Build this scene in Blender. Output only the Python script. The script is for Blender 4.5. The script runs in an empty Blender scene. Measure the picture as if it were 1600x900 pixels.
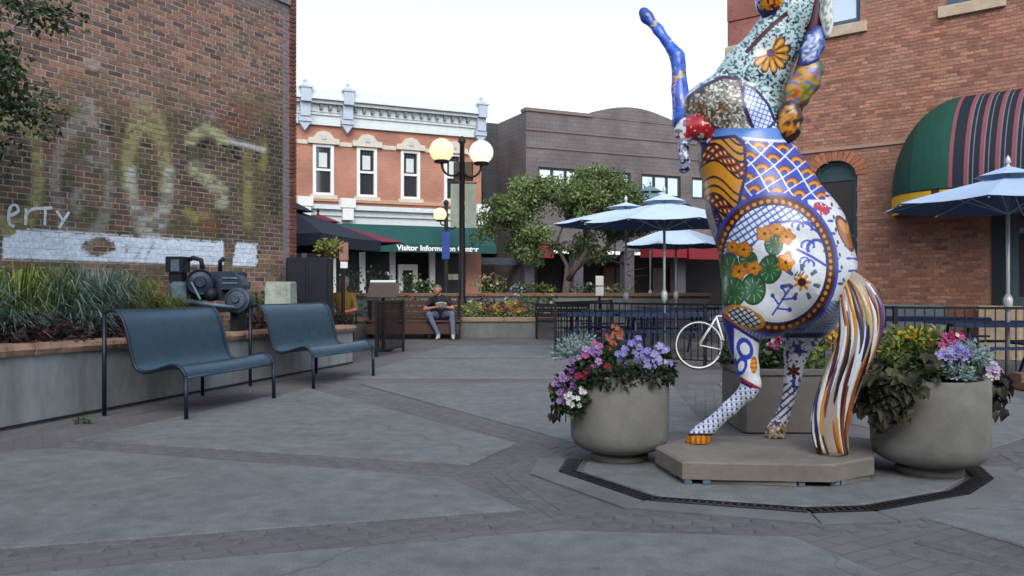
import bpy, math, random
import numpy as np
from mathutils import Vector, Matrix
rnd = random.Random(11)
scene = bpy.context.scene
# ------------------------------------------------------------------ camera, sky, sun, exposure
FPX, EYE, CX, CY = 1300.0, 1.2, 800.0, 450.0          # focal length and centre in photograph pixels, eye height in metres
cam_d = bpy.data.cameras.new('camera')
cam_d.sensor_width = 36.0
cam_d.lens = 36.0 * FPX / 1600.0
cam_d.clip_start = 0.05
cam_d.clip_end = 2000
cam = bpy.data.objects.new('camera', cam_d)
scene.collection.objects.link(cam)
cam.location = (0, 0, EYE)
cam.rotation_euler = (math.radians(90), 0, 0)
scene.camera = cam
SUN_EL, SUN_AZ = math.radians(38), math.radians(176)    # pale evening sky, soft light from behind the camera
world = bpy.data.worlds.new('World')
scene.world = world
world.use_nodes = True
wn, wl_ = world.node_tree.nodes, world.node_tree.links
bg = wn['Background']
sky = wn.new('ShaderNodeTexSky')
sky.sky_type = 'NISHITA'
sky.sun_disc = False
sky.sun_elevation = SUN_EL
sky.sun_rotation = SUN_AZ
sky.air_density = 1.0
sky.dust_density = 2.0
sky.ozone_density = 2.0
hsv = wn.new('ShaderNodeHueSaturation')
hsv.inputs['Saturation'].default_value = 0.6
wl_.new(sky.outputs[0], hsv.inputs['Color'])
wl_.new(hsv.outputs[0], bg.inputs[0])
bg.inputs[1].default_value = 0.15
sun_d = bpy.data.lights.new('sun', 'SUN')
sun_d.energy = 0.5
sun_d.angle = math.radians(40)
sun_d.color = (1.0, 0.93, 0.84)
sun = bpy.data.objects.new('sun', sun_d)
scene.collection.objects.link(sun)
sd = Vector((math.sin(SUN_AZ) * math.cos(SUN_EL), math.cos(SUN_AZ) * math.cos(SUN_EL), math.sin(SUN_EL)))
sun.rotation_euler = sd.to_track_quat('Z', 'Y').to_euler()
sun.location = (0, 0, 30)
vs = scene.view_settings
vs.view_transform = 'Standard'
vs.look = 'None'
vs.gamma = 1.0
vs.use_curve_mapping = False
vs.exposure = 1.12

# ------------------------------------------------------------------ helpers
def G(px, py, z=0.0):
    Y = (EYE - z) * FPX / (py - CY)
    return Vector(((px - CX) / FPX * Y, Y, z))
def P(px, py, Y):
    return Vector(((px - CX) / FPX * Y, Y, EYE - (py - CY) / FPX * Y))
def frame(o, u):
    u = Vector((u[0], u[1], 0)).normalized()
    y = Vector((0, 0, 1)).cross(u)
    m = Matrix.Identity(4)
    m.col[0][:3] = u; m.col[1][:3] = y; m.col[2][:3] = (0, 0, 1); m.col[3][:3] = (o[0], o[1], o[2] if len(o) > 2 else 0)
    return m
def wuv(m, px, py):
    "pixel -> (u, z) on the vertical plane of frame m"
    ox, oy = m.col[3][0], m.col[3][1]; ux, uy = m.col[0][0], m.col[0][1]
    rx = (px - CX) / FPX
    U = (rx * oy - ox) / (ux - rx * uy)
    Y = oy + uy * U
    return U, EYE - (py - CY) / FPX * Y
IDM = Matrix.Identity(4)

class MB:
    def __init__(s): s.v = []; s.f = []; s.c = []
    def add(s, vs_, fs, col=None):
        b = len(s.v); s.v.extend([tuple(x) for x in vs_])
        s.f.extend([tuple(b + i for i in f) for f in fs])
        s.c.extend([(1, 1, 1) if col is None else tuple(col)] * len(vs_))
        return s
    def box(s, m, lo, hi, col=None):
        x0, y0, z0 = lo; x1, y1, z1 = hi
        p = [(x0, y0, z0), (x1, y0, z0), (x1, y1, z0), (x0, y1, z0), (x0, y0, z1), (x1, y0, z1), (x1, y1, z1), (x0, y1, z1)]
        return s.add([m @ Vector(q) for q in p], [(0, 3, 2, 1), (4, 5, 6, 7), (0, 1, 5, 4), (1, 2, 6, 5), (2, 3, 7, 6), (3, 0, 4, 7)], col)
    def bbox(s, m, lo, hi, b=0.01, col=None):
        "box with chamfered vertical and top edges"
        x0, y0, z0 = lo; x1, y1, z1 = hi
        ring = [(x0 + b, y0), (x1 - b, y0), (x1, y0 + b), (x1, y1 - b), (x1 - b, y1), (x0 + b, y1), (x0, y1 - b), (x0, y0 + b)]
        rin = [(min(max(x, x0 + b), x1 - b), min(max(y, y0 + b), y1 - b)) for x, y in ring]
        vs_ = [m @ Vector((x, y, z0)) for x, y in ring] + [m @ Vector((x, y, z1 - b)) for x, y in ring] + [m @ Vector((x, y, z1)) for x, y in rin]
        fs = [tuple(range(7, -1, -1)), tuple(range(16, 24))]
        for i in range(8):
            j = (i + 1) % 8
            fs += [(i, j, 8 + j, 8 + i), (8 + i, 8 + j, 16 + j, 16 + i)]
        return s.add(vs_, fs, col)
    def tube(s, pts, r, seg=8, col=None, caps=True):
        pts = [Vector(p) for p in pts]; n = len(pts)
        rs = list(r) if hasattr(r, '__len__') else [r] * n
        b = len(s.v); ref = None
        for i, p in enumerate(pts):
            d = (pts[min(i + 1, n - 1)] - pts[max(i - 1, 0)])
            if d.length < 1e-9: d = Vector((0, 0, 1))
            d.normalize()
            if ref is None:
                ref = Vector((1, 0, 0)) if abs(d.x) < 0.8 else Vector((0, 1, 0))
            a = (ref - d * ref.dot(d))
            if a.length < 1e-4: a = d.orthogonal()
            a.normalize(); ref = a; c = d.cross(a)
            for k in range(seg):
                t = 2 * math.pi * k / seg
                s.v.append(tuple(p + (a * math.cos(t) + c * math.sin(t)) * rs[i])); s.c.append((1, 1, 1) if col is None else tuple(col))
        for i in range(n - 1):
            for k in range(seg):
                k2 = (k + 1) % seg
                s.f.append((b + i * seg + k, b + i * seg + k2, b + (i + 1) * seg + k2, b + (i + 1) * seg + k))
        if caps:
            s.f.append(tuple(b + k for k in range(seg - 1, -1, -1)))
            s.f.append(tuple(b + (n - 1) * seg + k for k in range(seg)))
        return s
    def lathe(s, prof, seg=24, m=IDM, col=None, ell=(1, 1)):
        b = len(s.v)
        for r, z in prof:
            for k in range(seg):
                t = 2 * math.pi * k / seg
                s.v.append(tuple(m @ Vector((r * math.cos(t) * ell[0], r * math.sin(t) * ell[1], z)))); s.c.append((1, 1, 1) if col is None else tuple(col))
        for i in range(len(prof) - 1):
            for k in range(seg):
                k2 = (k + 1) % seg
                s.f.append((b + i * seg + k, b + i * seg + k2, b + (i + 1) * seg + k2, b + (i + 1) * seg + k))
        s.f.append(tuple(b + k for k in range(seg - 1, -1, -1)))
        s.f.append(tuple(b + (len(prof) - 1) * seg + k for k in range(seg)))
        return s
    def prism(s, poly, z0, z1, m=IDM, col=None, bev=0.0):
        n = len(poly); a = sum(poly[i][0] * poly[(i + 1) % n][1] - poly[(i + 1) % n][0] * poly[i][1] for i in range(n))
        if a < 0: poly = poly[::-1]
        c = Vector((sum(p[0] for p in poly) / n, sum(p[1] for p in poly) / n))
        vs_ = [m @ Vector((p[0], p[1], z0)) for p in poly] + [m @ Vector((p[0], p[1], z1 - bev)) for p in poly]
        fs = [tuple(range(n - 1, -1, -1))] + [(i, (i + 1) % n, n + (i + 1) % n, n + i) for i in range(n)]
        if bev > 0:
            for p in poly:
                d = c - Vector((p[0], p[1])); q = Vector((p[0], p[1])) + d.normalized() * bev * 1.4
                vs_.append(m @ Vector((q.x, q.y, z1)))
            fs += [(n + i, n + (i + 1) % n, 2 * n + (i + 1) % n, 2 * n + i) for i in range(n)] + [tuple(range(2 * n, 3 * n))]
        else:
            fs.append(tuple(range(n, 2 * n)))
        return s.add(vs_, fs, col)
    def sphere(s, c, r, seg=12, rings=8, sc=(1, 1, 1), col=None):
        prof = [(max(math.sin(math.pi * i / rings), 0.001) * r, -math.cos(math.pi * i / rings) * r) for i in range(rings + 1)]
        return s.lathe(prof, seg, Matrix.Translation(Vector(c)) @ Matrix.Diagonal((sc[0], sc[1], sc[2], 1)), col)
    def quad(s, a, b, c, d, col=None): return s.add([a, b, c, d], [(0, 1, 2, 3)], col)
    def leaf(s, p, d, w, ln, wd, col=None, curl=0.25):
        "a pointed leaf: base p, direction d, width axis w, folded along the midrib"
        n = d.cross(w)
        m1 = p + d * ln * 0.45 - n * ln * 0.06; t = p + d * ln + n * (-curl * ln)
        return s.add([p, m1 + w * wd * 0.5 + n * wd * 0.12, t, m1 - w * wd * 0.5 + n * wd * 0.12, m1], [(0, 4, 1), (4, 2, 1), (0, 3, 4), (4, 3, 2)], col)
    def mesh(s, name, mat_, smooth=False, color=False):
        me = bpy.data.meshes.new(name)
        me.from_pydata(s.v, [], s.f)
        if color:
            at = me.attributes.new('Col', 'FLOAT_COLOR', 'POINT')
            c = np.ones((len(s.v), 4), np.float32); c[:, :3] = np.array(s.c, np.float32)
            at.data.foreach_set('color', c.ravel())
        if smooth:
            me.polygons.foreach_set('use_smooth', [True] * len(me.polygons))
        if mat_: me.materials.append(mat_)
        me.update()
        return me
    def build(s, name, mat_, parent=None, smooth=False, color=False, kind=None, sharp=None):
        me = s.mesh(name, mat_, smooth, color)
        if smooth and sharp:
            try: me.set_sharp_from_angle(angle=math.radians(sharp))
            except Exception: pass
        return link(name, me, parent, kind)

def link(name, me, parent=None, kind=None, local=False, mw=None):
    o = bpy.data.objects.new(name, me)
    scene.collection.objects.link(o)
    if mw is not None: o.matrix_world = mw
    if parent is not None:
        o.parent = parent
        if not local:
            if parent.parent is None: o.matrix_parent_inverse = Matrix.Translation(-Vector(parent.location))
    if kind: o['kind'] = kind
    return o
def tag(o, label, cat, group=None):
    o['label'] = label; o['category'] = cat
    if group: o['group'] = group
    return o
def thing(name, label, cat, loc=(0, 0, 0), group=None):
    o = bpy.data.objects.new(name, None)
    o.empty_display_size = 0.1
    scene.collection.objects.link(o)
    o.location = loc
    return tag(o, label, cat, group)
def struct(o): o['kind'] = 'structure'; return o

# ------------------------------------------------------------------ materials
MATS = {}
def L(r, g, b):
    f = lambda c: (c / 255 / 12.92) if c / 255 <= 0.04045 else ((c / 255 + 0.055) / 1.055) ** 2.4
    return (f(r), f(g), f(b))
def mat(name, base, rough=0.7, metal=0.0, var=0.18, scale=6.0, bump=0.0, bscale=80.0, spec=0.4, attr=False, emit=None, estr=1.0, stain=0.0, stain_scale=1.2, coat=0.0, coord='Object', stretch=None, sub=0.0, con=0.22, scon=0.13):
    if name in MATS: return MATS[name]
    m = bpy.data.materials.new(name); m.use_nodes = True
    nt = m.node_tree; N, K = nt.nodes, nt.links
    b = N['Principled BSDF']
    b.inputs['Roughness'].default_value = rough; b.inputs['Metallic'].default_value = metal
    b.inputs['Specular IOR Level'].default_value = spec
    if coat: b.inputs['Coat Weight'].default_value = coat; b.inputs['Coat Roughness'].default_value = 0.12
    tc = N.new('ShaderNodeTexCoord'); src = tc.outputs[coord]
    if stretch:
        mp = N.new('ShaderNodeMapping'); mp.inputs['Scale'].default_value = stretch
        K.new(src, mp.inputs[0]); src = mp.outputs[0]
    nz = N.new('ShaderNodeTexNoise'); nz.inputs['Scale'].default_value = scale; nz.inputs['Detail'].default_value = 6; nz.inputs['Roughness'].default_value = 0.62
    K.new(src, nz.inputs['Vector'])
    mr = N.new('ShaderNodeMapRange'); mr.inputs[1].default_value = 0.5 - con; mr.inputs[2].default_value = 0.5 + con
    mr.inputs[3].default_value = 1 - var; mr.inputs[4].default_value = 1 + var
    K.new(nz.outputs[0], mr.inputs[0])
    mul = N.new('ShaderNodeMixRGB'); mul.blend_type = 'MULTIPLY'; mul.inputs[0].default_value = 1.0
    if attr:
        a = N.new('ShaderNodeAttribute'); a.attribute_name = 'Col'; K.new(a.outputs['Color'], mul.inputs[1])
    else:
        mul.inputs[1].default_value = (*base, 1)
    K.new(mr.outputs[0], mul.inputs[2]); out = mul.outputs[0]
    if stain:
        n2 = N.new('ShaderNodeTexNoise'); n2.inputs['Scale'].default_value = stain_scale; n2.inputs['Detail'].default_value = 8; n2.inputs['Roughness'].default_value = 0.7
        K.new(src, n2.inputs['Vector'])
        r2 = N.new('ShaderNodeMapRange'); r2.inputs[1].default_value = 0.55 - scon; r2.inputs[2].default_value = 0.55 + scon; r2.inputs[3].default_value = 1.0; r2.inputs[4].default_value = 1 - stain
        K.new(n2.outputs[0], r2.inputs[0])
        m2 = N.new('ShaderNodeMixRGB'); m2.blend_type = 'MULTIPLY'; m2.inputs[0].default_value = 1.0
        K.new(out, m2.inputs[1]); K.new(r2.outputs[0], m2.inputs[2]); out = m2.outputs[0]
    K.new(out, b.inputs['Base Color'])
    if sub:
        b.inputs['Transmission Weight'].default_value = 0.0
        tr = N.new('ShaderNodeBsdfTranslucent'); K.new(out, tr.inputs['Color'])
        mx = N.new('ShaderNodeMixShader'); mx.inputs[0].default_value = sub
        K.new(b.outputs[0], mx.inputs[1]); K.new(tr.outputs[0], mx.inputs[2]); K.new(mx.outputs[0], N['Material Output'].inputs[0])
    if bump:
        nb = N.new('ShaderNodeTexNoise'); nb.inputs['Scale'].default_value = bscale; nb.inputs['Detail'].default_value = 4
        K.new(src, nb.inputs['Vector'])
        bp = N.new('ShaderNodeBump'); bp.inputs['Strength'].default_value = bump; bp.inputs['Distance'].default_value = 0.02
        K.new(nb.outputs[0], bp.inputs['Height']); K.new(bp.outputs[0], b.inputs['Normal'])
    if emit:
        b.inputs['Emission Color'].default_value = (*emit, 1); b.inputs['Emission Strength'].default_value = estr
    MATS[name] = m
    return m
def brick_mat(name, c1, c2, cm, m_, scale=1.0, bump=0.3, bw=0.215, bh=0.0677, mort=0.011):
    "procedural brickwork for surfaces too far away to build brick by brick; m_ turns world into wall coordinates"
    m = bpy.data.materials.new(name); m.use_nodes = True
    N, K = m.node_tree.nodes, m.node_tree.links
    b = N['Principled BSDF']; b.inputs['Roughness'].default_value = 0.85; b.inputs['Specular IOR Level'].default_value = 0.25
    tc = N.new('ShaderNodeTexCoord')
    ux, uy = m_.col[0][0], m_.col[0][1]
    dt = N.new('ShaderNodeVectorMath'); dt.operation = 'DOT_PRODUCT'; dt.inputs[1].default_value = (ux, uy, 0)
    sp = N.new('ShaderNodeSeparateXYZ'); cb = N.new('ShaderNodeCombineXYZ')
    K.new(tc.outputs['Object'], dt.inputs[0]); K.new(tc.outputs['Object'], sp.inputs[0])
    K.new(dt.outputs['Value'], cb.inputs[0]); K.new(sp.outputs[2], cb.inputs[1])
    br = N.new('ShaderNodeTexBrick'); br.inputs['Color1'].default_value = (*c1, 1); br.inputs['Color2'].default_value = (*c2, 1); br.inputs['Mortar'].default_value = (*cm, 1)
    br.inputs['Scale'].default_value = 1.0; br.inputs['Brick Width'].default_value = bw; br.inputs['Row Height'].default_value = bh; br.inputs['Mortar Size'].default_value = mort; br.inputs['Mortar Smooth'].default_value = 0.2
    K.new(cb.outputs[0], br.inputs['Vector'])
    nz = N.new('ShaderNodeTexNoise'); nz.inputs['Scale'].default_value = 0.9; nz.inputs['Detail'].default_value = 7
    K.new(tc.outputs['Object'], nz.inputs['Vector'])
    mr = N.new('ShaderNodeMapRange'); mr.inputs[1].default_value = 0.3; mr.inputs[2].default_value = 0.7; mr.inputs[3].default_value = 0.78; mr.inputs[4].default_value = 1.2
    K.new(nz.outputs[0], mr.inputs[0])
    mul = N.new('ShaderNodeMixRGB'); mul.blend_type = 'MULTIPLY'; mul.inputs[0].default_value = 1
    K.new(br.outputs[0], mul.inputs[1]); K.new(mr.outputs[0], mul.inputs[2]); K.new(mul.outputs[0], b.inputs['Base Color'])
    bp = N.new('ShaderNodeBump'); bp.inputs['Strength'].default_value = bump; bp.inputs['Distance'].default_value = 0.02; bp.invert = True
    K.new(br.outputs['Fac'], bp.inputs['Height']); K.new(bp.outputs[0], b.inputs['Normal'])
    return m
def glass_mat(name, col=(0.02, 0.025, 0.03), rough=0.06, metal=0.0, spec=0.8):
    return mat(name, col, rough, metal, 0.05, 2.0, spec=spec)

# vectorised value noise
def _h(ix, iy, s):
    n = (ix.astype(np.int64) * 374761393 + iy.astype(np.int64) * 668265263 + s * 974711) & 0x7fffffff
    n = ((n ^ (n >> 13)) * 1274126177) & 0x7fffffff
    return ((n ^ (n >> 16)) & 0xffff) / 65535.0
def vn(x, y, s=0):
    x = np.asarray(x, float); y = np.asarray(y, float)
    ix = np.floor(x); iy = np.floor(y); fx = x - ix; fy = y - iy
    fx = fx * fx * (3 - 2 * fx); fy = fy * fy * (3 - 2 * fy)
    a = _h(ix, iy, s); b = _h(ix + 1, iy, s); c = _h(ix, iy + 1, s); d = _h(ix + 1, iy + 1, s)
    return (a * (1 - fx) + b * fx) * (1 - fy) + (c * (1 - fx) + d * fx) * fy
def fbm(x, y, s=0, o=4):
    t = 0; a = 0.5; w = 0
    for i in range(o):
        t = t + a * vn(np.asarray(x) * 2 ** i, np.asarray(y) * 2 ** i, s + i * 17); w += a; a *= 0.55
    return t / w
def sst(a, b, x): t = np.clip((np.asarray(x, float) - a) / (b - a), 0, 1); return t * t * (3 - 2 * t)

# ------------------------------------------------------------------ bodies: smooth union of tapered limbs, meshed by surface nets
def surface_nets(val, lo, h):
    nx, ny, nz = val.shape; s = val < 0
    cnt = np.zeros((nx - 1, ny - 1, nz - 1), np.int8)
    for i in (0, 1):
        for j in (0, 1):
            for k in (0, 1): cnt += s[i:nx - 1 + i, j:ny - 1 + j, k:nz - 1 + k]
    mask = (cnt > 0) & (cnt < 8)
    idx = -np.ones(mask.shape, np.int64); cells = np.argwhere(mask); idx[mask] = np.arange(len(cells))
    acc = np.zeros((len(cells), 3)); num = np.zeros(len(cells))
    cs = [(i, j, k) for i in (0, 1) for j in (0, 1) for k in (0, 1)]
    for a in cs:
        for ax in range(3):
            if a[ax]: continue
            b = list(a); b[ax] = 1
            va = val[cells[:, 0] + a[0], cells[:, 1] + a[1], cells[:, 2] + a[2]]; vb = val[cells[:, 0] + b[0], cells[:, 1] + b[1], cells[:, 2] + b[2]]
            cr = (va < 0) != (vb < 0)
            t = np.where(cr, va / np.where(va == vb, 1, va - vb), 0)
            p = np.array(a, float) + np.outer(t, np.array(b, float) - np.array(a, float))
            acc[cr] += p[cr]; num += cr
    verts = np.array(lo) + h * (cells + acc / num[:, None])
    faces = []
    for ax in range(3):
        sl0 = [slice(None)] * 3; sl1 = [slice(None)] * 3; sl0[ax] = slice(0, -1); sl1[ax] = slice(1, None)
        ch = np.argwhere(s[tuple(sl0)] != s[tuple(sl1)])
        o1, o2 = [(1, 2), (2, 0), (0, 1)][ax]
        ch = ch[(ch[:, o1] > 0) & (ch[:, o2] > 0) & (ch[:, o1] < val.shape[o1] - 1) & (ch[:, o2] < val.shape[o2] - 1)]
        e1 = np.zeros(3, int); e1[o1] = 1; e2 = np.zeros(3, int); e2[o2] = 1
        g = lambda c: idx[c[:, 0], c[:, 1], c[:, 2]]
        q = np.stack([g(ch - e1 - e2), g(ch - e2), g(ch), g(ch - e1)], 1)
        inside = s[ch[:, 0], ch[:, 1], ch[:, 2]]
        q[~inside] = q[~inside][:, ::-1]
        faces.append(q)
    return verts, np.concatenate(faces)
def limb_field(X, a, b, ra, rb):
    a = np.array(a); b = np.array(b); ba = b - a; L2 = max(ba @ ba, 1e-9)
    t = np.clip(((X[0] - a[0]) * ba[0] + (X[1] - a[1]) * ba[1] + (X[2] - a[2]) * ba[2]) / L2, 0, 1)
    return np.sqrt((X[0] - a[0] - ba[0] * t) ** 2 + (X[1] - a[1] - ba[1] * t) ** 2 + (X[2] - a[2] - ba[2] * t) ** 2) - (ra + (rb - ra) * t)
def body(limbs, h, k):
    "limbs: (a, b, ra, rb, blend or None, group) -> verts, quads, nearest limb group per vertex"
    A = np.array([l[0] for l in limbs] + [l[1] for l in limbs], float); Rm = max(max(l[2], l[3]) for l in limbs)
    rr = np.array([l[2] for l in limbs] + [l[3] for l in limbs])
    lo = (A - rr[:, None]).min(0) - 3 * h; hi = (A + rr[:, None]).max(0) + 3 * h
    n = np.ceil((hi - lo) / h).astype(int) + 1
    ax = [lo[i] + h * np.arange(n[i]) for i in range(3)]
    val = np.full(tuple(n), 9.0)
    for l in limbs:
        kk = l[4] if l[4] is not None else k
        r = max(l[2], l[3]) + kk + 2 * h
        p0 = np.minimum(l[0], l[1]) - r; p1 = np.maximum(l[0], l[1]) + r
        i0 = np.clip(np.floor((p0 - lo) / h).astype(int), 0, n); i1 = np.clip(np.ceil((p1 - lo) / h).astype(int) + 1, 0, n)
        sl = tuple(slice(i0[i], i1[i]) for i in range(3))
        X = np.meshgrid(*[ax[i][sl[i]] for i in range(3)], indexing='ij', sparse=True)
        d = limb_field(X, l[0], l[1], l[2], l[3])
        v = val[sl]
        if kk > 0:
            hh = np.clip(0.5 + 0.5 * (v - d) / kk, 0, 1)
            val[sl] = v * (1 - hh) + d * hh - kk * hh * (1 - hh)
        else:
            val[sl] = np.minimum(v, d)
    return surface_nets(val, lo, h)
def nearest_limb(V, limbs):
    best = np.full(len(V), 9.0); gi = np.zeros(len(V), int); tt = np.zeros(len(V))
    X = [V[:, 0], V[:, 1], V[:, 2]]
    for i, l in enumerate(limbs):
        d = limb_field(X, l[0], l[1], l[2], l[3])
        m = d < best; best[m] = d[m]; gi[m] = i
    return gi
def np_mesh(name, V, Fq, mat_, col=None, subdiv=0):
    me = bpy.data.meshes.new(name)
    me.from_pydata(V.tolist(), [], Fq.tolist())
    me.polygons.foreach_set('use_smooth', [True] * len(me.polygons))
    if subdiv:
        o = bpy.data.objects.new('tmp', me); scene.collection.objects.link(o)
        md = o.modifiers.new('s', 'SUBSURF'); md.levels = subdiv; md.render_levels = subdiv
        dg = bpy.context.evaluated_depsgraph_get()
        me2 = bpy.data.meshes.new_from_object(o.evaluated_get(dg))
        bpy.data.objects.remove(o); bpy.data.meshes.remove(me); me = me2; me.name = name
    if mat_:
        me.materials.clear(); me.materials.append(mat_)
    if col is not None:
        n = len(me.vertices); co = np.zeros(n * 3, np.float32); me.vertices.foreach_get('co', co)
        nn = np.zeros(n * 3, np.float32); me.vertices.foreach_get('normal', nn)
        c = col(co.reshape(-1, 3).astype(float), nn.reshape(-1, 3).astype(float))
        at = me.attributes.new('Col', 'FLOAT_COLOR', 'POINT')
        c4 = np.ones((n, 4), np.float32); c4[:, :3] = c
        at.data.foreach_set('color', c4.ravel())
    return me
# ================================================================== SETTING
# ---- ground: one sheet of small pavers, concrete slabs and paver bands laid on it
gm = brick_mat('paver_ground', L(104, 102, 104), L(99, 98, 100), L(91, 90, 92), frame((0, 0), (0.86, 0.5)), bump=0.25, bw=0.2, bh=0.1, mort=0.008)
# the paver ground needs floor coordinates instead of wall coordinates
N, K = gm.node_tree.nodes, gm.node_tree.links
for n in N:
    if n.type == 'SEPXYZ': sepn = n
    if n.type == 'COMBXYZ': cmb = n
dt2 = N.new('ShaderNodeVectorMath'); dt2.operation = 'DOT_PRODUCT'; dt2.inputs[1].default_value = (-0.5, 0.86, 0)
tcn = [n for n in N if n.type == 'TEX_COORD'][0]
K.new(tcn.outputs['Object'], dt2.inputs[0]); K.new(dt2.outputs['Value'], cmb.inputs[1])
g = MB().box(IDM, (-400, -60, -0.5), (400, 500, -0.012)).build('ground', gm); struct(g)
concrete_slab = mat('slab_concrete', L(112, 117, 118), 0.8, var=0.15, scale=7, con=.14, scon=.12, bump=0.35, bscale=120, stain=0.22, stain_scale=1.3, spec=0.35)
# hairline cracks in the slab concrete
N, K = concrete_slab.node_tree.nodes, concrete_slab.node_tree.links
vo = N.new('ShaderNodeTexVoronoi'); vo.feature = 'DISTANCE_TO_EDGE'; vo.inputs['Scale'].default_value = 0.21
nw = N.new('ShaderNodeTexNoise'); nw.inputs['Scale'].default_value = 2.2; nw.inputs['Detail'].default_value = 8
tcx = [n for n in N if n.type == 'TEX_COORD'][0]
K.new(tcx.outputs['Object'], nw.inputs['Vector'])
vm = N.new('ShaderNodeMixRGB'); vm.inputs[0].default_value = 0.3
K.new(tcx.outputs['Object'], vm.inputs[1]); K.new(nw.outputs['Color'], vm.inputs[2]); K.new(vm.outputs[0], vo.inputs['Vector'])
cr = N.new('ShaderNodeMapRange'); cr.inputs[1].default_value = 0.0006; cr.inputs[2].default_value = 0.002; cr.inputs[3].default_value = 0.72; cr.inputs[4].default_value = 1.0
K.new(vo.outputs['Distance'], cr.inputs[0])
pb = N['Principled BSDF']; old = pb.inputs['Base Color'].links[0].from_socket
mm = N.new('ShaderNodeMixRGB'); mm.blend_type = 'MULTIPLY'; mm.inputs[0].default_value = 1
v2 = N.new('ShaderNodeTexVoronoi'); v2.inputs['Scale'].default_value = 3.1; v2.inputs['Randomness'].default_value = 1.0
K.new(tcx.outputs['Object'], v2.inputs['Vector'])
sm = N.new('ShaderNodeMapRange'); sm.inputs[1].default_value = 0.045; sm.inputs[2].default_value = 0.075; sm.inputs[3].default_value = 0.66; sm.inputs[4].default_value = 1.0
K.new(v2.outputs['Distance'], sm.inputs[0])
ng = N.new('ShaderNodeTexNoise'); ng.inputs['Scale'].default_value = 95; ng.inputs['Detail'].default_value = 3; K.new(tcx.outputs['Object'], ng.inputs['Vector'])
gm2 = N.new('ShaderNodeMapRange'); gm2.inputs[1].default_value = 0.3; gm2.inputs[2].default_value = 0.7; gm2.inputs[3].default_value = 0.80; gm2.inputs[4].default_value = 1.2; K.new(ng.outputs[0], gm2.inputs[0])
for sk in (sm, gm2):
    m3 = N.new('ShaderNodeMixRGB'); m3.blend_type = 'MULTIPLY'; m3.inputs[0].default_value = 1
    K.new(old, m3.inputs[1]); K.new(sk.outputs[0], m3.inputs[2]); old = m3.outputs[0]
K.new(old, mm.inputs[1]); K.new(cr.outputs[0], mm.inputs[2]); K.new(mm.outputs[0], pb.inputs['Base Color'])

def slab(pts):
    poly = [(p.x, p.y) for p in pts]
    MB().prism(poly, -0.03, 0.0, bev=0.006).build('concrete_slab', concrete_slab, g)
gp = lambda *q: [G(a, b) for a, b in q]
slab(gp((118, 686), (480, 606), (808, 692), (735, 725)))
slab(gp((-500, 795), (0, 706), (92, 699), (700, 745), (818, 795), (0, 856), (-500, 892)))
slab(gp((562, 599), (1046, 597), (1104, 668), (902, 692)))
slab(gp((-500, 938), (0, 899), (870, 828), (1240, 838), (1400, 905), (1560, 2000), (-500, 2000)))
slab(gp((1440, 806), (1590, 757), (1590, 735), (1660, 712), (2100, 760), (1900, 935), (1640, 864)))
slab(gp((1548, 700), (1690, 652), (1560, 612), (1340, 612), (1330, 662)))
slab(gp((1122, 598), (1318, 598), (1318, 655), (1180, 668)))
slab(gp((1730, 640), (2200, 600), (2300, 740), (1760, 690)))
slab(gp((540, 590), (862, 590), (1040, 589), (1010, 560), (640, 560)))
slab(gp((640, 557), (1000, 557), (980, 540), (700, 540)))

paver_cols = [L(103, 104, 106), L(100, 101, 104), L(106, 106, 107), L(97, 99, 102), L(102, 102, 103)]
paver_mats = [mat('paver_%s' % 'abcde'[i], c, 0.85, var=0.22, scale=9, con=.14, bump=0.2, bscale=160, stain=.3, stain_scale=1.6, spec=0.25) for i, c in enumerate(paver_cols)]
pav = MB().bbox(IDM, (-0.0982, -0.0482, -0.05), (0.0982, 0.0482, 0), 0.004)
pav_me = [pav.mesh('paver', pm) for pm in paver_mats]
pav_list = []
def band(a, b, w, soldier=False):
    a = Vector((a[0], a[1], 0)); b = Vector((b[0], b[1], 0)); d = (b - a); ln = d.length; d.normalize(); s = Vector((-d.y, d.x, 0))
    rows = max(2, round(w / 0.2)) if soldier else max(2, round(w / 0.1))
    for r in range(rows):
        off = (r - (rows - 1) / 2) * (0.2 if soldier else 0.1)
        n = int(ln / (0.1 if soldier else 0.2)) + 1
        st = 0 if (soldier or r % 2 == 0) else 0.1
        for i in range(n):
            t = (i + 0.5) * (0.1 if soldier else 0.2) + st
            if t > ln: continue
            c = a + d * t + s * off
            pav_list.append((c, math.atan2(d.y, d.x) + (math.pi / 2 if soldier else 0)))
ring = [(0.62, 6.72), (-0.10, 5.42), (0.24, 4.42), (1.45, 4.19), (2.62, 4.46), (3.48, 5.18), (3.72, 6.1)]
for i in range(len(ring) - 1): band(ring[i], ring[i + 1], 0.3)
q = G(0, 876); e = G(846, 808); band((q.x - 2.2, q.y - 0.18), (e.x, e.y), 0.3)
q = G(516, 596); e = G(868, 700); band((q.x, q.y), (e.x, e.y), 0.4)
q = G(105, 691); e = G(722, 736); band((q.x, q.y), (e.x, e.y), 0.2)
band((1.9, 3.95), (2.9, 2.35), 0.4)
q = G(1560, 712); e = G(1760, 655); band((q.x, q.y), (e.x, e.y), 0.3)
e = G(1100, 600); band((e.x, e.y), (1.62, 6.9), 0.4)
q = G(-350, 738); e = G(500, 585); band((q.x + 0.22, q.y), (e.x + 0.16, e.y), 0.3)
def inview(c): return c.y > 0.3 and -20 < CX + FPX * c.x / c.y < 1620 and CY + FPX * (EYE - c.z) / c.y < 915
kept = []; seen = {}
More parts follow.
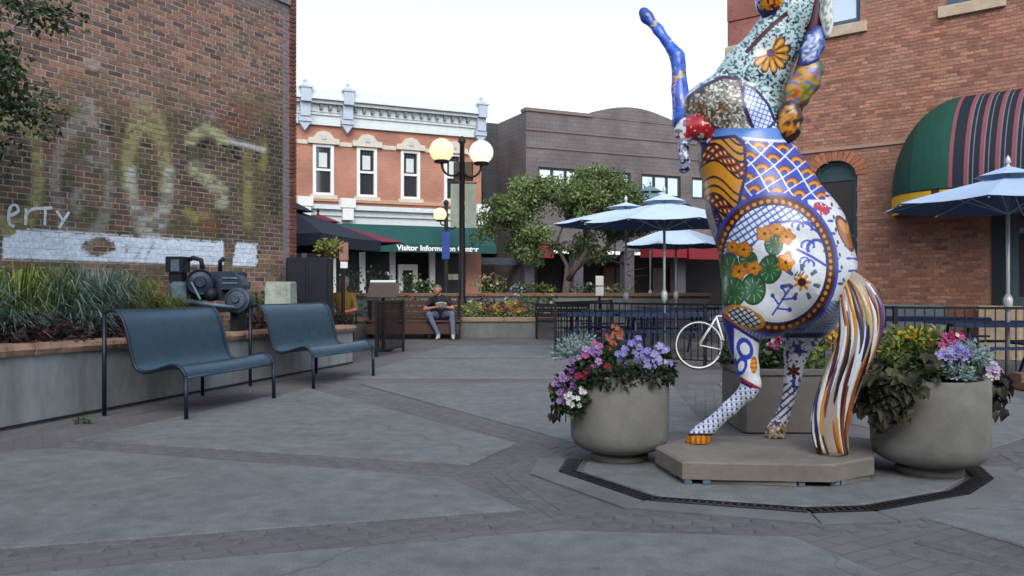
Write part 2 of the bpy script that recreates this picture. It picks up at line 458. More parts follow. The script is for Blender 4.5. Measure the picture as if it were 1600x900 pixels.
for c, a in pav_list:                       # no two pavers on one spot where bands meet
    key = (round(c.x / 0.11), round(c.y / 0.11))
    if any((o - c).length < 0.085 for k in ((key[0] + i, key[1] + j) for i in (-1, 0, 1) for j in (-1, 0, 1)) for o in seen.get(k, [])): continue
    seen.setdefault(key, []).append(c); kept.append((c, a))
order = sorted([k for k in kept if inview(k[0])], key=lambda k: k[0].y)
near = set(id(k) for k in order[:300])
far = MB()
for k in kept:
    c, a = k
    mw = Matrix.Translation((c.x, c.y, -0.006 - rnd.random() * 0.004)) @ Matrix.Rotation(a + rnd.uniform(-0.012, 0.012), 4, 'Z')
    if id(k) in near:
        o = link('paver', rnd.choice(pav_me), None, mw=mw); o.parent = g
    else:
        b0 = len(far.v); far.v.extend([tuple(mw @ Vector(v)) for v in pav.v]); far.f.extend([tuple(b0 + i for i in f) for f in pav.f]); far.c.extend([rnd.choice(paver_cols)] * len(pav.v))
far.build('far_pavers', mat('paver_far', (1, 1, 1), 0.85, attr=True, var=0.2, scale=14, spec=0.25), g, color=True, kind='stuff')

# ---- trench drain around the sculpture base
drain_line = [(0.44, 5.86), (0.36, 5.45), (0.78, 4.74), (1.60, 4.49), (1.95, 4.53), (2.62, 4.88), (2.98, 5.26), (3.10, 5.62)]
dm = mat('cast_iron', L(52, 52, 55), 0.55, 0.6, var=0.25, scale=20, bump=0.2)
dr = thing('drain_grate', 'dark iron trench drain bent around the horse sculpture base', 'drain', (1.6, 4.49, 0))
fr = MB(); bars = []
for i in range(len(drain_line) - 1):
    a = Vector((*drain_line[i], 0)); b = Vector((*drain_line[i + 1], 0)); ln = (b - a).length
    fm = frame(a, (b - a))
    fr.box(fm, (0.008, -0.052, -0.02), (ln - 0.008, -0.040, 0.0045)); fr.box(fm, (0.008, 0.040, -0.02), (ln - 0.008, 0.052, 0.0045))
    n = int(ln / 0.042)
    for j in range(n):
        u = (j + 0.5) * ln / n
        bars.append(fm @ Matrix.Translation((u, 0, 0)))
fr.build('rim', dm, dr)
bar_me = MB().box(IDM, (-0.009, -0.039, -0.02), (0.009, 0.039, 0.003)).mesh('bar', dm)
for mw in bars[:300]:
    o = link('bar', bar_me, None, mw=mw); o.parent = dr; o.matrix_parent_inverse = Matrix.Translation(-Vector(dr.location))
# concrete kerb strip outside the drain
kb = mat('kerb_concrete', L(108, 111, 111), 0.85, var=0.15, scale=3, bump=0.15, stain=0.3)
cen = Vector((1.72, 5.75, 0))
for i in range(len(drain_line) - 1):
    a = Vector((*drain_line[i], 0)); b = Vector((*drain_line[i + 1], 0))
    da = (a - cen).normalized(); db = (b - cen).normalized()
    d_ = (b - a).normalized() * 0.004
    a0, b0, a1, b1 = a + da * 0.060 + d_, b + db * 0.060 - d_, a + da * 0.25 + d_, b + db * 0.25 - d_
    MB().prism([(p.x, p.y) for p in (a0, b0, b1, a1)], -0.03, 0.001, bev=0.004).build('kerb_stone', kb, g)

slab([Vector((p[0] + (cen.x - p[0]) * .075, p[1] + (cen.y - p[1]) * .075, 0)) for p in drain_line] + [Vector((2.95, 6.15, 0)), Vector((2.6, 6.55, 0)), Vector((1.0, 6.6, 0)), Vector((.62, 6.25, 0))])
# ---- street in front of the far buildings
asphalt = mat('asphalt', (0.05, 0.05, 0.055), 0.9, var=0.3, scale=30, bump=0.2)
st = MB().prism([(-40, 10.5 + 2), (60, 56), (60, 66), (-40, 22)], -0.011, -0.008).build('street', asphalt); struct(st)

# ------------------------------------------------------------------ brickwork built brick by brick
def brick_skin(root, m, u0, u1, z0, z1, keep, brick_col, mortar_col, bmat, mmat, nx=1, nz=1, see=lambda px, py: True, proud=0.008, n_part=300, mort_step=0.06, BL=0.204, BH=0.0575):
    PW, PH = 0.215, 0.0677
    rows = int((z1 - z0) / PH); cols = int((u1 - u0) / PW) + 1
    recs = []
    for r in range(rows):
        zc = z0 + (r + 0.5) * PH
        header = (r % 7 == 6)
        pw, bl = (PW / 2, BL / 2 - 0.005) if header else (PW, BL)
        off = (0.25 * PW if header else (0.5 * PW if r % 2 else 0))
        for c in range(-1, int((u1 - u0) / pw) + 1):
            uc = u0 + off + (c + 0.5) * pw
            a, b = max(uc - bl / 2, u0), min(uc + bl / 2, u1)
            if b - a < 0.04: continue
            recs.append(((a + b) / 2, zc, (b - a) / 2, BH / 2))
    recs = [q for q in recs if keep(q[0] - q[2], q[1]) and keep(q[0] + q[2], q[1]) and keep(q[0], q[1] + q[3]) and keep(q[0], q[1] - q[3])]
    cand = []
    for i, q in enumerate(recs):
        w = m @ Vector((q[0], 0, q[1]))
        if w.y < 0.5: continue
        px = CX + FPX * w.x / w.y; py = CY + FPX * (EYE - w.z) / w.y
        if 0 < px < 1600 and 0 < py < 900 and see(px, py): cand.append((w.y / q[2], i))
    part = set(i for _, i in sorted(cand)[:n_part])
    # grid template per brick
    gu = np.linspace(-1, 1, nx + 1); gz = np.linspace(-1, 1, nz + 1)
    FU, FZ = [], []
    for zz in gz:
        for uu in gu: FU.append(uu); FZ.append(zz)
    nf = len(FU)
    faces = []
    W = nx + 1
    for j in range(nz):
        for i in range(nx): faces.append((j * W + i, j * W + i + 1, (j + 1) * W + i + 1, (j + 1) * W + i))
    rim = [i for i in range(W)] + [j * W + nx for j in range(1, nz + 1)] + [nz * W + i for i in range(nx - 1, -1, -1)] + [j * W for j in range(nz - 1, 0, -1)]
    nr = len(rim)
    for i in range(nr):
        j = (i + 1) % nr
        faces.append((nf + i, nf + j, rim[j], rim[i]))
    FU = np.array(FU); FZ = np.array(FZ)
    Q = np.array(recs); n = len(Q)
    jit = np.array([[max(-.003, min(.003, rnd.gauss(0, 0.0016))), rnd.gauss(0, 0.001), rnd.random(), rnd.random(), rnd.gauss(0, 0.004)] for _ in range(n)])
    hu = Q[:, 2:3] * (1 - jit[:, 2:3] * 0.03)
    U = Q[:, 0:1] + FU[None] * hu * 0.985 ; Z = Q[:, 1:2] + jit[:, 1:2] + FZ[None] * Q[:, 3:4] * 0.97 + FU[None] * jit[:, 4:5] * Q[:, 3:4]
    Yf = -proud + jit[:, 0:1] + 0 * U
    Ur = Q[:, 0:1] + FU[None][:, rim] * hu; Zr = Q[:, 1:2] + jit[:, 1:2] + FZ[None][:, rim] * Q[:, 3:4]; Yr = 0.012 + 0 * Ur
    AU = np.concatenate([U, Ur], 1); AZ = np.concatenate([Z, Zr], 1); AY = np.concatenate([Yf, Yr], 1)
    col = brick_col(AU, AZ, jit[:, 2:3] + 0 * AU, jit[:, 3:4] + 0 * AU)
    M = np.array(m)
    WX = M[0, 0] * AU + M[0, 1] * AY + M[0, 3]; WY = M[1, 0] * AU + M[1, 1] * AY + M[1, 3]; WZ = AZ + M[2, 3]
    Wd = np.stack([WX, WY, WZ], 2); nv = Wd.shape[1]
    far = [i for i in range(n) if i not in part]
    V = Wd[far].reshape(-1, 3); fa = np.array(faces); Fq = (fa[None] + (np.arange(len(far)) * nv)[:, None, None]).reshape(-1, 4)
    me = bpy.data.meshes.new('bricks'); me.from_pydata(V.tolist(), [], Fq.tolist())
    at = me.attributes.new('Col', 'FLOAT_COLOR', 'POINT'); c4 = np.ones((len(V), 4), np.float32); c4[:, :3] = col[far].reshape(-1, 3); at.data.foreach_set('color', c4.ravel())
    me.materials.append(bmat); link('bricks', me, root, 'stuff')
    for i in part:
        me = bpy.data.meshes.new('brick'); me.from_pydata(Wd[i].tolist(), [], faces)
        at = me.attributes.new('Col', 'FLOAT_COLOR', 'POINT'); c4 = np.ones((nv, 4), np.float32); c4[:, :3] = col[i]; at.data.foreach_set('color', c4.ravel())
        me.materials.append(bmat); link('brick', me, root)
    # mortar bed behind the bricks, left open at windows and doors
    mu = np.arange(u0, u1 + mort_step * 0.5, mort_step); mz = np.arange(z0, z1 + mort_step * 0.5, mort_step)
    UU, ZZ = np.meshgrid(mu, mz, indexing='ij')
    c = mortar_col(UU, ZZ).reshape(-1, 3)
    V = np.stack([M[0, 0] * UU + M[0, 3], M[1, 0] * UU + M[1, 3], ZZ], 2).reshape(-1, 3)
    fs = []
    for i in range(len(mu) - 1):
        for j in range(len(mz) - 1):
            if keep(mu[i] + mort_step / 2, mz[j] + mort_step / 2):
                a = i * len(mz) + j; fs.append((a, a + len(mz), a + len(mz) + 1, a + 1))
    me = bpy.data.meshes.new('mortar'); me.from_pydata(V.tolist(), [], fs)
    at = me.attributes.new('Col', 'FLOAT_COLOR', 'POINT'); c4 = np.ones((len(V), 4), np.float32); c4[:, :3] = c; at.data.foreach_set('color', c4.ravel())
    me.materials.append(mmat); link('mortar', me, root)
brick_attr = mat('brick_surface', (1, 1, 1), 0.88, attr=True, var=0.3, scale=26, bump=0.35, bscale=90, spec=0.2)
mortar_attr = mat('mortar_surface', (1, 1, 1), 0.95, attr=True, var=0.2, scale=20, bump=0.3, bscale=120, spec=0.1)

# ---- left: old brick building with a painted ghost sign
WL = frame((-4.51, 11.0), (0.4445, 0.8958))
uc0 = wuv(WL, 459, 300)[0]
def wl_px(U, Z):
    M = np.array(WL); X = M[0, 0] * U + M[0, 3]; Y = np.maximum(M[1, 0] * U + M[1, 3], 0.5)
    return CX + FPX * X / Y, CY + FPX * (EYE - Z) / Y
def seg_d(px, py, pts):
    d = np.full(np.shape(px), 1e9)
    for (ax, ay), (bx, by) in zip(pts[:-1], pts[1:]):
        vx, vy = bx - ax, by - ay; t = np.clip(((px - ax) * vx + (py - ay) * vy) / (vx * vx + vy * vy + 1e-9), 0, 1)
        d = np.minimum(d, np.hypot(px - ax - vx * t, py - ay - vy * t))
    return d
def mix(c, k, a): return c * (1 - a[..., None]) + np.array(k) * a[..., None]
ERTY = [[(15, 337), (27, 331), (26, 322), (18, 321), (13, 333), (14, 349), (22, 354)], [(39, 352), (40, 326)], [(40, 337), (46, 329), (58, 324)],
        [(54, 326), (81, 325)], [(70, 326), (69, 352)], [(87, 329), (97, 344)], [(107, 331), (98, 345), (91, 357)]]
def mural(c, U, Z, wear):
    px, py = wl_px(U, Z); flake = np.where(wear < 0, 0.5, np.where(wear > 0.3, 0.98, 0.4)); bk_ = np.where(wear < 0, 0.12, 1.0)
    er = fbm(px / 9, py / 6, 5, 4); er2 = fbm(px / 26, py / 22, 9, 4); big = fbm(px / 70, py / 60, 3, 3)
    low = sst(130, 215, py + 30 * (big - 0.5)) * sst(430, 360, py)
    c = mix(c, L(50, 57, 48), low * 0.72 * (0.45 + er2) * (0.4 + 0.6 * flake) * (0.35 + 0.65 * bk_))
    c = mix(c, L(92, 92, 66), sst(0.46, 0.66, er2) * 0.5 * sst(40, 190, py))
    yel, gry, blk = L(152, 152, 104), L(168, 174, 168), L(34, 36, 42)
    def paint(c, d, w, k, a=0.75):
        return mix(c, k, sst(w, w * 0.35, d) * a * flake * sst(0.30, 0.50, er * 0.55 + er2 * 0.45 + 0.05))
    def ringd(cx, cy, rx, ry): r = np.hypot((px - cx) / rx, (py - cy) / ry); return np.abs(r - 1) * min(rx, ry)
    # black drop shadows and fills of the old letters
    for cx, cy, rx, ry, a in [(165, 203, 13, 11, .8), (233, 218, 16, 14, .8), (281, 230, 12, 10, .8), (322, 232, 15, 14, .95), (349, 238, 9, 14, .9), (366, 240, 10, 15, .95), (398, 245, 6, 14, .7), (86, 182, 26, 8, .9), (43, 235, 8, 26, .85), (104, 190, 14, 10, .6), (195, 205, 8, 20, .6), (345, 340, 10, 40, .55), (300, 300, 22, 26, .4), (250, 300, 14, 30, .45), (105, 285, 20, 25, .4), (428, 260, 14, 90, .55), (10, 255, 12, 30, .6)]:
        d = np.hypot((px - cx) / rx, (py - cy) / ry)
        c = mix(c, blk, sst(1.15, 0.8, d) * a * flake * bk_ * sst(0.2, 0.45, er))
    c = paint(c, ringd(20, 270, 40, 90), 13, yel, 0.75)
    c = paint(c, ringd(128, 285, 42, 92), 11, gry, 0.35)
    c = paint(c, np.where(py < 300, ringd(228, 272, 30, 86), 99), 14, yel, 0.7)
    c = paint(c, np.where(py >= 260, ringd(234, 272, 30, 84), 99), 12, gry, 0.8)
    c = paint(c, np.where(py < 226, ringd(323, 226, 26, 22), 99), 11, L(165, 168, 128), 0.9)
    c = paint(c, seg_d(px, py, [(303, 262), (330, 285), (346, 300), (346, 316)]), 16, L(160, 166, 138), 0.9)
    c = paint(c, seg_d(px, py, [(292, 330), (306, 342), (322, 338)]), 10, L(150, 150, 80), 0.6)
    c = paint(c, seg_d(px, py, [(387, 232), (387, 352)]), 10, L(130, 130, 84), 0.95)
    c = paint(c, seg_d(px, py, [(412, 222), (412, 262)]), 8, L(126, 128, 70), 0.85)
    c = paint(c, seg_d(px, py, [(355, 219), (412, 234)]), 6, L(176, 178, 178), 0.9)
    for cx, cy, rx, ry, k, a in [(145, 97, 16, 18, gry, .7), (140, 165, 20, 16, gry, .6), (215, 148, 16, 14, L(150, 155, 160), .6), (145, 250, 18, 14, L(160, 165, 165), .6), (325, 190, 12, 18, gry, .5), (120, 315, 14, 30, gry, .5), (8, 225, 10, 16, gry, .6), (372, 185, 34, 34, L(128, 62, 44), .75), (330, 350, 24, 20, L(130, 70, 50), .7), (90, 235, 36, 16, L(112, 66, 54), .5), (70, 150, 40, 26, L(104, 108, 80), .6), (385, 70, 26, 30, L(104, 104, 76), .5)]:
        d = np.hypot((px - cx) / rx, (py - cy) / ry)
        c = mix(c, k, sst(1.25, 0.35, d) * a * 0.75 * flake * sst(0.35, 0.55, er))
    # white band with gaps
    top = 356 + 0.064 * px; bot = 402 + 0.038 * px
    inb = (px < 401) & (py > top + 2 * (er - .5)) & (py < bot) & (px > 4 + (385 - py) * 0.9 * (py < 372))
    hole = (np.hypot((px - 154) / 25, (py - 386) / 14) < 0.75 + 0.5 * er) | ((px > 349) & (px < 369 - 0.2 * (py - 380)))
    wb = inb & ~hole
    c = mix(c, L(206, 220, 234), wb * np.clip(flake + .5, 0, 1) * (0.8 + 0.26 * sst(0.25, 0.5, er)))
    c = mix(c, L(40, 40, 46), (sst(1.6, 0.7, seg_d(px, py, [(196, 404), (198, 380)])) + sst(1.6, 0.7, seg_d(px, py, [(226, 408), (240, 378)])) + sst(1.4, 0.6, seg_d(px, py, [(212, 402), (222, 388)]))) .clip(0, 1) * 0.6)
    # grey limewashed strip beside the corner and the faded lintel at the top
    c = mix(c, L(126, 120, 128), ((px > 441) & (px < 455 + 4 * er)) * 0.75)
    c = mix(c, L(112, 108, 110), ((py < 6 + (px - 370) * 0.2) & (px > 370)) * 0.7)
    return c
def wl_brick(U, Z, r1, r2):
    c = np.zeros(U.shape + (3,))
    pal = np.array([L(134, 104, 92), L(122, 96, 87), L(140, 107, 93), L(106, 90, 85), L(128, 105, 94), L(94, 80, 78)])
    c[:] = pal[(r1 * 5.999).astype(int)]
    c *= (0.8 + 0.45 * r2)[..., None]
    px, py = wl_px(U, Z)
    c = mix(c, L(134, 66, 48), (px > 455) * 0.7)
    return mural(c, U, Z, r2)
def wl_mortar(U, Z):
    c = np.zeros(U.shape + (3,)); c[:] = L(168, 156, 140)
    return mural(c, U, Z, -0.15 + 0 * U)
LB = thing('brick_building', 'old brick building with faded painted lettering and a white band at left', 'building', (WL @ Vector((uc0, 0, 0))))
U0 = -6.0
brick_skin(LB, WL, U0, uc0, 0.35, 6.3, lambda u, z: True, wl_brick, wl_mortar, brick_attr, mortar_attr, nx=5, nz=2, see=lambda px, py: py < 400 and (px > 90 or py > 180), proud=0.005, BL=0.2005, BH=0.0548)
let_m = mat('white_wall_paint', L(196, 204, 210), 0.9, var=0.25, scale=18, spec=.1)
for gi_ in ((0,), (1, 2), (3, 4), (5, 6)):
    b = MB()
    for si in gi_:
        q = [Vector((*wuv(WL, x, y), 0)) for x, y in ERTY[si]]; fine = []
        for i in range(len(q) - 1):
            for k in range(4):
                f = k / 4; p0, p1, p2, p3 = q[max(i - 1, 0)], q[i], q[i + 1], q[min(i + 2, len(q) - 1)]
                fine.append(0.5 * ((2 * p1) + (p2 - p0) * f + (2 * p0 - 5 * p1 + 4 * p2 - p3) * f * f + (3 * p1 - p0 - 3 * p2 + p3) * f ** 3))
        fine.append(q[-1]); vs_ = []
        for i, p in enumerate(fine):
            d = (fine[min(i + 1, len(fine) - 1)] - fine[max(i - 1, 0)]).normalized(); n_ = Vector((-d.y, d.x, 0)); w_ = 0.017 * rnd.uniform(.8, 1.15)
            for s in (-1, 1): vs_.append(WL @ Vector((p.x + n_.x * w_ * s, -0.0085 - 0.0007 * si, p.y + n_.y * w_ * s)))
        b.add(vs_, [(2 * i, 2 * i + 1, 2 * i + 3, 2 * i + 2) for i in range(len(fine) - 1)])
    b.build('painted_letter', let_m, LB)
lbm = brick_mat('old_brick', L(106, 72, 62), L(88, 66, 62), L(130, 120, 110), WL)
MB().box(WL, (U0 - 3, 0.02, 0.0), (uc0 - 0.002, 9, 9.4)).build('wall', lbm, LB)
# corner pilaster: red quoin strip proud of the wall, with a coping above
b = MB()
for i in range(88):
    z = 0.02 + i * 0.0677; s_ = 0.012 * (i % 2)
    b.bbox(WL, (uc0 - 0.10 - s_, -0.035, z), (uc0 + 0.03, 0.3, z + 0.058), 0.006, col=np.array(L(104, 68, 60)) * rnd.uniform(0.7, 1.2))
b.build('quoin_strip', brick_attr, LB, color=True)
MB().box(WL, (uc0 - 0.6, -0.045, 5.62), (uc0 - 0.115, 0.1, 5.76)).build('lintel', mat('weathered_stone', L(122, 116, 118), 0.9, var=0.25, scale=9, bump=0.3), LB)
MB().bbox(WL, (U0 - 3.1, -0.12, 9.4), (uc0 + 0.06, 9, 9.62), 0.03).build('coping', MATS['weathered_stone'], LB)

# ---- right: two storey brick building with arched window, dome awning and stone sills
WR = frame((6.2, 16.0), (0.762, -0.647))
RB = thing('corner_building', 'red brick building with arched window and green striped dome awning at right', 'building', (WR @ Vector((0, 0, 0))))
ru = lambda px: wuv(WR, px, 400)[0]
rz = lambda px, py: wuv(WR, px, py)[1]
ucR = ru(1143); urR = 8.0
wa0, wa1 = ru(1272), ru(1338); zsp = rz(1305, 276); ztop = rz(1305, 251); zbot = 0.95
da0, da1 = ru(1548), ru(1700); dz1 = 2.75
w10, w11 = ru(1288), ru(1345); w1z = rz(1316, 40)
w20, w21 = ru(1478), ru(1560); w2z = rz(1520, 2)
w_h = 2.2
def arch_z(u):
    c = (wa0 + wa1) / 2; a = (wa1 - wa0) / 2; t = max(0.0, 1 - ((u - c) / a) ** 2)
    return zsp + (ztop - zsp) * math.sqrt(t)
def keepR(u, z):
    if wa0 < u < wa1 and zbot < z < arch_z(u): return False
    if da0 < u < da1 and z < dz1: return False
    if w10 < u < w11 and w1z < z < w1z + w_h: return False
    if w20 < u < w21 and w2z < z < w2z + w_h: return False
    return True
def r_brick(U, Z, r1, r2):
    c = np.zeros(U.shape + (3,))
    pal = np.array([L(154, 110, 92), L(147, 104, 88), L(162, 118, 98), L(138, 98, 84), L(150, 112, 97), L(130, 92, 80)])
    c[:] = pal[(r1 * 5.999).astype(int)]
    c *= (0.84 + 0.3 * r2)[..., None]
    bl = fbm(U * 1.1, Z * 1.1, 21, 4)
    c = mix(c, L(150, 118, 100), sst(0.5, 0.75, bl) * 0.5)
    c = mix(c, L(112, 84, 76), sst(0.55, 0.75, fbm(U * 2.2 + 7, Z * 0.8, 25, 4)) * 0.45)
    return c
def r_mortar(U, Z):
    c = np.zeros(U.shape + (3,)); c[:] = L(140, 112, 98)
    return c
brick_skin(RB, WR, ucR, 4.3, 0.25, 7.6, keepR, r_brick, r_mortar, brick_attr, mortar_attr, nx=1, nz=1, see=lambda px, py: px > 1250 and (py < 470) and not (px > 1400 and 150 < py < 350), proud=0.007, mort_step=0.05)
rbm = brick_mat('red_brick', L(152, 92, 70), L(140, 84, 66), L(140, 112, 98), WR)
# the carcass, in pieces around the openings so that windows have depth
b = MB()
def around(b, u0, u1, z0, z1, holes, y0=0.03, y1=0.28):
    us = sorted(set([u0, u1] + [h[0] for h in holes] + [h[1] for h in holes]))
    for a, c in zip(us[:-1], us[1:]):
        mid = (a + c) / 2; hs = sorted([(h[2], h[3]) for h in holes if h[0] < mid < h[1]]); z = z0
        for lo, hi in hs:
            if lo > z: b.box(WR, (a, y0, z), (c, y1, lo))
            z = hi
        if z1 > z: b.box(WR, (a, y0, z), (c, y1, z1))
around(b, ucR + 0.002, 4.29, 0, 10.4, [(wa0, wa1, zbot, ztop), (da0, 4.29, 0.0, dz1), (w10, w11, w1z, w1z + w_h), (w20, w21, w2z, w2z + w_h)])
b.box(WR, (4.305, -0.005, 0), (urR, 0.28, 10.4)); b.box(WR, (ucR + 0.01, 9, 0), (urR, 9.3, 10.4)); b.box(WR, (ucR + 0.003, 0.281, 0), (ucR + 0.25, 8.99, 10.4)); b.box(WR, (ucR + 0.01, 0.29, 10.2), (urR, 8.98, 10.39))
b.build('wall', rbm, RB)
stone = mat('sandstone_trim', L(176, 160, 138), 0.85, var=0.16, scale=7, bump=0.25, bscale=60, stain=0.2)
redstone = mat('red_sandstone', L(140, 92, 84), 0.9, var=0.22, scale=3.0, bump=0.7, bscale=14, stain=0.25)
gframe = mat('green_window_frame', L(44, 66, 72), 0.5, var=0.12, scale=8)
wglass = glass_mat('window_glass', (0.03, 0.035, 0.04), 0.05, 0.0, 0.9)
brightglass = glass_mat('sky_glass', (0.55, 0.60, 0.62), 0.08, 0.75, 0.8)
shade = mat('window_shade', L(204, 214, 210), 0.8, var=0.05)
interior = mat('dark_interior', (0.015, 0.014, 0.014), 0.9)
# arch ring of upright bricks
b = MB(); c_u = (wa0 + wa1) / 2; a_u = (wa1 - wa0) / 2; a_z = ztop - zsp
for i in range(15):
    t0 = math.pi * i / 15 + 0.012; t1 = math.pi * (i + 1) / 15 - 0.012
    pts = [(c_u + (a_u + o) * math.cos(t), zsp + (a_z + o) * math.sin(t)) for t, o in ((t0, 0.0), (t1, 0.0), (t1, 0.22), (t0, 0.22))]
    cc = np.array(L(152, 100, 78)) * rnd.uniform(0.8, 1.2)
    vs_ = [WR @ Vector((p[0], -0.02, p[1])) for p in pts] + [WR @ Vector((p[0], 0.03, p[1])) for p in pts]
    b.add(vs_, [(0, 1, 2, 3), (4, 7, 6, 5), (0, 4, 5, 1), (1, 5, 6, 2), (2, 6, 7, 3), (3, 7, 4, 0)], tuple(cc))
b.build('window_arch', brick_attr, RB, color=True)
# arched window: frame, transom, panes, shelves behind
win = MB()
for i in range(12):
    t0 = math.pi * i / 12; t1 = math.pi * (i + 1) / 12
    o = [(c_u + a_u * math.cos(t), zsp + a_z * math.sin(t)) for t in (t0, t1)]; n_ = [(c_u + (a_u - .07) * math.cos(t), zsp + (a_z - .07) * math.sin(t)) for t in (t1, t0)]
    pp = o + n_
    vs_ = [WR @ Vector((p[0], 0.09, p[1])) for p in pp] + [WR @ Vector((p[0], 0.16, p[1])) for p in pp]
    win.add(vs_, [(0, 1, 2, 3), (4, 7, 6, 5), (0, 4, 5, 1), (1, 5, 6, 2), (2, 6, 7, 3), (3, 7, 4, 0)])
win.box(WR, (wa0, 0.09, zbot), (wa0 + 0.08, 0.16, zsp)); win.box(WR, (wa1 - 0.08, 0.09, zbot), (wa1, 0.16, zsp))
win.box(WR, (wa0 + .08, 0.095, zsp - 0.08), (wa1 - .08, 0.155, zsp)); win.box(WR, (wa0 + .08, 0.095, zbot), (wa1 - .08, 0.155, zbot + 0.09))
win.box(WR, (wa0 + .08, 0.1, 2.0), (wa1 - .08, 0.15, 2.05))
wo = win.build('window', gframe, RB)
p_ = MB()
pp = [(c_u + (a_u - .06) * math.cos(math.pi * i / 12), zsp + (a_z - .06) * math.sin(math.pi * i / 12)) for i in range(13)]
p_.add([WR @ Vector((x, 0.12, z)) for x, z in pp], [tuple(range(13))]); p_.build('transom_panel', gframe, wo)
MB().box(WR, (wa0 + .075, 0.12, zbot + .05), (wa1 - .075, 0.126, zsp - .05)).build('pane', wglass, wo)
sh = mat('book_shelf', L(120, 72, 50), 0.7, var=0.4, scale=30)
for k, zz in enumerate((1.35, 1.75, 2.3)):
    MB().box(WR, (wa0 + .1, 0.30, zz), (wa1 - .1, 0.5, zz + 0.035)).box(WR, (wa0 + .14 + .1 * k, 0.32, zz + .036), (wa0 + .5 + .12 * k, 0.48, zz + .25)).build('shelf', sh, wo)
MB().box(WR, (wa0 - .1, 0.6, 0.5), (wa1 + .1, 0.63, 3.9)).build('backing', interior, wo)
MB().bbox(WR, (wa0 - .08, -0.07, zbot - 0.13), (wa1 + .08, 0.08, zbot - 0.002), 0.012).build('sill', stone, wo)
# upper sash windows with shades
for (a, c, z0_) in ((w10, w11, w1z), (w20, w21, w2z)):
    f = MB(); f.box(WR, (a, 0.08, z0_), (a + .11, 0.17, z0_ + w_h)); f.box(WR, (c - .11, 0.08, z0_), (c, 0.17, z0_ + w_h)); f.box(WR, (a + .11, 0.085, z0_), (c - .11, 0.165, z0_ + .12)); f.box(WR, (a + .11, 0.085, z0_ + w_h - .1), (c - .11, 0.165, z0_ + w_h))
    f.box(WR, (a + .11, 0.09, z0_ + 1.05), (c - .11, 0.16, z0_ + 1.11))
    fo = f.build('window', mat('slate_frame', L(66, 84, 104), 0.5, var=0.1), RB)
    MB().box(WR, (a + .1, 0.12, z0_ + .1), (c - .1, 0.126, z0_ + w_h - .08)).build('pane', brightglass, fo)
    MB().box(WR, (a + .06, 0.24, z0_ + .06), (c - .06, 0.25, z0_ + w_h)).build('shade', shade, fo)
    MB().bbox(WR, (a - .12, -0.09, z0_ - .2), (c + .12, 0.08, z0_ - .004), 0.015).build('sill', stone, fo)
# belt course
zb0 = rz(1344, 229)
MB().box(WR, (ucR - 0.02, -0.045, zb0 - 0.03), (ru(1455), 0.02, zb0 + 0.035)).build('belt_course', mat('thin_ledge', L(150, 122, 108), 0.9, var=0.15), RB)
# sandstone corner pier above a stone corbel
zc0 = rz(1165, 86)
b = MB(); z = zc0 + 0.22
k = 0
while z < 10:
    hgt = rnd.uniform(0.42, 0.6); w_ = 0.72 + 0.05 * (k % 2); b.bbox(WR, (ucR - 0.06, -0.08 - 0.02 * (k % 2), z + .006), (ucR + w_, 0.5, z + hgt), 0.02); z += hgt; k += 1
b.build('corner_pier', redstone, RB)
b = MB(); b.bbox(WR, (ucR - 0.10, -0.14, zc0 - 0.02), (ucR + 0.85, 0.5, zc0 + 0.215), 0.03); b.bbox(WR, (ucR - 0.04, -0.09, zc0 - 0.3), (ucR + 0.7, 0.45, zc0 - 0.023), 0.03)
b.build('corbel', stone, RB)
# door under the awning
b = MB(); b.box(WR, (da0, 0.05, 0), (da0 + .28, 0.2, dz1)); b.box(WR, (da0 + .28, 0.055, dz1 - .3), (da1, 0.195, dz1)); b.box(WR, (da1, 0.05, 0), (da1 + .2, 0.2, dz1))
do = b.build('door', mat('dark_green_door', L(28, 40, 44), 0.5, var=0.15), RB)
b = MB(); b.box(WR, (da0 + .28, 0.1, 0.05), (da0 + .40, 0.16, dz1 - .3)); b.box(WR, (da1 - .12, 0.1, 0.05), (da1, 0.16, dz1 - .3)); b.box(WR, (da0 + .40, 0.105, 0.05), (da1 - .12, 0.155, 1.05)); b.build('door_leaf', mat('blue_grey_paint', L(72, 88, 98), 0.5, var=0.15), do)
MB().box(WR, (da0 + .40, 0.125, 1.05), (da1 - .12, 0.13, dz1 - .3)).build('pane', wglass, do)
MB().box(WR, (da0 + .2, 0.5, 0), (da1 + .3, 0.52, dz1)).build('backing', interior, do)
# stone ledge with a dark planting strip at the wall foot
lz = rz(1430, 491); lz1 = rz(1430, 476)
b = MB(); b.bbox(WR, (ru(1385), -0.45, 0), (ru(1481), -0.012, lz1), 0.02); b.build('stone_ledge', mat('blue_stone', L(98, 112, 118), 0.8, var=0.2, scale=5, bump=0.2), RB)
b = MB(); b.bbox(WR, (ru(1534), -0.30, 0), (ru(1600), -0.012, lz1), 0.02); b.build('stone_step', stone, RB)
# dome awning: barrel in the middle, rounded gored end towards the camera's left
au0, auc = ru(1399), ru(1512); au1 = au0 + 2 * (ru(1640) - au0); aue = au1 - (auc - au0)
az0 = rz(1420, 310); az1 = rz(1600, 140); AP = 1.35; AH = az1 - az0
def aw(u, t):
    "t: 0 at the wall top, pi/2 at the front lower edge"
    r = 1.0
    if u < auc: r = math.sqrt(max(0, 1 - ((auc - u) / (auc - au0)) ** 2))
    if u > aue: r = math.sqrt(max(0, 1 - ((u - aue) / (au1 - aue)) ** 2))
    return WR @ Vector((u, -0.02 - AP * r * math.sin(t), az0 + AH * r * math.cos(t)))
AW = thing('dome_awning', 'green dome awning with red pinstripes and a yellow valance on the brick building', 'awning', WR @ Vector(((au0 + au1) / 2, -0.5, az0)))
cg1, cg2, cd, cp, cw = L(20, 74, 60), L(14, 60, 50), L(18, 34, 46), L(130, 72, 78), L(112, 112, 122)
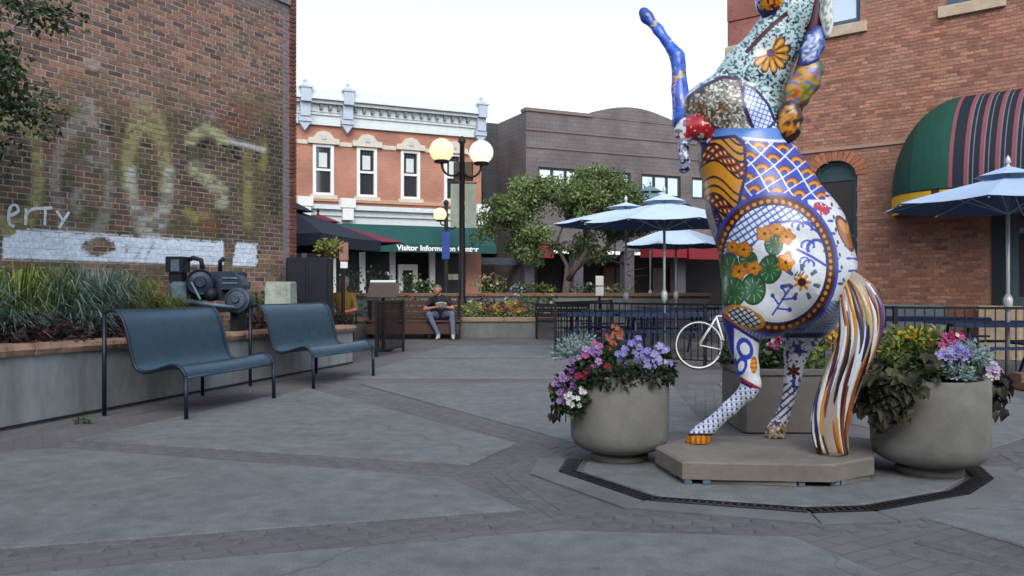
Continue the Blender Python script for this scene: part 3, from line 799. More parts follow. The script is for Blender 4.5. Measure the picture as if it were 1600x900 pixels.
b = MB(); NT = 16
ulist = [auc - (auc - au0) * math.cos(math.pi / 2 * i / 14) for i in range(15)]
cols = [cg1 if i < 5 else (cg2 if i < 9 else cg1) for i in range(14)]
period = 0.21; n_st = int((aue - auc) / period)
for i in range(n_st):
    s0 = auc + (aue - auc) * i / n_st; w_ = (aue - auc) / n_st
    for fr_, cc in ((0.25, cp), (0.33, cw), (0.55, cd), (0.62, cw), (1.0, cd)):
        ulist.append(s0 + w_ * fr_); cols.append(cc if i else (cp if fr_ < .3 else cd))
ulist += [aue + (au1 - aue) * math.sin(math.pi / 2 * i / 10) for i in range(1, 11)]; cols += [cg1] * 10
for i in range(len(ulist) - 1):
    for j in range(NT):
        t0, t1 = math.pi / 2 * j / NT, math.pi / 2 * (j + 1) / NT
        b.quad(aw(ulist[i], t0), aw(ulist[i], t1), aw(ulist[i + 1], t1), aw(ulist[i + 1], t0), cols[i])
fab = mat('awning_fabric', (1, 1, 1), 0.75, attr=True, var=0.1, scale=4, bump=0.1, bscale=200, sub=0.12)
ao = b.build('canopy', fab, AW, smooth=False, color=True)
b = MB()
for i in range(len(ulist) - 1):
    p0, p1 = aw(ulist[i], math.pi / 2), aw(ulist[i + 1], math.pi / 2); dz = Vector((0, 0, -0.36))
    b.quad(p0 + Vector((0, 0, -.004)), p0 + dz, p1 + dz, p1 + Vector((0, 0, -.004)), L(206, 162, 40) if int((p0 - p1).length * 0 + ulist[i] / 0.11) % 9 else L(60, 50, 30))
b.build('valance', fab, AW, color=True)
b = MB(); b.tube([aw(u, math.pi / 2) + Vector((0, 0, -.012)) for u in ulist], 0.014, 6); b.tube([aw(u, math.pi / 2) * 1.0 + Vector((0, 0, -.3)) for u in ulist], 0.012, 6)
b.build('frame', mat('dark_metal', L(40, 42, 46), 0.5, 0.5), AW)
# ================================================================== FAR BUILDINGS
WV = frame((-5.115, 35.0), (0.907, 0.421))
vu = lambda px: wuv(WV, px, 300)[0]
vz = lambda px, py: wuv(WV, px, py)[1]
VB = thing('brick_shop_building', 'two storey brick shop building with ornate pale cornice and white trimmed windows', 'building', WV @ Vector((vu(752), 0, 0)))
vbm = brick_mat('orange_brick', L(170, 118, 100), L(158, 108, 92), L(158, 124, 108), WV, bump=0.2)
v0, v1 = vu(380), vu(752)
pale = mat('pale_blue_trim', L(196, 206, 208), 0.6, var=0.08, scale=4); grey_b = mat('grey_blue_bracket', L(166, 178, 192), 0.6, var=0.12, scale=6)
cream = mat('cream_stone', L(192, 186, 172), 0.8, var=0.1, scale=5); whitep = mat('white_paint', L(214, 216, 214), 0.5, var=0.06, scale=5)
wins = [505, 573, 641, 708, 437]
zt, zbt = vz(573, 231), vz(573, 308)
b = MB(); ww = (vu(589) - vu(557.5)) / 2
us = sorted([(vu(p) - ww, vu(p) + ww) for p in wins]); u = v0; zc = vz(610, 216)
zg = vz(640, 350)          # top of the shop front
for a, c in us:
    b.box(WV, (u, 0, zg), (a, 0.35, zc)); b.box(WV, (a, 0, zg), (c, 0.35, zbt)); b.box(WV, (a, 0, zt), (c, 0.35, zc)); u = c
b.box(WV, (u, 0, zg), (v1, 0.35, zc)); b.box(WV, (v0, 0, zc + .002), (v1, 0.35, vz(610, 158)))
b.box(WV, (v1 - .36, 0.352, 0), (v1 - .01, 12, vz(610, 165))); b.box(WV, (v0, 0.352, 0), (v0 + .3, 12, vz(610, 165))); b.box(WV, (v0 + .31, 0.36, vz(610, 170)), (v1 - .37, 12, vz(610, 168)))
b.box(WV, (v1 - .75, -0.03, 0), (v1 - .02, 0.34, zg - .003))
b.build('wall', vbm, VB)
for k, (a, c) in enumerate(us):
    f = MB(); f.box(WV, (a, -0.06, zbt), (a + .13, 0.1, zt)); f.box(WV, (c - .13, -0.06, zbt), (c, 0.1, zt)); f.box(WV, (a + .13, -0.05, zt - .1), (c - .13, 0.1, zt)); f.box(WV, (a + .13, -0.05, zbt), (c - .13, 0.1, zbt + .1))
    zm = (zt + zbt) / 2; f.box(WV, (a + .13, -0.03, zm - .04), (c - .13, 0.1, zm + .05))
    fo = f.build('window', whitep, VB)
    MB().box(WV, (a + .12, 0.06, zm + .02), (c - .12, 0.07, zt - .06)).build('pane', wglass, fo)
    MB().box(WV, (a + .12, 0.05, zbt + .05), (c - .12, 0.06, zm)).build('pane', wglass, fo)
    MB().box(WV, (a + .26, 0.055, zm + .12), (c - .26, 0.058, zt - .32)).build('blind', mat('window_blind', L(190, 200, 200), 0.8, var=0.05), fo)
    b = MB()
    for j in range(5): b.box(WV, (a + .16 + j * .13, 0.03, zt - .3), (a + .19 + j * .13, 0.05, zt - .1))
    b.build('muntin', mat('dark_muntin', L(50, 60, 72), 0.5), fo)
    # pediment hood
    cu = (a + c) / 2; hw = (c - a) / 2 + .2
    pr = [(-hw, zt + .02), (hw, zt + .02), (hw, zt + .24), (hw - .2, zt + .26), (.25, zt + .48), (0, zt + .55), (-.25, zt + .48), (-hw + .2, zt + .26), (-hw, zt + .24)]
    h = MB(); n_ = len(pr)
    h.add([WV @ Vector((cu + x, -0.16, z)) for x, z in pr] + [WV @ Vector((cu + x, 0.02, z)) for x, z in pr], [tuple(range(n_)), tuple(range(2 * n_ - 1, n_ - 1, -1))] + [(i, n_ + i, n_ + (i + 1) % n_, (i + 1) % n_) for i in range(n_)])
    ho = h.build('window_hood', cream, VB)
    MB().box(WV, (cu - .1, -0.19, zt + .2), (cu + .1, -0.158, zt + .36)).build('rosette', grey_b, ho)
    MB().box(WV, (a - .12, -0.14, zbt - .16), (c + .12, 0.05, zbt - .003)).build('sill', cream, fo)
# stone string courses
prev = v0
for a, c in us + [(v1 + .19, 0)]:
    MB().box(WV, (prev, -0.06, zt - .02), (a - .21, 0.01, zt + .15)).build('string_course', cream, VB); prev = c + .21
MB().box(WV, (v0, -0.12, vz(610, 319)), (v1, 0.01, vz(610, 313))).build('sill_course', mat('tan_stone', L(170, 138, 112), 0.8, var=0.1), VB)
# main cornice
zA = vz(610, 156); zB = vz(610, 205); H_ = zA - zB
b = MB()
for (f0, f1, d) in ((0.0, 0.10, 0.14), (0.105, 0.30, 0.10), (0.305, 0.38, 0.17), (0.385, 0.62, 0.2), (0.625, 0.72, 0.42), (0.725, 0.80, 0.58), (0.805, 1.0, 0.45), (1.003, 1.10, 0.36)):
    b.box(WV, (v0, -d, zB + H_ * f0), (v1 + .06, 0.0 if d < .4 else 0.0, zB + H_ * f1 - .004))
b.build('cornice', pale, VB)
for k in range(15 + 9):
    uu = vu(727) - k * 0.36 * 0.98
    if any(abs(uu - vu(p)) < .3 for p in (474, 540, 745)): continue
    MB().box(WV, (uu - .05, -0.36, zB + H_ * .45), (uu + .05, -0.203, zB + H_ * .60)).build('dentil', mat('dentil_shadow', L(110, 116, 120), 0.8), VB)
for p in (474, 540, 747):
    cu = vu(p); br = MB()
    br.box(WV, (cu - .2, -0.64, zB + H_ * .62), (cu + .2, -0.02, zB + H_ * 1.02)); br.box(WV, (cu - .2, -0.45, zB + H_ * .2), (cu + .2, -0.03, zB + H_ * .615)); br.box(WV, (cu - .25, -0.4, zB + .06), (cu + .25, -0.03, zB + H_ * .195))
    pts = [(-.25, zB + .057), (.25, zB + .057), (0, zB - .3)]
    br.add([WV @ Vector((cu + x, -0.34, z)) for x, z in pts] + [WV @ Vector((cu + x * .9, -0.02, z)) for x, z in pts], [(0, 2, 1), (3, 4, 5), (0, 3, 5, 2), (2, 5, 4, 1), (1, 4, 3, 0)])
    bo = br.build('bracket', grey_b, VB)
    fn = MB(); zz = zB + H_ * 1.02
    fn.box(WV, (cu - .26, -0.68, zz + .003), (cu + .26, 0.0, zz + .08))
    base = [(-.2, -.55), (.2, -.55), (.2, -.1), (-.2, -.1)]; ap = WV @ Vector((cu, -.33, zz + .78))
    fn.add([WV @ Vector((cu + x, y, zz + .083)) for x, y in base] + [WV @ Vector((cu + x * .3, -.33 + (y + .33) * .3, zz + .27)) for x, y in base], [(0, 1, 5, 4), (1, 2, 6, 5), (2, 3, 7, 6), (3, 0, 4, 7), (4, 5, 6, 7), (0, 3, 2, 1)])
    fn.sphere(WV @ Vector((cu, -.33, zz + .33)), .09, 8, 6)
    fn.build('finial', grey_b, bo)
# shop front cornice, awning with lettering
zs1, zs0 = vz(610, 325), vz(610, 352)
b = MB(); b.box(WV, (v0, -0.4, zs1 - .18), (v1, 0, zs1)); b.box(WV, (v0, -0.22, zs1 - .42), (v1, 0, zs1 - .184)); b.box(WV, (v0, -0.12, zs0), (v1, 0, zs1 - .424)); b.build('shop_cornice', pale, VB)
for p in (474, 540, 749):
    cu = vu(p); MB().box(WV, (cu - .3, -0.5, zs1 - .1), (cu + .3, -0.002, zs1 + .28)).box(WV, (cu - .22, -0.46, zs1 - .6), (cu + .22, -0.002, zs1 - .104)).build('shop_bracket', whitep, VB)
wa, wb = vu(500), vu(748); zq = zs0 - .02; zaw = vz(640, 385); za0 = vz(640, 397)
b = MB(); pj = 1.5
prof = [(0.0, zq), (-pj, zaw), (-pj, za0), (-pj + .03, za0), (-pj + .03, zaw - .03), (0.0, zq - .05)]
for ua, ub in ((wa, wb),):
    n_ = len(prof); vs_ = [WV @ Vector((ua, y - .41, z)) for y, z in prof] + [WV @ Vector((ub, y - .41, z)) for y, z in prof]
    b.add(vs_, [(i, (i + 1) % n_, n_ + (i + 1) % n_, n_ + i) for i in range(n_)] + [tuple(range(n_ - 1, -1, -1)), tuple(range(n_, 2 * n_))])
aw_o = b.build('awning', mat('teal_awning', L(26, 78, 76), 0.7, var=0.1, scale=3, sub=0.1), VB)
cu_ = bpy.data.curves.new('txt', 'FONT'); cu_.body = 'Visitor Information Center'; cu_.size = 0.42; cu_.extrude = 0.006; cu_.offset = 0.014; cu_.space_character = 1.02
to = bpy.data.objects.new('txt', cu_); scene.collection.objects.link(to)
dg = bpy.context.evaluated_depsgraph_get(); tm = bpy.data.meshes.new_from_object(to.evaluated_get(dg)); bpy.data.objects.remove(to)
ta, tb = vu(599), vu(722); xs = [v.co.x for v in tm.vertices]; sx = (tb - ta) / (max(xs) - min(xs))
tm.transform(WV @ Matrix.Translation((ta, -pj - .424, za0 + .07)) @ Matrix.Diagonal((sx, 1, sx * .95, 1)) @ Matrix.Rotation(math.pi / 2, 4, 'X'))
tm.materials.clear(); tm.materials.append(mat('white_lettering', L(235, 238, 238), 0.5, var=0.02)); link('lettering', tm, aw_o)
# shop front: columns, door, dark glass
b = MB(); b.box(WV, (v0, 0.9, 0), (v1 - .4, 1.0, zs0)); b.build('shop_interior', interior, VB)
for p in (520, 566, 613, 675):
    cu = vu(p); MB().box(WV, (cu - .11, -0.1, 0), (cu + .11, 0.1, zg - .35)).build('column', whitep, VB)
MB().box(WV, (v0, -0.06, zg - .348), (v1 - .76, 0.12, zs0 - .003)).build('transom_board', mat('grey_board', L(120, 124, 124), 0.7), VB)
for a, c in ((520, 566), (566, 613), (675, 722)):
    MB().box(WV, (vu(a) + .12, 0.02, 0.7), (vu(c) - .12, 0.03, zg - .36)).build('shop_pane', wglass, VB)
d0, d1 = vu(622), vu(652)
b = MB(); b.box(WV, (d0, -0.05, 0), (d0 + .2, 0.1, 2.2)); b.box(WV, (d1 - .2, -0.05, 0), (d1, 0.1, 2.2)); b.box(WV, (d0 + .2, -0.045, 1.95), (d1 - .2, 0.1, 2.2)); b.box(WV, (d0 + .2, -0.04, 0), (d1 - .2, 0.1, 0.9))
do = b.build('door', whitep, VB); MB().box(WV, (d0 + .2, 0.02, .9), (d1 - .2, 0.03, 1.95)).build('pane', wglass, do)
for p, q in ((696, 706), (707, 716)):
    MB().box(WV, (vu(p), -0.0, vz(p, 437)), (vu(q), 0.015, vz(p, 428))).build('window_notice', mat('paper_notice', L(196, 190, 160), 0.8), VB)

# ---- dark grey-brown modern building with an arched parapet
WG = frame((4.62, 40.0), (0.907, 0.421))
gu = lambda px: wuv(WG, px, 300)[0]; gz = lambda px, py: wuv(WG, px, py)[1]
GB = thing('grey_building', 'dark grey brown two storey building with shallow arched parapet behind the tree', 'building', WG @ Vector((gu(822), 0, 0)))
gmat = brick_mat('grey_block', L(106, 100, 100), L(100, 95, 96), L(88, 84, 85), WG, bump=0.15, bw=0.4, bh=0.2, mort=0.012)
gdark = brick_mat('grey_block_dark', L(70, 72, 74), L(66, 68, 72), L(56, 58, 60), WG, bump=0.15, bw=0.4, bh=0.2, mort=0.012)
g0, g1 = gu(822), gu(1230); zr = gz(900, 181); gwt, gwb = gz(950, 268), gz(950, 303)
bays = [(841, 907), (921, 986), (1002, 1064), (1081, 1140), (1156, 1212)]
b = MB(); u = g0; z2 = gz(950, 392)
for a, c in bays:
    a, c = gu(a), gu(c); b.box(WG, (u, 0, z2), (a, 0.4, zr)); b.box(WG, (a, 0, z2), (c, 0.4, gwb)); b.box(WG, (a, 0, gwt), (c, 0.4, zr)); u = c
b.box(WG, (u, 0, z2), (g1, 0.4, zr)); b.box(WG, (g0, 0.402, 0), (g0 + .4, 10, zr - .01)); b.box(WG, (g0 + .41, .41, zr - .4), (g1, 10, zr - .05))
b.build('wall', gmat, GB)
pr = [(gu(925), zr + .003), (gu(925), zr + .26)] + [(gu(925) + (gu(1050) - gu(925)) * t, zr + .26 + 0.42 * math.sin(math.pi * t)) for t in [i / 10 for i in range(1, 10)]] + [(gu(1050), zr + .26), (gu(1050), zr + .003)]
h = MB(); n_ = len(pr); h.add([WG @ Vector((x, -.03, z)) for x, z in pr] + [WG @ Vector((x, .5, z)) for x, z in pr], [tuple(range(n_ - 1, -1, -1)), tuple(range(n_, 2 * n_))] + [(i, (i + 1) % n_, n_ + (i + 1) % n_, n_ + i) for i in range(n_)])
h.build('arched_parapet', gmat, GB)
for a, c in ((g0 - .05, gu(925) - .01), (gu(1050) + .01, g1)): MB().box(WG, (a, -0.08, zr + .003), (c, .5, zr + .16)).build('coping', mat('coping_brown', L(112, 98, 94), 0.8, var=.1), GB)
for py in (214, 240): MB().box(WG, (g0, -0.05, gz(950, py)), (g1, -0.003, gz(950, py - 2))).build('band_course', mat('coping_brown', (0, 0, 0)), GB)
mull = mat('dark_mullion', L(40, 42, 46), 0.5)
for a, c in bays:
    a, c = gu(a), gu(c); f = MB(); f.box(WG, (a, 0.06, gwt - .1), (c, 0.2, gwt)); f.box(WG, (a, 0.06, gwb), (c, 0.2, gwb + .1))
    for t in (0, 1 / 3, 2 / 3, 1): f.box(WG, (a + (c - a - .1) * t, 0.055, gwb + .1), (a + (c - a - .1) * t + .1, 0.205, gwt - .1))
    fo = f.build('window', mull, GB)
    for t in range(3):
        s_ = (c - a) / 3; MB().box(WG, (a + s_ * t + .06, 0.12, gwb + .06), (a + s_ * (t + 1) - .05, 0.13, gwt - .06)).build('pane', brightglass, fo)
# left recessed wing
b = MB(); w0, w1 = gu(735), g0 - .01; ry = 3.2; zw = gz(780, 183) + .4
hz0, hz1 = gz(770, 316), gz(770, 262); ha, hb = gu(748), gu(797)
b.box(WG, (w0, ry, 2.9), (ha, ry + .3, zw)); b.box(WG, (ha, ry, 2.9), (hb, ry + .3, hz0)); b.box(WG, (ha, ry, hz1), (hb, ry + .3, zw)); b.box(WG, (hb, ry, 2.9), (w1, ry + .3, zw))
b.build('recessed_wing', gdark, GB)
f = MB()
for t in (0, .33, .6, 1): f.box(WG, (ha + (hb - ha - .12) * t, ry + .05, hz0), (ha + (hb - ha - .12) * t + .12, ry + .2, hz1))
f.box(WG, (ha + .12, ry + .06, (hz0 + hz1) / 2 - .3), (hb - .12, ry + .19, (hz0 + hz1) / 2 - .2)); fo = f.build('window', mull, GB)
MB().box(WG, (ha + .02, ry + .12, hz0), (hb - .02, ry + .13, hz1)).build('pane', brightglass, fo)
# ground floor: dark recess, posts, red awnings, beams
b = MB(); b.box(WG, (w0, 3.6, 0), (g1, 3.8, z2)); b.build('ground_floor_back', mat('dark_storefront', L(40, 34, 34), 0.8, var=.4, scale=.8), GB)
MB().box(WG, (w0, 0.6, gz(780, 413)), (g0 - .02, 1.0, gz(780, 402))).build('beam', mat('slate_beam', L(64, 70, 80), 0.7), GB)
for p in (828, 905, 985, 1066, 1146): MB().box(WG, (gu(p) - .25, 0.05, 0), (gu(p) + .25, 0.55, z2 - .003)).build('post', mat('mauve_post', L(84, 78, 88), 0.8, var=.15), GB)
red = mat('red_awning', L(120, 28, 38), 0.75, var=0.12)
for a, c, t, bt in ((806, 848, 386, 406), (1056, 1140, 384, 404), (1000, 1052, 386, 402)):
    ua, ub = gu(a), gu(c); zt_, zb_ = gz(950, t), gz(950, bt); m_ = MB()
    vs_ = [WG @ Vector(q) for q in ((ua, -.02, zt_ + .3), (ub, -.02, zt_ + .3), (ub, -1.1, zt_ - .1), (ua, -1.1, zt_ - .1), (ua, -1.1, zb_), (ub, -1.1, zb_), (ub, -.02, zb_), (ua, -.02, zb_))]
    m_.add(vs_, [(0, 3, 2, 1), (3, 4, 5, 2), (0, 7, 4, 3), (1, 2, 5, 6), (0, 1, 6, 7), (4, 7, 6, 5)]); m_.build('awning', red, GB)
for i, p in enumerate((862, 880, 945, 1010, 1030, 1090, 1118)):
    MB().box(WG, (gu(p) - .35, 3.45, .4), (gu(p) + .35, 3.59, 2.3)).build('shop_window', mat('shop_window_%d' % (i % 3), [L(80, 36, 34), L(70, 54, 40), L(90, 78, 80)][i % 3], 0.5, var=.5, scale=3), GB)

# ---- unseen building added behind the viewer to shade the foreground
WN = frame((-16, -9.0), (1, 0))
nb = struct(MB().box(IDM, (-18, -22, 0), (14, -7.5, 7.6)).build('added_shade_building', brick_mat('added_building_brick', L(150, 96, 78), L(138, 88, 72), L(140, 116, 100), WN)))
for i in range(7):
    for k in range(2):
        x = -15.5 + i * 4.1; z = 1.0 + k * 3.4
        MB().box(IDM, (x, -7.497, z), (x + 1.5, -7.44, z + 2.3)).build('window', wglass, nb)
# ================================================================== LEFT SIDE: raised bed, benches, machine
pwA, pwB = G(-420, 752), G(551, 567)
pd = Vector((pwB.x - pwA.x, pwB.y - pwA.y, 0)); plen = pd.length
PW = frame(pwA, pd)
capz = lambda u: 0.745 + (0.61 - 0.745) * u / plen
RW = thing('raised_bed', 'long concrete raised bed with sandstone cap beside the brick building', 'planter', pwB)
b = MB()
vs_ = []
for u in (0, plen):
    for y, z in ((0, -.01), (0, capz(u) - .1), (.18, capz(u) - .1), (.18, -.01)): vs_.append(PW @ Vector((u, y, z)))
b.add(vs_, [(0, 4, 5, 1), (1, 5, 6, 2), (2, 6, 7, 3), (0, 3, 7, 4), (0, 1, 2, 3), (4, 7, 6, 5)])
cw_m = mat('cast_concrete', L(138, 144, 146), 0.85, var=0.14, scale=2.0, bump=0.15, stain=0.42, stain_scale=1.6, stretch=(1.6, 1.6, .5))
b.build('wall', cw_m, RW)
MB().box(PW, (plen - .16, 0.182, -.01), (plen, 1.15, capz(plen) - .1)).build('end_wall', cw_m, RW)
cap_m = mat('sandstone_cap', L(146, 120, 102), 0.9, var=0.5, scale=4.5, bump=0.9, bscale=11, stain=0.35, stain_scale=4)
u = 0.0
while u < plen - .05:
    w_ = min(rnd.uniform(0.9, 1.35), plen - u + .03)
    n = 10; c = MB(); top, bot = [], []
    ring_ = []
    for i in range(n + 1):
        uu = u + .004 + (w_ - .008) * i / n; z = capz(uu)
        yo = -0.05 + rnd.uniform(-.014, .014)
        ring_.append([PW @ Vector((uu, yo + .012, z - .098)), PW @ Vector((uu, yo - rnd.uniform(0, .012), z - .05)), PW @ Vector((uu, yo + .01, z - .012 + rnd.uniform(-.006, .004))), PW @ Vector((uu, .0, z)), PW @ Vector((uu, .26, z)), PW @ Vector((uu, .26, z - .098))])
    vs_ = [p for r_ in ring_ for p in r_]; fs = []
    for i in range(n):
        for j in range(6): a = i * 6 + j; a2 = i * 6 + (j + 1) % 6; fs.append((a, a + 6, a2 + 6, a2))
    fs += [tuple(range(6)), tuple(n * 6 + j for j in range(5, -1, -1))]
    c.add(vs_, fs); c.build('cap_stone', cap_m, RW); u += w_
MB().box(PW, (0.01, -.014, 0.0), (plen - .02, -.002, .022)).build('base_joint', mat('joint_filler', (.015, .016, .018), .9), RW)
soil = mat('soil', (0.035, 0.027, 0.02), 0.95, var=0.4, scale=20, bump=0.6, bscale=40)
sz = lambda p: 0.60
sp = [PW @ Vector((0, .27, 0)), PW @ Vector((plen - .17, .27, 0)), WL @ Vector((uc0 - .3, -.05, 0)), WL @ Vector((-6, -.05, 0))]
MB().prism([(p.x, p.y) for p in sp], 0.2, 0.56).build('soil', soil, RW)

# ---- benches of one curved metal sheet
bm_ = mat('bench_blue_metal', L(34, 72, 90), 0.27, 0.45, var=0.2, scale=9, bump=0.25, bscale=230, spec=0.7, stain=0.15, stain_scale=5, coat=0.2)
bm_d = mat('bench_frame_metal', L(26, 38, 54), 0.4, 0.3, var=0.12, scale=9, spec=0.5)
def make_bench(label):
    root = thing('bench', label, 'bench', (0, 0, 0), 'blue metal benches along the raised bed')
    prof = [(0.0, 0.955), (0.05, 0.985), (0.12, 0.985), (0.175, 0.945), (0.215, 0.88), (0.255, 0.76), (0.285, 0.64), (0.315, 0.53), (0.345, 0.465), (0.39, 0.428), (0.46, 0.415), (0.56, 0.435), (0.66, 0.466), (0.75, 0.487), (0.815, 0.474), (0.86, 0.435), (0.885, 0.38)]
    Ln = 1.5; n = 14; s = MB(); t = 0.006
    # smooth the profile
    P2 = []
    for i in range(len(prof) - 1):
        for k in range(3):
            f = k / 3; p0 = prof[max(i - 1, 0)]; p1 = prof[i]; p2 = prof[i + 1]; p3 = prof[min(i + 2, len(prof) - 1)]
            P2.append(tuple(0.5 * ((2 * p1[a]) + (-p0[a] + p2[a]) * f + (2 * p0[a] - 5 * p1[a] + 4 * p2[a] - p3[a]) * f * f + (-p0[a] + 3 * p1[a] - 3 * p2[a] + p3[a]) * f ** 3) for a in (0, 1)))
    P2.append(prof[-1])
    sheet_p = P2[2:]; m_ = len(sheet_p)
    for side in (0, 1):
        for i in range(m_):
            for j in range(n + 1):
                uu = 0.02 + (Ln - 0.04) * j / n; sag = 0.012 * math.sin(math.pi * j / n)
                d, z = sheet_p[i]; s.v.append((d + (t if side else 0) * .3, uu, z - sag * (1 if d > .35 else .3) - (t if side else 0))); s.c.append((1, 1, 1))
    W = n + 1
    for i in range(m_ - 1):
        for j in range(n):
            a = i * W + j; s.f.append((a, a + W, a + W + 1, a + 1)); o = m_ * W; s.f.append((o + a, o + a + 1, o + a + W + 1, o + a + W))
    link('seat_sheet', s.mesh('seat_sheet', bm_, True), root, local=True)
    for uu in (0.0, Ln):
        f = MB(); f.tube([(d, uu, z) for d, z in P2], 0.017, 8); link('side_rail', f.mesh('side_rail', bm_d, True), root, local=True)
        link('rear_post', MB().tube([(0, uu, 0.95), (0, uu, 0.0)], 0.02, 8).mesh('rear_post', bm_d, True), root, local=True)
        link('front_leg', MB().tube([(0.887, uu, 0.385), (0.892, uu, 0.0)], 0.02, 8).mesh('front_leg', bm_d, True), root, local=True)
    link('front_rail', MB().tube([(0.88, 0.017, 0.372), (0.88, Ln - .017, 0.372)], 0.011, 8).mesh('front_rail', bm_, True), root, local=True)
    link('top_rail', MB().tube([(0.06, 0.017, 0.985), (0.06, Ln - .017, 0.985)], 0.012, 8).mesh('top_rail', bm_d, True), root, local=True)
    return root
def bench_at(root, post, front):
    d = Vector((front.x - post.x, front.y - post.y, 0)).normalized()
    root.location = (post.x, post.y, 0.0); root.rotation_euler = (0, 0, math.atan2(d.y, d.x))
b1 = make_bench('nearest blue metal bench with curved seat before the raised bed'); bench_at(b1, G(163, 649), G(291, 655))
b2 = bpy.data.objects.new('bench', None); scene.collection.objects.link(b2); b2.empty_display_size = .1
tag(b2, 'farther blue metal bench with curved seat beside the dark cabinet', 'bench', 'blue metal benches along the raised bed')
for ch in list(b1.children):
    c = ch.copy(); scene.collection.objects.link(c); c.parent = b2
bench_at(b2, G(391, 602.5), G(493, 607))

# ---- old engine on the bed
eng = mat('engine_paint', L(52, 66, 84), 0.45, 0.35, var=0.35, scale=12, bump=0.3, bscale=40, stain=0.4, stain_scale=6)
eng2 = mat('engine_light', L(96, 116, 134), 0.5, 0.3, var=0.3, scale=10, stain=0.4, stain_scale=7)
eng3 = mat('engine_dark', L(28, 32, 40), 0.55, 0.3, var=0.3, scale=14)
EY = 10.45
EN = thing('antique_engine', 'old blue grey engine with round flywheel housing standing in the raised bed', 'engine', P(330, 485, EY) * 1.0)
EN.location.z = 0.56
ep = lambda px, py, dy=0.0: P(px, py, EY + dy)
def ebox(name, x0, y0, x1, y1, d0, d1, m_, bev=.012):
    a = P(x0, y1, EY); c = P(x1, y0, EY); MB().bbox(IDM, (a.x, EY + d0, a.z), (c.x, EY + d1, c.z), bev).build(name, m_, EN)
ebox('air_box', 264, 401, 291, 426, -.12, .14, eng3); ebox('air_box_panel', 273, 406, 286, 424, -.128, -.121, eng2, .002)
ebox('mount', 268, 426, 288, 442, -.1, .1, eng3); ebox('fuel_tank', 272, 440, 298, 468, -.2, .18, eng2, .05)
c = ep(313, 441, -.05); m_ = Matrix.Translation(c) @ Matrix.Rotation(math.radians(90), 4, 'X') @ Matrix.Rotation(.35, 4, 'Y')
MB().lathe([(.001, .13), (.06, .13), (.075, .10), (.13, .085), (.155, .11), (.165, .09), (.17, .0), (.165, -.16), (.1, -.18), (.001, -.18)], 28, m_).build('flywheel_housing', eng, EN, smooth=True, sharp=40)
ebox('engine_block', 300, 424, 372, 470, 0.05, .36, eng)
a = ep(343, 424); cv = MB()
pr = [(345, 452), (345, 428), (352, 424), (368, 425), (378, 436), (383, 446), (383, 452)]
w3 = [P(x, y, EY) for x, y in pr]; n_ = len(w3)
cv.add([Vector((p.x, EY - .06, p.z)) for p in w3] + [Vector((p.x, EY + .2, p.z)) for p in w3], [tuple(range(n_)), tuple(range(2 * n_ - 1, n_ - 1, -1))] + [(i, n_ + i, n_ + (i + 1) % n_, (i + 1) % n_) for i in range(n_)])
cv.build('valve_cover', eng, EN)
for y_ in (433, 441): ebox('cover_rib', 350, y_, 374, y_ + 3, -.075, -.061, eng2, .003)
c = ep(372, 470, -.12); MB().lathe([(.001, .11), (.04, .11), (.05, .085), (.11, .08), (.125, .055), (.155, .05), (.165, .0), (.165, -.1), (.001, -.12)], 22, Matrix.Translation(c) @ Matrix.Rotation(math.radians(80), 4, 'X')).build('gear_case', eng, EN, smooth=True, sharp=50)
MB().tube([ep(299, 441, -.24), ep(313, 468, -.26)], [.012, .016], 8).build('lever', eng2, EN)
MB().tube([ep(280, 470, -.25), ep(330, 476, -.28), ep(366, 480, -.3)], [.03, .026, .02], 10).build('drive_shaft', eng2, EN, smooth=True)
MB().tube([ep(344, 424, .1), ep(344, 408, .1), ep(350, 404, .1)], .028, 10).build('exhaust_stub', eng3, EN, smooth=True)
MB().tube([ep(292, 407, .1), ep(302, 403, .1), ep(314, 406, .1), ep(317, 420, .08)], .03, 10).build('intake_pipe', eng3, EN, smooth=True)
MB().sphere(ep(330, 460, -.12), .09, 12, 8).build('pump', eng3, EN, smooth=True)
MB().tube([ep(380, 452, .0), ep(390, 470, -.05), ep(391, 492, -.05)], .022, 8).build('hose', eng3, EN, smooth=True)
zb_ = .55
for x in (285, 372): p = ep(x, 480, .1); MB().box(IDM, (p.x - .05, EY - .05, zb_), (p.x + .05, EY + .3, 1.02)).build('support', eng3, EN)
ebox('skid', 275, 478, 385, 488, .02, .3, eng3)

# ---- utility boxes at the far end of the bed
p = P(478, 480, 12.8)
UC = thing('utility_cabinet', 'dark navy metal cabinet against the corner of the old brick wall', 'cabinet', (p.x, 12.8, .5))
nav = mat('navy_metal', L(22, 27, 40), 0.5, 0.2, var=0.15, scale=5, stain=.2, stain_scale=3)
x0, x1 = P(446, 400, 12.6).x, P(512, 400, 12.6).x; zt_ = P(478, 402, 12.6).z
MB().bbox(IDM, (x0, 12.62, .5), (x1, 13.02, zt_), .012).build('cabinet_body', nav, UC)
for k in range(2): MB().bbox(IDM, (x0 + .03 + k * (x1 - x0) / 2, 12.605, .62), (x0 - .02 + (k + 1) * (x1 - x0) / 2, 12.619, zt_ - .05), .004).build('cabinet_door', nav, UC)
MB().box(IDM, ((x0 + x1) / 2 + .05, 12.585, 1.1), ((x0 + x1) / 2 + .075, 12.604, 1.22)).build('handle', eng3, UC)
p = P(440, 470, 12.0)
pb_ = MB(); zt2 = P(440, 440, 11.9).z
vs_ = []
for z, w_ in ((.5, .2), (zt2 - .02, .175), (zt2, .16)):
    vs_ += [(p.x - w_, 11.8, z), (p.x + w_, 11.8, z), (p.x + w_, 12.15, z), (p.x - w_, 12.15, z)]
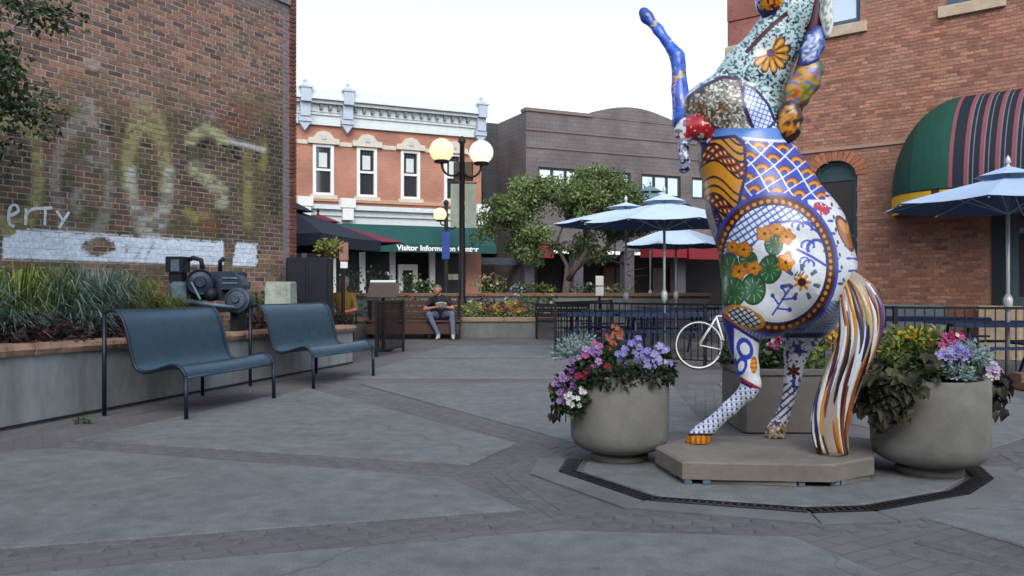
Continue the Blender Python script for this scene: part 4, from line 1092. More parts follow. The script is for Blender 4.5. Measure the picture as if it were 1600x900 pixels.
pb_.add(vs_, [(3, 2, 1, 0)] + [(i * 4 + j, i * 4 + (j + 1) % 4, i * 4 + 4 + (j + 1) % 4, i * 4 + 4 + j) for i in range(2) for j in range(4)] + [(8, 9, 10, 11)])
UB = thing('utility_box', 'small pale green utility box behind the farther blue bench', 'utility box', (p.x, 12, .5))
pb_.build('box_body', mat('pale_green_metal', L(158, 170, 160), 0.6, var=0.2, scale=9, stain=.35, stain_scale=7), UB)
MB().box(IDM, (p.x - .13, 11.785, .75), (p.x + .13, 11.799, zt2 - .1)).build('lid_panel', MATS['pale_green_metal'], UB)

# ------------------------------------------------------------------ plants
leaf_attr = mat('leaf', (1, 1, 1), 0.55, attr=True, var=0.2, scale=9, spec=0.35, sub=0.25)
petal_attr = mat('petal', (1, 1, 1), 0.6, attr=True, var=0.12, scale=20, spec=0.2, sub=0.25)
bark = mat('bark', L(92, 80, 72), 0.9, var=0.3, scale=18, bump=0.6, bscale=30)
def rv(): 
    while True:
        v = Vector((rnd.uniform(-1, 1), rnd.uniform(-1, 1), rnd.uniform(-1, 1)))
        if 0.05 < v.length < 1: return v.normalized()
def shade_c(c, lo=.65, hi=1.3):
    f = rnd.uniform(lo, hi); return (c[0] * f, c[1] * f, c[2] * f * rnd.uniform(.9, 1.1))
def leaf_cloud(b, c, rad, n, size, cols, droop=0.2, flat=0.0, shell=0.55):
    for _ in range(n):
        v = rv() * (shell + (1 - shell) * rnd.random()) if shell else rv() * rnd.random() ** .5
        p = Vector((c[0] + v.x * rad[0], c[1] + v.y * rad[1], c[2] + v.z * rad[2]))
        d = (v * .7 + rv() * .8 + Vector((0, 0, -droop))).normalized(); w = d.cross(rv())
        if w.length < .05: continue
        s_ = size * rnd.uniform(.6, 1.3)
        b.leaf(p, d, w.normalized(), s_, s_ * .55, shade_c(rnd.choice(cols)))
def blades(b, c, n, h, spread, cols, w=.012, bend=.6):
    for _ in range(n):
        a = rnd.uniform(0, 2 * math.pi); r = rnd.random() ** .5; o = Vector((math.cos(a), math.sin(a), 0))
        p = Vector(c) + o * spread * .3 * r; hh = h * rnd.uniform(.6, 1.1); cc = shade_c(rnd.choice(cols)); s = Vector((-o.y, o.x, 0)) * w * .5
        ex_ = spread * rnd.uniform(.25, 1.2); drp = rnd.uniform(.0, .75) * r; o2 = (o + Vector((rnd.uniform(-.5, .5), rnd.uniform(-.5, .5), 0))).normalized()
        q1 = p + o * ex_ * .2 + Vector((0, 0, hh * .55)); q2 = p + (o * .4 + o2 * .2) * ex_ + Vector((0, 0, hh * (.92 - .1 * drp))); q3 = p + (o * .55 + o2 * .45) * ex_ + Vector((0, 0, hh * (1.0 - .75 * drp)))
        s2 = s * .8; cc2 = tuple(v * 1.2 for v in cc); k0 = len(b.v)
        b.add([p - s, p + s, q1 + s, q1 - s, q2 + s2, q2 - s2, q3], [(0, 1, 2, 3), (3, 2, 4, 5), (5, 4, 6)], cc)
        b.c[k0 + 4:k0 + 7] = [cc2] * 3
def blossom_mesh(name, col, col2, r=.028, n=5):
    b = MB(); b.add([(0, 0, 0)], []); 
    for i in range(n):
        a = 2 * math.pi * i / n; da = math.pi / n
        c1 = shade_c(col, .85, 1.1)
        q = [(0, 0, -.004), (math.cos(a - da) * r * .7, math.sin(a - da) * r * .7, .006), (math.cos(a - da * .45) * r, math.sin(a - da * .45) * r, .002), (math.cos(a + da * .45) * r, math.sin(a + da * .45) * r, .002), (math.cos(a + da) * r * .7, math.sin(a + da) * r * .7, .006)]
        b.add(q, [(0, 1, 2), (0, 2, 3), (0, 3, 4)], c1)
    k = [(math.cos(i * 1.2566) * r * .2, math.sin(i * 1.2566) * r * .2, .004) for i in range(5)]
    b.add(k, [(0, 1, 2, 3, 4)], col2)
    return b.mesh(name, petal_attr, False, True)
def place_blossom(me, p, nrm, s, parent, name='blossom'):
    q = Vector(nrm).to_track_quat('Z', 'Y').to_matrix().to_4x4()
    mw = Matrix.Translation(p) @ q @ Matrix.Rotation(rnd.uniform(0, 6.28), 4, 'Z') @ Matrix.Scale(s, 4)
    o = bpy.data.objects.new(name, me); scene.collection.objects.link(o); o.matrix_world = mw; o.parent = parent; o.matrix_parent_inverse = Matrix.Translation(-Vector(parent.location))
    return o
g_blue = [L(104, 128, 118), L(88, 114, 104), L(124, 144, 134), L(82, 104, 98)]
g_yel = [L(112, 132, 60), L(128, 144, 68), L(92, 118, 54), L(146, 150, 90)]
g_mid = [L(66, 92, 46), L(54, 80, 42), L(80, 104, 54)]
g_dark = [L(40, 58, 36), L(50, 66, 42), L(34, 48, 34)]
purple = [L(58, 34, 42), L(74, 38, 48), L(44, 30, 36), L(62, 44, 40)]
# raised bed planting: (pixel x, depth, kind, height, radius)
def bedp(px, back):
    "a point in the bed: pixel column px, back metres behind the bed's front wall"
    rx = (px - CX) / FPX; o = PW @ Vector((0, back, 0)); d = PW.col[0]
    U = (rx * o.y - o.x) / (d[0] - rx * d[1]); q = o + Vector((d[0], d[1], 0)) * U
    return Vector((q.x, q.y, 0.56))
for px, back, h, sp_, cols, nm, lab, cat, n in [
    (30, .9, .9, .6, g_yel + g_mid, 'ornamental_grass', 'bright green grass clump at the left end of the raised bed', 'grass', 700),
    (95, .75, .78, .55, g_blue, 'ornamental_grass', 'blue grey grass clump left of the tall pale grass', 'grass', 700),
    (150, .8, .92, .6, g_blue + [L(120, 130, 120)], 'ornamental_grass', 'tallest blue grey grass fountain in the middle of the bed', 'grass', 900),
    (20, .6, .5, .42, g_blue, 'ornamental_grass', 'low blue grey grass spilling at the left picture edge', 'grass', 600),
    (140, .5, .5, .36, g_blue, 'ornamental_grass', 'blue grey grass arching over the cap beside the purple leaves', 'grass', 500),
    (200, .8, .82, .5, g_yel + [L(150, 146, 96)], 'ornamental_grass', 'yellow green strappy clump left of the engine', 'grass', 500),
    (248, .7, .62, .45, g_yel + g_mid + [L(128, 112, 76)], 'ornamental_grass', 'yellowing grass just left of the engine', 'grass', 500),
    (70, 1.3, .95, .6, g_yel + [L(130, 110, 80)], 'ornamental_grass', 'tall straw tinged grass close to the white painted band', 'grass', 600),
    (-60, .7, .8, .6, g_blue, 'ornamental_grass', 'blue grey grass running out of the picture at left', 'grass', 400)]:
    c = bedp(px, back); t = thing(nm, lab, cat, c, 'grasses in the raised bed'); b = MB()
    blades(b, c - Vector((0, 0, .03)), n, h, sp_, cols, .013); b.build('blade_tuft', leaf_attr, t, color=True, kind='stuff')
for px, back, r_, h, lab, cols in [(78, .34, .36, .36, 'dark purple leafy plant behind the cap of the bed', purple), (30, .34, .3, .3, 'dark purple leafy plant near the left picture edge', purple), (176, .26, .22, .3, 'small dark purple plant left of the nearest bench post', purple),
                                   (225, .45, .3, .16, 'low olive plant behind the nearest bench', g_mid + g_yel), (400, .4, .3, .22, 'dark reddish plant between the two blue benches', purple), (412, .8, .3, .5, 'green shrub behind the engine by the brick wall', g_mid), (286, .8, .34, .5, 'green shrub between the engine and the white band', g_yel + g_mid), (520, .5, .3, .2, 'dark low plant in front of the navy cabinet', g_dark + purple)]:
    c = bedp(px, back); t = thing('leafy_plant', lab, 'plant', c, 'leafy plants in the raised bed'); b = MB()
    leaf_cloud(b, (c.x, c.y, c.z + h * .5), (r_, r_, h * .62), 420, .07, cols); b.build('foliage', leaf_attr, t, color=True, kind='stuff')
    sb = MB(); sb.tube([c - Vector((0, 0, .02)), c + Vector((.02, 0, h * .5))], .012, 5); sb.build('stem', bark, t)
c = G(130, 661); t = thing('weed', 'small green weed at the foot of the concrete bed wall', 'weed', c); b = MB(); leaf_cloud(b, (c.x, c.y, .02), (.09, .05, .03), 60, .04, g_mid, shell=0); b.build('foliage', leaf_attr, t, color=True, kind='stuff')

# ---- trees
def grow(b, p, d, r, ln, lev, tips, up=.25):
    pts = [p]; rs = [r]; n = 4
    for i in range(n):
        d = (d + rv() * .22 + Vector((0, 0, up * .12))).normalized(); pts.append(pts[-1] + d * ln / n); rs.append(r * (1 - .45 * (i + 1) / n))
    b.tube(pts, rs, 6 if lev > 1 else 5, caps=True)
    tips.append(pts[-1])
    if lev > 0:
        for k in range(3 if lev > 1 else 3):
            i = rnd.choice((2, 3, 4)); nd = (d * .6 + rv() * .75 + Vector((0, 0, up))).normalized()
            grow(b, pts[i], nd, rs[i] * .68, ln * .72, lev - 1, tips, up)
    else: tips.append(pts[2])
def tree(name, label, base, stems, crown_c, crown_r, leaves, size, cols, lev=3, clumps=70, accept=None, cr_=.25):
    t = thing(name, label, 'tree', base); b = MB(); tips = []
    for s in stems:
        pts = [Vector(q) for q in s[0]]; rs = s[1]; b.tube(pts, rs, 8); d = (pts[-1] - pts[-2]).normalized(); tips.append(pts[-1])
        for k in range(4): grow(b, pts[-1], (d + rv() * .8).normalized(), rs[-1] * .7, crown_r[0] * .5, lev - 1, tips)
    b.build('trunk', bark, t, smooth=True)
    f = MB(); cl = []
    for p in tips:
        q = Vector(((p.x - crown_c[0]) / crown_r[0], (p.y - crown_c[1]) / crown_r[1], (p.z - crown_c[2]) / crown_r[2]))
        if q.length < 1.05: cl.append(p)
    while len(cl) < clumps:
        v = rv() * rnd.uniform(.35, 1.0); cl.append(Vector((crown_c[0] + v.x * crown_r[0], crown_c[1] + v.y * crown_r[1], crown_c[2] + v.z * crown_r[2])))
    cl = cl if len(cl) <= clumps * 2 else rnd.sample(cl, clumps * 2)
    for c in cl:
        if accept and not accept(c): continue
        k = rnd.uniform(.55, 1.1); r_ = min(crown_r) * cr_ * k; tone = rnd.uniform(.75, 1.25)
        for _ in range(int(leaves / len(cl))):
            v = rv() * rnd.random() ** .6; p = c + Vector((v.x * r_ * 1.25, v.y * r_ * 1.25, v.z * r_ * .8))
            d = (v * .5 + rv() * .8 + Vector((0, 0, -.25))).normalized(); w = d.cross(rv())
            if w.length < .05: continue
            s_ = size * rnd.uniform(.6, 1.25); cc = shade_c(rnd.choice(cols)); f.leaf(p, d, w.normalized(), s_, s_ * .6, (cc[0] * tone, cc[1] * tone, cc[2] * tone))
    f.build('crown', leaf_attr, t, color=True, kind='stuff')
    return t
TY = 23.0
tp = lambda px, py, dy=0: P(px, py, TY + dy)
base = tp(882, 468); base.z = .5
tree('plaza_tree', 'bushy green tree with a leaning forked trunk before the grey building', base,
     [([base, tp(885, 448), tp(893, 425, .2), tp(912, 408, .3), tp(938, 396, .4)], [.13, .11, .1, .085, .06]),
      ([tp(889, 436), tp(900, 418, -.2), tp(916, 392, -.3), tp(915, 372, -.4)], [.09, .08, .065, .05]),
      ([base + Vector((-.02, .05, .02)), tp(884, 440, .1), tp(886, 415, .2), tp(870, 385, .4)], [.08, .07, .06, .045])],
     tp(883, 354), (2.45, 1.8, 1.5), 36000, .10, [L(98, 122, 72), L(84, 108, 62), L(114, 136, 84), L(128, 144, 98)], lev=3, clumps=140)
lb = Vector((-5.25, 7.3, .5))
tree('wall_tree', 'leafy branches of a tree reaching in over the painted brick wall', lb, [([lb, lb + Vector((.05, .0, 1.2)), lb + Vector((.15, .1, 2.2))], [.1, .085, .07])], (-5.1, 7.5, 3.4), (1.25, .9, 1.1), 9000, .06, [L(48, 70, 44), L(60, 84, 50), L(40, 60, 40)], lev=2, clumps=44, cr_=.34)

# ================================================================== MIDDLE: flower bed, lamps, wooden bench, people
FY = 20.26
fbm_ = mat('bed_concrete', L(112, 116, 116), 0.85, var=0.15, scale=2.5, stain=.35, stain_scale=2, stretch=(1, 1, .4))
tanst = mat('tan_cap', L(138, 118, 100), 0.85, var=0.2, scale=5, bump=.3)
fx0, fx1 = -5.2, P(866, 500, FY).x
FB = thing('flower_bed', 'low concrete flower bed with tan cap under the twin globe lamp', 'planter', ((fx0 + fx1) / 2, FY, 0))
zc_ = P(750, 496, FY).z
MB().box(IDM, (fx0, FY, -.01), (fx1, FY + .2, zc_ - .1)).build('wall', fbm_, FB)
x = fx0
while x < fx1 - .1:
    w_ = min(1.25, fx1 - x); MB().bbox(IDM, (x + .004, FY - .05, zc_ - .097), (x + w_ - .004, FY + .3, zc_), .015).build('cap_stone', tanst, FB); x += w_
MB().box(IDM, (fx0, FY + .31, 0), (fx1, FY + 2.4, zc_ - .06)).build('soil', soil, FB)
MB().box(IDM, (fx1 - .2, FY + .201, -.01), (fx1, FY + 2.4, zc_ - .1)).build('end_wall', fbm_, FB)
RY = 22.75; zr_ = P(750, 458, RY).z
RR = thing('rear_flower_bed', 'higher rear flower bed with a brown ledge in front of the shops', 'planter', (-1, RY, 0))
MB().box(IDM, (-5.4, RY, 0), (5.4, RY + .2, zr_ - .09)).build('wall', fbm_, RR); MB().bbox(IDM, (-5.45, RY - .06, zr_ - .087), (5.45, RY + .3, zr_), .012).build('cap', mat('brown_cap', L(120, 94, 76), 0.85, var=.2), RR)
MB().box(IDM, (-5.4, RY + .31, 0), (5.4, RY + 1.6, zr_ - .08)).build('soil', soil, RR)
fl_cols = {'yellow': L(168, 152, 48), 'red': L(136, 46, 48), 'orange': L(160, 84, 48), 'cream': L(180, 172, 136), 'white': L(176, 180, 176), 'pink': L(156, 80, 110), 'violet': L(150, 128, 196), 'magenta': L(170, 60, 110)}
bl_me = {k: blossom_mesh('blossom', v, L(210, 190, 90) if k in ('white', 'violet') else v) for k, v in fl_cols.items()}
def flower_clump(px, py, Y, r_, h, lab, cols, blos, nb, n=260, size=.09, group='flower clumps in the plaza beds', bs=1.5, zb=None):
    p = P(px, py, Y); z0 = zb if zb is not None else p.z
    t = thing('flower_clump', lab, 'flowers', (p.x, Y, z0), group); b = MB()
    leaf_cloud(b, (p.x, Y, z0 + h * .5), (r_, r_ * .8, h * .6), n, size, cols); b.build('foliage', leaf_attr, t, color=True, kind='stuff')
    for i in range(nb):
        v = rv(); v.z = abs(v.z); v.y = -abs(v.y)
        place_blossom(bl_me[rnd.choice(blos)], Vector((p.x + v.x * r_, Y + v.y * r_ * .8, z0 + h * .5 + v.z * h * .62)), (v + Vector((0, -.5, .3))), bs * rnd.uniform(.7, 1.2), t)
zf = zc_ - .08
for px, dy, r_, h, lab, cols, bl, nb in [
    (640, .8, .5, .55, 'orange flowers behind the wooden bench', g_mid, ['orange', 'red'], 14), (608, .7, .45, .5, 'green leaves with yellow flowers left of the wooden bench', g_yel, ['yellow'], 10),
    (735, .7, .42, .42, 'yellow green flowers right of the lamp post foot', g_yel, ['yellow', 'cream'], 12), (775, .6, .42, .4, 'red tinged flowers in the middle of the flower bed', g_mid + purple, ['red', 'orange'], 14),
    (795, .55, .48, .42, 'bright yellow flower mound in the flower bed', [L(150, 150, 40), L(130, 136, 48)], ['yellow', 'orange'], 22), (825, .6, .4, .5, 'red flowers near the right end of the bed', g_mid, ['red', 'pink'], 14),
    (850, .9, .4, .6, 'green shrub at the right end of the bed', g_dark + g_mid, ['white'], 4), (755, 1.3, .45, .55, 'dark purple leaves behind the yellow flowers', purple, ['red'], 3), (708, .6, .35, .42, 'yellow green leaves right of the seated reader', g_yel, ['yellow'], 8), (812, 1.4, .5, .62, 'grey green leaves below the brown ledge', g_blue + g_mid, ['white'], 3), (560, .9, .55, .7, 'green shrub behind the black railing panel', g_mid, ['yellow'], 5)]:
    flower_clump(px, 490, FY + dy, r_, h, lab, cols, bl, nb, zb=zf)
for px, r_, h, lab, cols, bl, nb in [(570, .9, .75, 'dense green hedge below the shop awning at left', g_mid + g_dark, ['white'], 4), (640, .6, .6, 'green shrub with white blooms before the shop door', g_mid, ['white'], 8), (665, .4, .4, 'small green shrub right of the shop door', g_mid, ['white'], 2), (765, .5, .6, 'pale yellow and pink flowers on the rear ledge', g_yel + [L(160, 150, 120)], ['cream', 'pink'], 14), (812, .3, .3, 'white flowers on the rear ledge near the mauve post', g_blue, ['white'], 8), (845, .5, .35, 'low green plant left of the tree trunk', g_mid + g_yel, ['white'], 3), (915, .7, .35, 'low green plant right of the tree trunk', g_mid + g_blue, ['white'], 4), (960, .6, .3, 'low pale green plant behind the patio railing', g_yel + g_blue, ['white'], 2)]:
    flower_clump(px, 458, RY + .7, r_, h, lab, cols, bl, nb, zb=zr_ - .1, size=.1)

# ---- lamps: post, curved arms, lit globes, banner
black_m = mat('black_iron', L(34, 34, 38), 0.45, 0.5, var=0.2, scale=12)
globe_m = mat('lit_globe', (0.34, 0.28, 0.2), 0.3, var=0.02, emit=(1.0, 0.72, 0.40), estr=0.55)
globe_c = mat('lit_globe_cool', (0.36, 0.34, 0.3), 0.3, var=0.02, emit=(1.0, 0.84, 0.62), estr=0.55)
def lamp(label, px, Y, ztop, globes, r, banner=None, zb=0.0, panel=False, pr=.085):
    x = (px - CX) / FPX * Y
    t = thing('street_lamp', label, 'street lamp', (x, Y, zb), 'twin globe lamps on the plaza')
    MB().lathe([(.2, zb), (.2, zb + .08), (.15, zb + .16), (.12, zb + .5), (pr, zb + .6), (pr * .75, ztop - .15), (pr * 1.2, ztop - .1), (pr * 1.1, ztop - .02), (.02, ztop + .06)], 14, Matrix.Translation((x, Y, 0))).build('post', black_m, t, smooth=True, sharp=40)
    for (gx, gy, mt) in globes:
        c = P(gx, gy, Y); s = 1 if c.x > x else -1
        go = MB().sphere(c, r, 20, 14).build('globe', mt, t, smooth=True)
        MB().lathe([(.001, -.03), (r * .62, -.03), (r * .66, .02), (r * .45, .06), (.001, .07)], 14, Matrix.Translation(c - Vector((0, 0, r * .93)))).build('globe_holder', black_m, go, smooth=True, sharp=40)
        a0 = c - Vector((0, 0, r)); pts = []
        dx = abs(c.x - x)
        for i in range(9):
            th = math.pi * i / 8; pts.append((c.x - s * (dx / 2) * (1 - math.cos(th)), Y, a0.z - .02 - math.sin(th) * dx * .62))
        MB().tube(pts, .03, 8).build('arm', black_m, t, smooth=True)
    if banner:
        for (bx0, bx1, by0, by1, mt, yo) in banner:
            a = P(bx0, by1, Y); c = P(bx1, by0, Y)
            bo = MB().box(IDM, (a.x, Y + yo, a.z), (c.x, Y + yo + .012, c.z)).build('banner', mt, t)
            MB().tube([(a.x - .02, Y + yo + .006, c.z + .02), (c.x + .02, Y + yo + .006, c.z + .02)], .016, 6).build('banner_rod', black_m, bo)
    if panel:
        a = P(708, 282, Y); c = P(739, 252, Y)
        MB().bbox(IDM, (a.x, Y + .1, a.z), (c.x, Y + .16, c.z), .02).build('back_panel', mat('bronze_panel', L(70, 56, 46), 0.5, .4), t)
    return t
ban = mat('pale_banner', L(150, 160, 146), 0.8, var=0.2, scale=3, sub=.2); bluebn = mat('blue_banner', L(50, 78, 150), 0.8, var=.12, sub=.2)
lamp('nearer black lamp post with two lit globes and pale banners in the flower bed', 722, 21.5, P(722, 216, 21.5).z, [(690, 235, globe_m), (752, 238, globe_c)], .31, [(704, 719, 287, 354, ban, .02), (727, 744, 287, 356, ban, .02)], zb=zf, panel=True)
lamp('farther black lamp post with blue banner and two small lit globes', 697, 33.5, P(697, 322, 33.5).z + .2, [(688, 335, globe_m), (714, 336, globe_m)], .27, [(691, 703, 362, 405, bluebn, -.15)], zb=0, pr=.1)

# ---- wooden bench by the flower bed
wood = mat('red_brown_wood', L(72, 46, 40), 0.6, var=0.25, scale=6, stretch=(.6, 4, 4))
bx0, bx1 = P(572, 500, 19.9).x, P(722, 500, 19.9).x
WB = thing('wooden_bench', 'red brown slatted bench along the flower bed under the seated reader', 'bench', ((bx0 + bx1) / 2, 19.8, 0))
for k in range(4): MB().bbox(IDM, (bx0, 19.50 + k * .125, .40), (bx1, 19.61 + k * .125, .44), .008).build('seat_slat', wood, WB)
for k in range(3): MB().bbox(IDM, (bx0, 20.03 + k * .03, .52 + k * .135), (bx1, 20.07 + k * .03, .63 + k * .135), .008).build('back_slat', wood, WB)
MB().box(IDM, (bx0 + .05, 19.53, .12), (bx1 - .05, 19.56, .36)).build('front_board', wood, WB)
for t_ in (.02, .35, .66, .95):
    x = bx0 + (bx1 - bx0) * t_; MB().box(IDM, (x, 19.565, 0), (x + .07, 19.98, .398)).build('leg', black_m, WB); MB().box(IDM, (x, 19.99, .0), (x + .07, 20.025, .9)).build('back_support', black_m, WB)

# ---- people
skin = L(176, 124, 104)
pers = mat('person_surface', (1, 1, 1), 0.75, attr=True, var=0.12, scale=25, spec=0.25)
def person(label, base, limbs, cols, h=.013, extra=None):
    t = thing('person', label, 'person', base)
    V, Fq = body(limbs, h, .03)
    def col(co, nn):
        gi = nearest_limb(co, limbs); c = np.array([cols[l[5]] for l in limbs])[gi]
        if extra: c = extra(co, nn, c)
        return c
    me = np_mesh('body', V, Fq, pers, col, 0); link('body', me, t)
    return t
def hand_limbs(w, d, side, L_=.0):
    "palm and five fingers, slightly curled, from wrist w along d"
    d = Vector(d).normalized(); s = Vector(side).normalized(); n = d.cross(s); out = [(w, w + d * .08, .030, .036, .02, 'skin')]
    for k, (o, ln) in enumerate(((-.034, .062), (-.012, .075), (.012, .070), (.033, .055))):
        a = w + d * .095 + s * o; m = a + d * ln * .55 + n * .008; e_ = m + d * ln * .35 + n * .03; out += [(a, m, .0095, .009, .008, 'skin'), (m, e_, .009, .0075, .008, 'skin')]
    a = w + d * .03 - s * .035; out += [(a, a + d * .045 - s * .03 + n * .012, .0115, .009, .01, 'skin')]
    return out
V3 = lambda x, y, z: Vector((x, y, z))
mx = P(688, 500, 19.75).x
def seated_man():
    Lm = []
    hip = V3(mx, 19.85, .56); ch = V3(mx - .02, 19.80, .86); nk = V3(mx - .03, 19.74, 1.02); hd = V3(mx - .06, 19.66, 1.15)
    Lm += [(hip, hip + V3(0, -.02, .12), .17, .165, .05, 'shirt'), (hip + V3(0, -.02, .12), ch, .165, .185, .05, 'shirt'), (ch + V3(-.15, 0, .06), ch + V3(.15, 0, .06), .095, .095, .05, 'shirt'), (ch, nk, .12, .065, .04, 'shirt'), (nk, hd, .058, .058, .02, 'skin')]
    Lm += [(hd + V3(0, .02, .04), hd + V3(-.005, -.03, .0), .092, .082, .02, 'skin'), (hd + V3(-.005, -.03, -.04), hd + V3(-.006, -.05, -.065), .06, .045, .02, 'skin'), (hd + V3(0, -.105, .0), hd + V3(0, -.125, -.025), .012, .016, .012, 'skin'), (hd + V3(-.088, .0, .0), hd + V3(-.094, .01, .03), .012, .018, .008, 'skin'), (hd + V3(.088, .0, .0), hd + V3(.094, .01, .03), .012, .018, .008, 'skin')]
    for s, kx, ax in ((-1, -.24, .08), (1, .30, .33)):
        h0 = hip + V3(.09 * s, -.04, -.02); kn = V3(mx + kx, 19.42, .58); an = V3(mx + ax - .1 * (s < 0), 19.40 - .03 * s, .12)
        Lm += [(h0, kn, .098, .068, .04, 'jeans'), (kn, kn.lerp(an, .4), .066, .06, .02, 'jeans'), (kn.lerp(an, .4), an, .06, .048, .02, 'jeans'), (an, an + V3(0, -.02, -.07), .046, .045, .02, 'shoe'), (an + V3(0, .02, -.085), an + V3(.02 * s, -.17, -.088), .036, .032, .02, 'shoe')]
    for s, ex, ez, hx in ((-1, -.36, .70, -.02), (1, .30, .72, .10)):
        sh = ch + V3(.2 * s, -.01, .07); el = V3(mx + ex, 19.66, ez); wr = V3(mx + hx, 19.44, .76)
        Lm += [(sh, el.lerp(sh, .35), .062, .056, .03, 'shirt'), (el.lerp(sh, .35), el, .046, .04, .015, 'skin'), (el, wr, .04, .028, .015, 'skin')]
        Lm += hand_limbs(wr, (V3(mx + .06, 19.36, .78) - wr), (0, 0, 1))
    cols = {'shirt': L(34, 38, 46), 'skin': skin, 'jeans': L(96, 108, 134), 'shoe': L(170, 172, 176)}
    def ex(co, nn, c):
        d = co - np.array(hd); face = (d[:, 1] < -.03)
        hair = (np.hypot(np.hypot(d[:, 0], d[:, 1]), d[:, 2]) < .2) & (d[:, 2] > .055 - .10 * (d[:, 1] > .02))
        c = c.copy(); c[hair] = L(104, 96, 88)
        for s in (-1, 1): c[(np.hypot(d[:, 0] - s * .034, d[:, 2] - .015) < .014) & face & (d[:, 1] < -.07)] = L(40, 34, 34)
        c[(np.abs(d[:, 0]) < .028) & (np.abs(d[:, 2] + .055) < .008) & face] = L(130, 70, 66)
        return c
    t = person('person in dark shirt and pale jeans reading on the wooden bench', (mx, 19.75, 0), Lm, cols, .012, ex)
    return V3(mx + .06, 19.36, .79)
bk = seated_man()
BK = thing('book', 'small pale open book in the hands of the seated reader', 'book', bk)
pm_ = mat('paper', L(206, 206, 196), 0.8, var=.06)
for s in (-1, 1):
    mk = Matrix.Translation(bk + V3(0, -.02, .02)) @ Matrix.Rotation(math.radians(-40), 4, 'X') @ Matrix.Rotation(math.radians(14 * s), 4, 'Y')
    MB().box(mk, (0.001 if s > 0 else -.13, -.09, 0), (.13 if s > 0 else -.001, .09, .012)).build('page_block', pm_, BK)
# person in yellow top, seated at the cafe behind the raised bed
yx, yY = P(537, 440, 17.2).x, 17.2
def yellow():
    Lm = []; hip = V3(yx + .02, yY + .05, .58); ch = V3(yx, yY, .95); nk = V3(yx, yY - .02, 1.17); hd = V3(yx, yY - .04, 1.32)
    Lm += [(hip, ch, .165, .17, .05, 'top'), (ch + V3(-.13, 0, .08), ch + V3(.13, 0, .08), .085, .085, .05, 'top'), (ch, nk, .11, .06, .04, 'top'), (nk, hd, .052, .055, .02, 'skin'), (hd + V3(0, .02, .03), hd + V3(0, -.03, .0), .095, .082, .02, 'skin'), (hd + V3(0, -.03, -.04), hd + V3(0, -.05, -.06), .058, .045, .02, 'skin'), (hd + V3(0, -.105, 0), hd + V3(0, -.12, -.02), .011, .015, .012, 'skin'), (hd + V3(.03, .05, .05), hd + V3(.03, .08, -.04), .085, .07, .02, 'skin')]
    for s in (-1, 1):
        kn = V3(yx + .13 * s, yY - .42, .56); an = V3(yx + .12 * s, yY - .44, .1); sh = ch + V3(.19 * s, 0, .09); el = V3(yx + .27 * s, yY - .08, .76); wr = V3(yx + .14 * s, yY - .32, .72)
        Lm += [(hip + V3(.09 * s, -.04, -.02), kn, .095, .065, .04, 'pants'), (kn, an, .062, .045, .02, 'pants'), (an + V3(0, .02, -.065), an + V3(0, -.16, -.068), .036, .032, .02, 'shoe'), (sh, el, .058, .042, .03, 'top'), (el, wr, .04, .027, .015, 'skin')]
        Lm += hand_limbs(wr, (V3(yx + .02 * s, yY - .5, .72) - wr), (0, 0, 1))
    cols = {'top': L(128, 104, 44), 'skin': L(190, 124, 118), 'pants': L(50, 48, 60), 'shoe': L(40, 40, 42)}
    def ex(co, nn, c):
        d = co - np.array(hd); c = c.copy()
        hair = (np.sqrt((d ** 2).sum(1)) < .22) & ((d[:, 2] > .07) | ((d[:, 0] > .045) & (d[:, 2] > -.09)) | ((d[:, 1] > .03) & (d[:, 2] > -.1)))
        c[hair] = L(150, 138, 134)
        for s in (-1, 1): c[(np.hypot(d[:, 0] - s * .034, d[:, 2] - .012) < .013) & (d[:, 1] < -.07)] = L(50, 40, 40)
        return c
    person('person in yellow top sitting at the cafe behind the raised bed', (yx, yY, 0), Lm, cols, .013, ex)
yellow()
def chair(label, x, Y, rot):
    t = thing('cafe_chair', label, 'chair', (x, Y, 0)); M_ = Matrix.Translation((x, Y, 0)) @ Matrix.Rotation(rot, 4, 'Z')
    MB().lathe([(.001, .43), (.2, .43), (.21, .445), (.2, .46), (.001, .46)], 16, M_).build('seat', black_m, t, smooth=True, sharp=40)
    for a in (45, 135, 225, 315):
        c, s = math.cos(math.radians(a)), math.sin(math.radians(a)); MB().tube([M_ @ Vector((c * .16, s * .16, .43)), M_ @ Vector((c * .22, s * .22, 0))], .012, 6).build('leg', black_m, t)
    MB().tube([M_ @ Vector((.19 * math.sin(q), .17 * 1 , .45 + .45 * math.cos(q) ** .5 if math.cos(q) > 0 else .45)) for q in [math.pi * (i / 12 - .5) for i in range(13)]], .014, 6).build('back_hoop', black_m, t, smooth=True)
    for o in (-.08, 0, .08): MB().tube([M_ @ Vector((o, .17, .45)), M_ @ Vector((o, .17, .86))], .008, 5).build('back_rod', black_m, t)
chair('black wire cafe chair under the person in yellow', yx + .02, yY + .1, 0)
chair('empty black wire cafe chair behind the end of the raised bed', P(522, 480, 14.1).x, 14.1, math.pi)

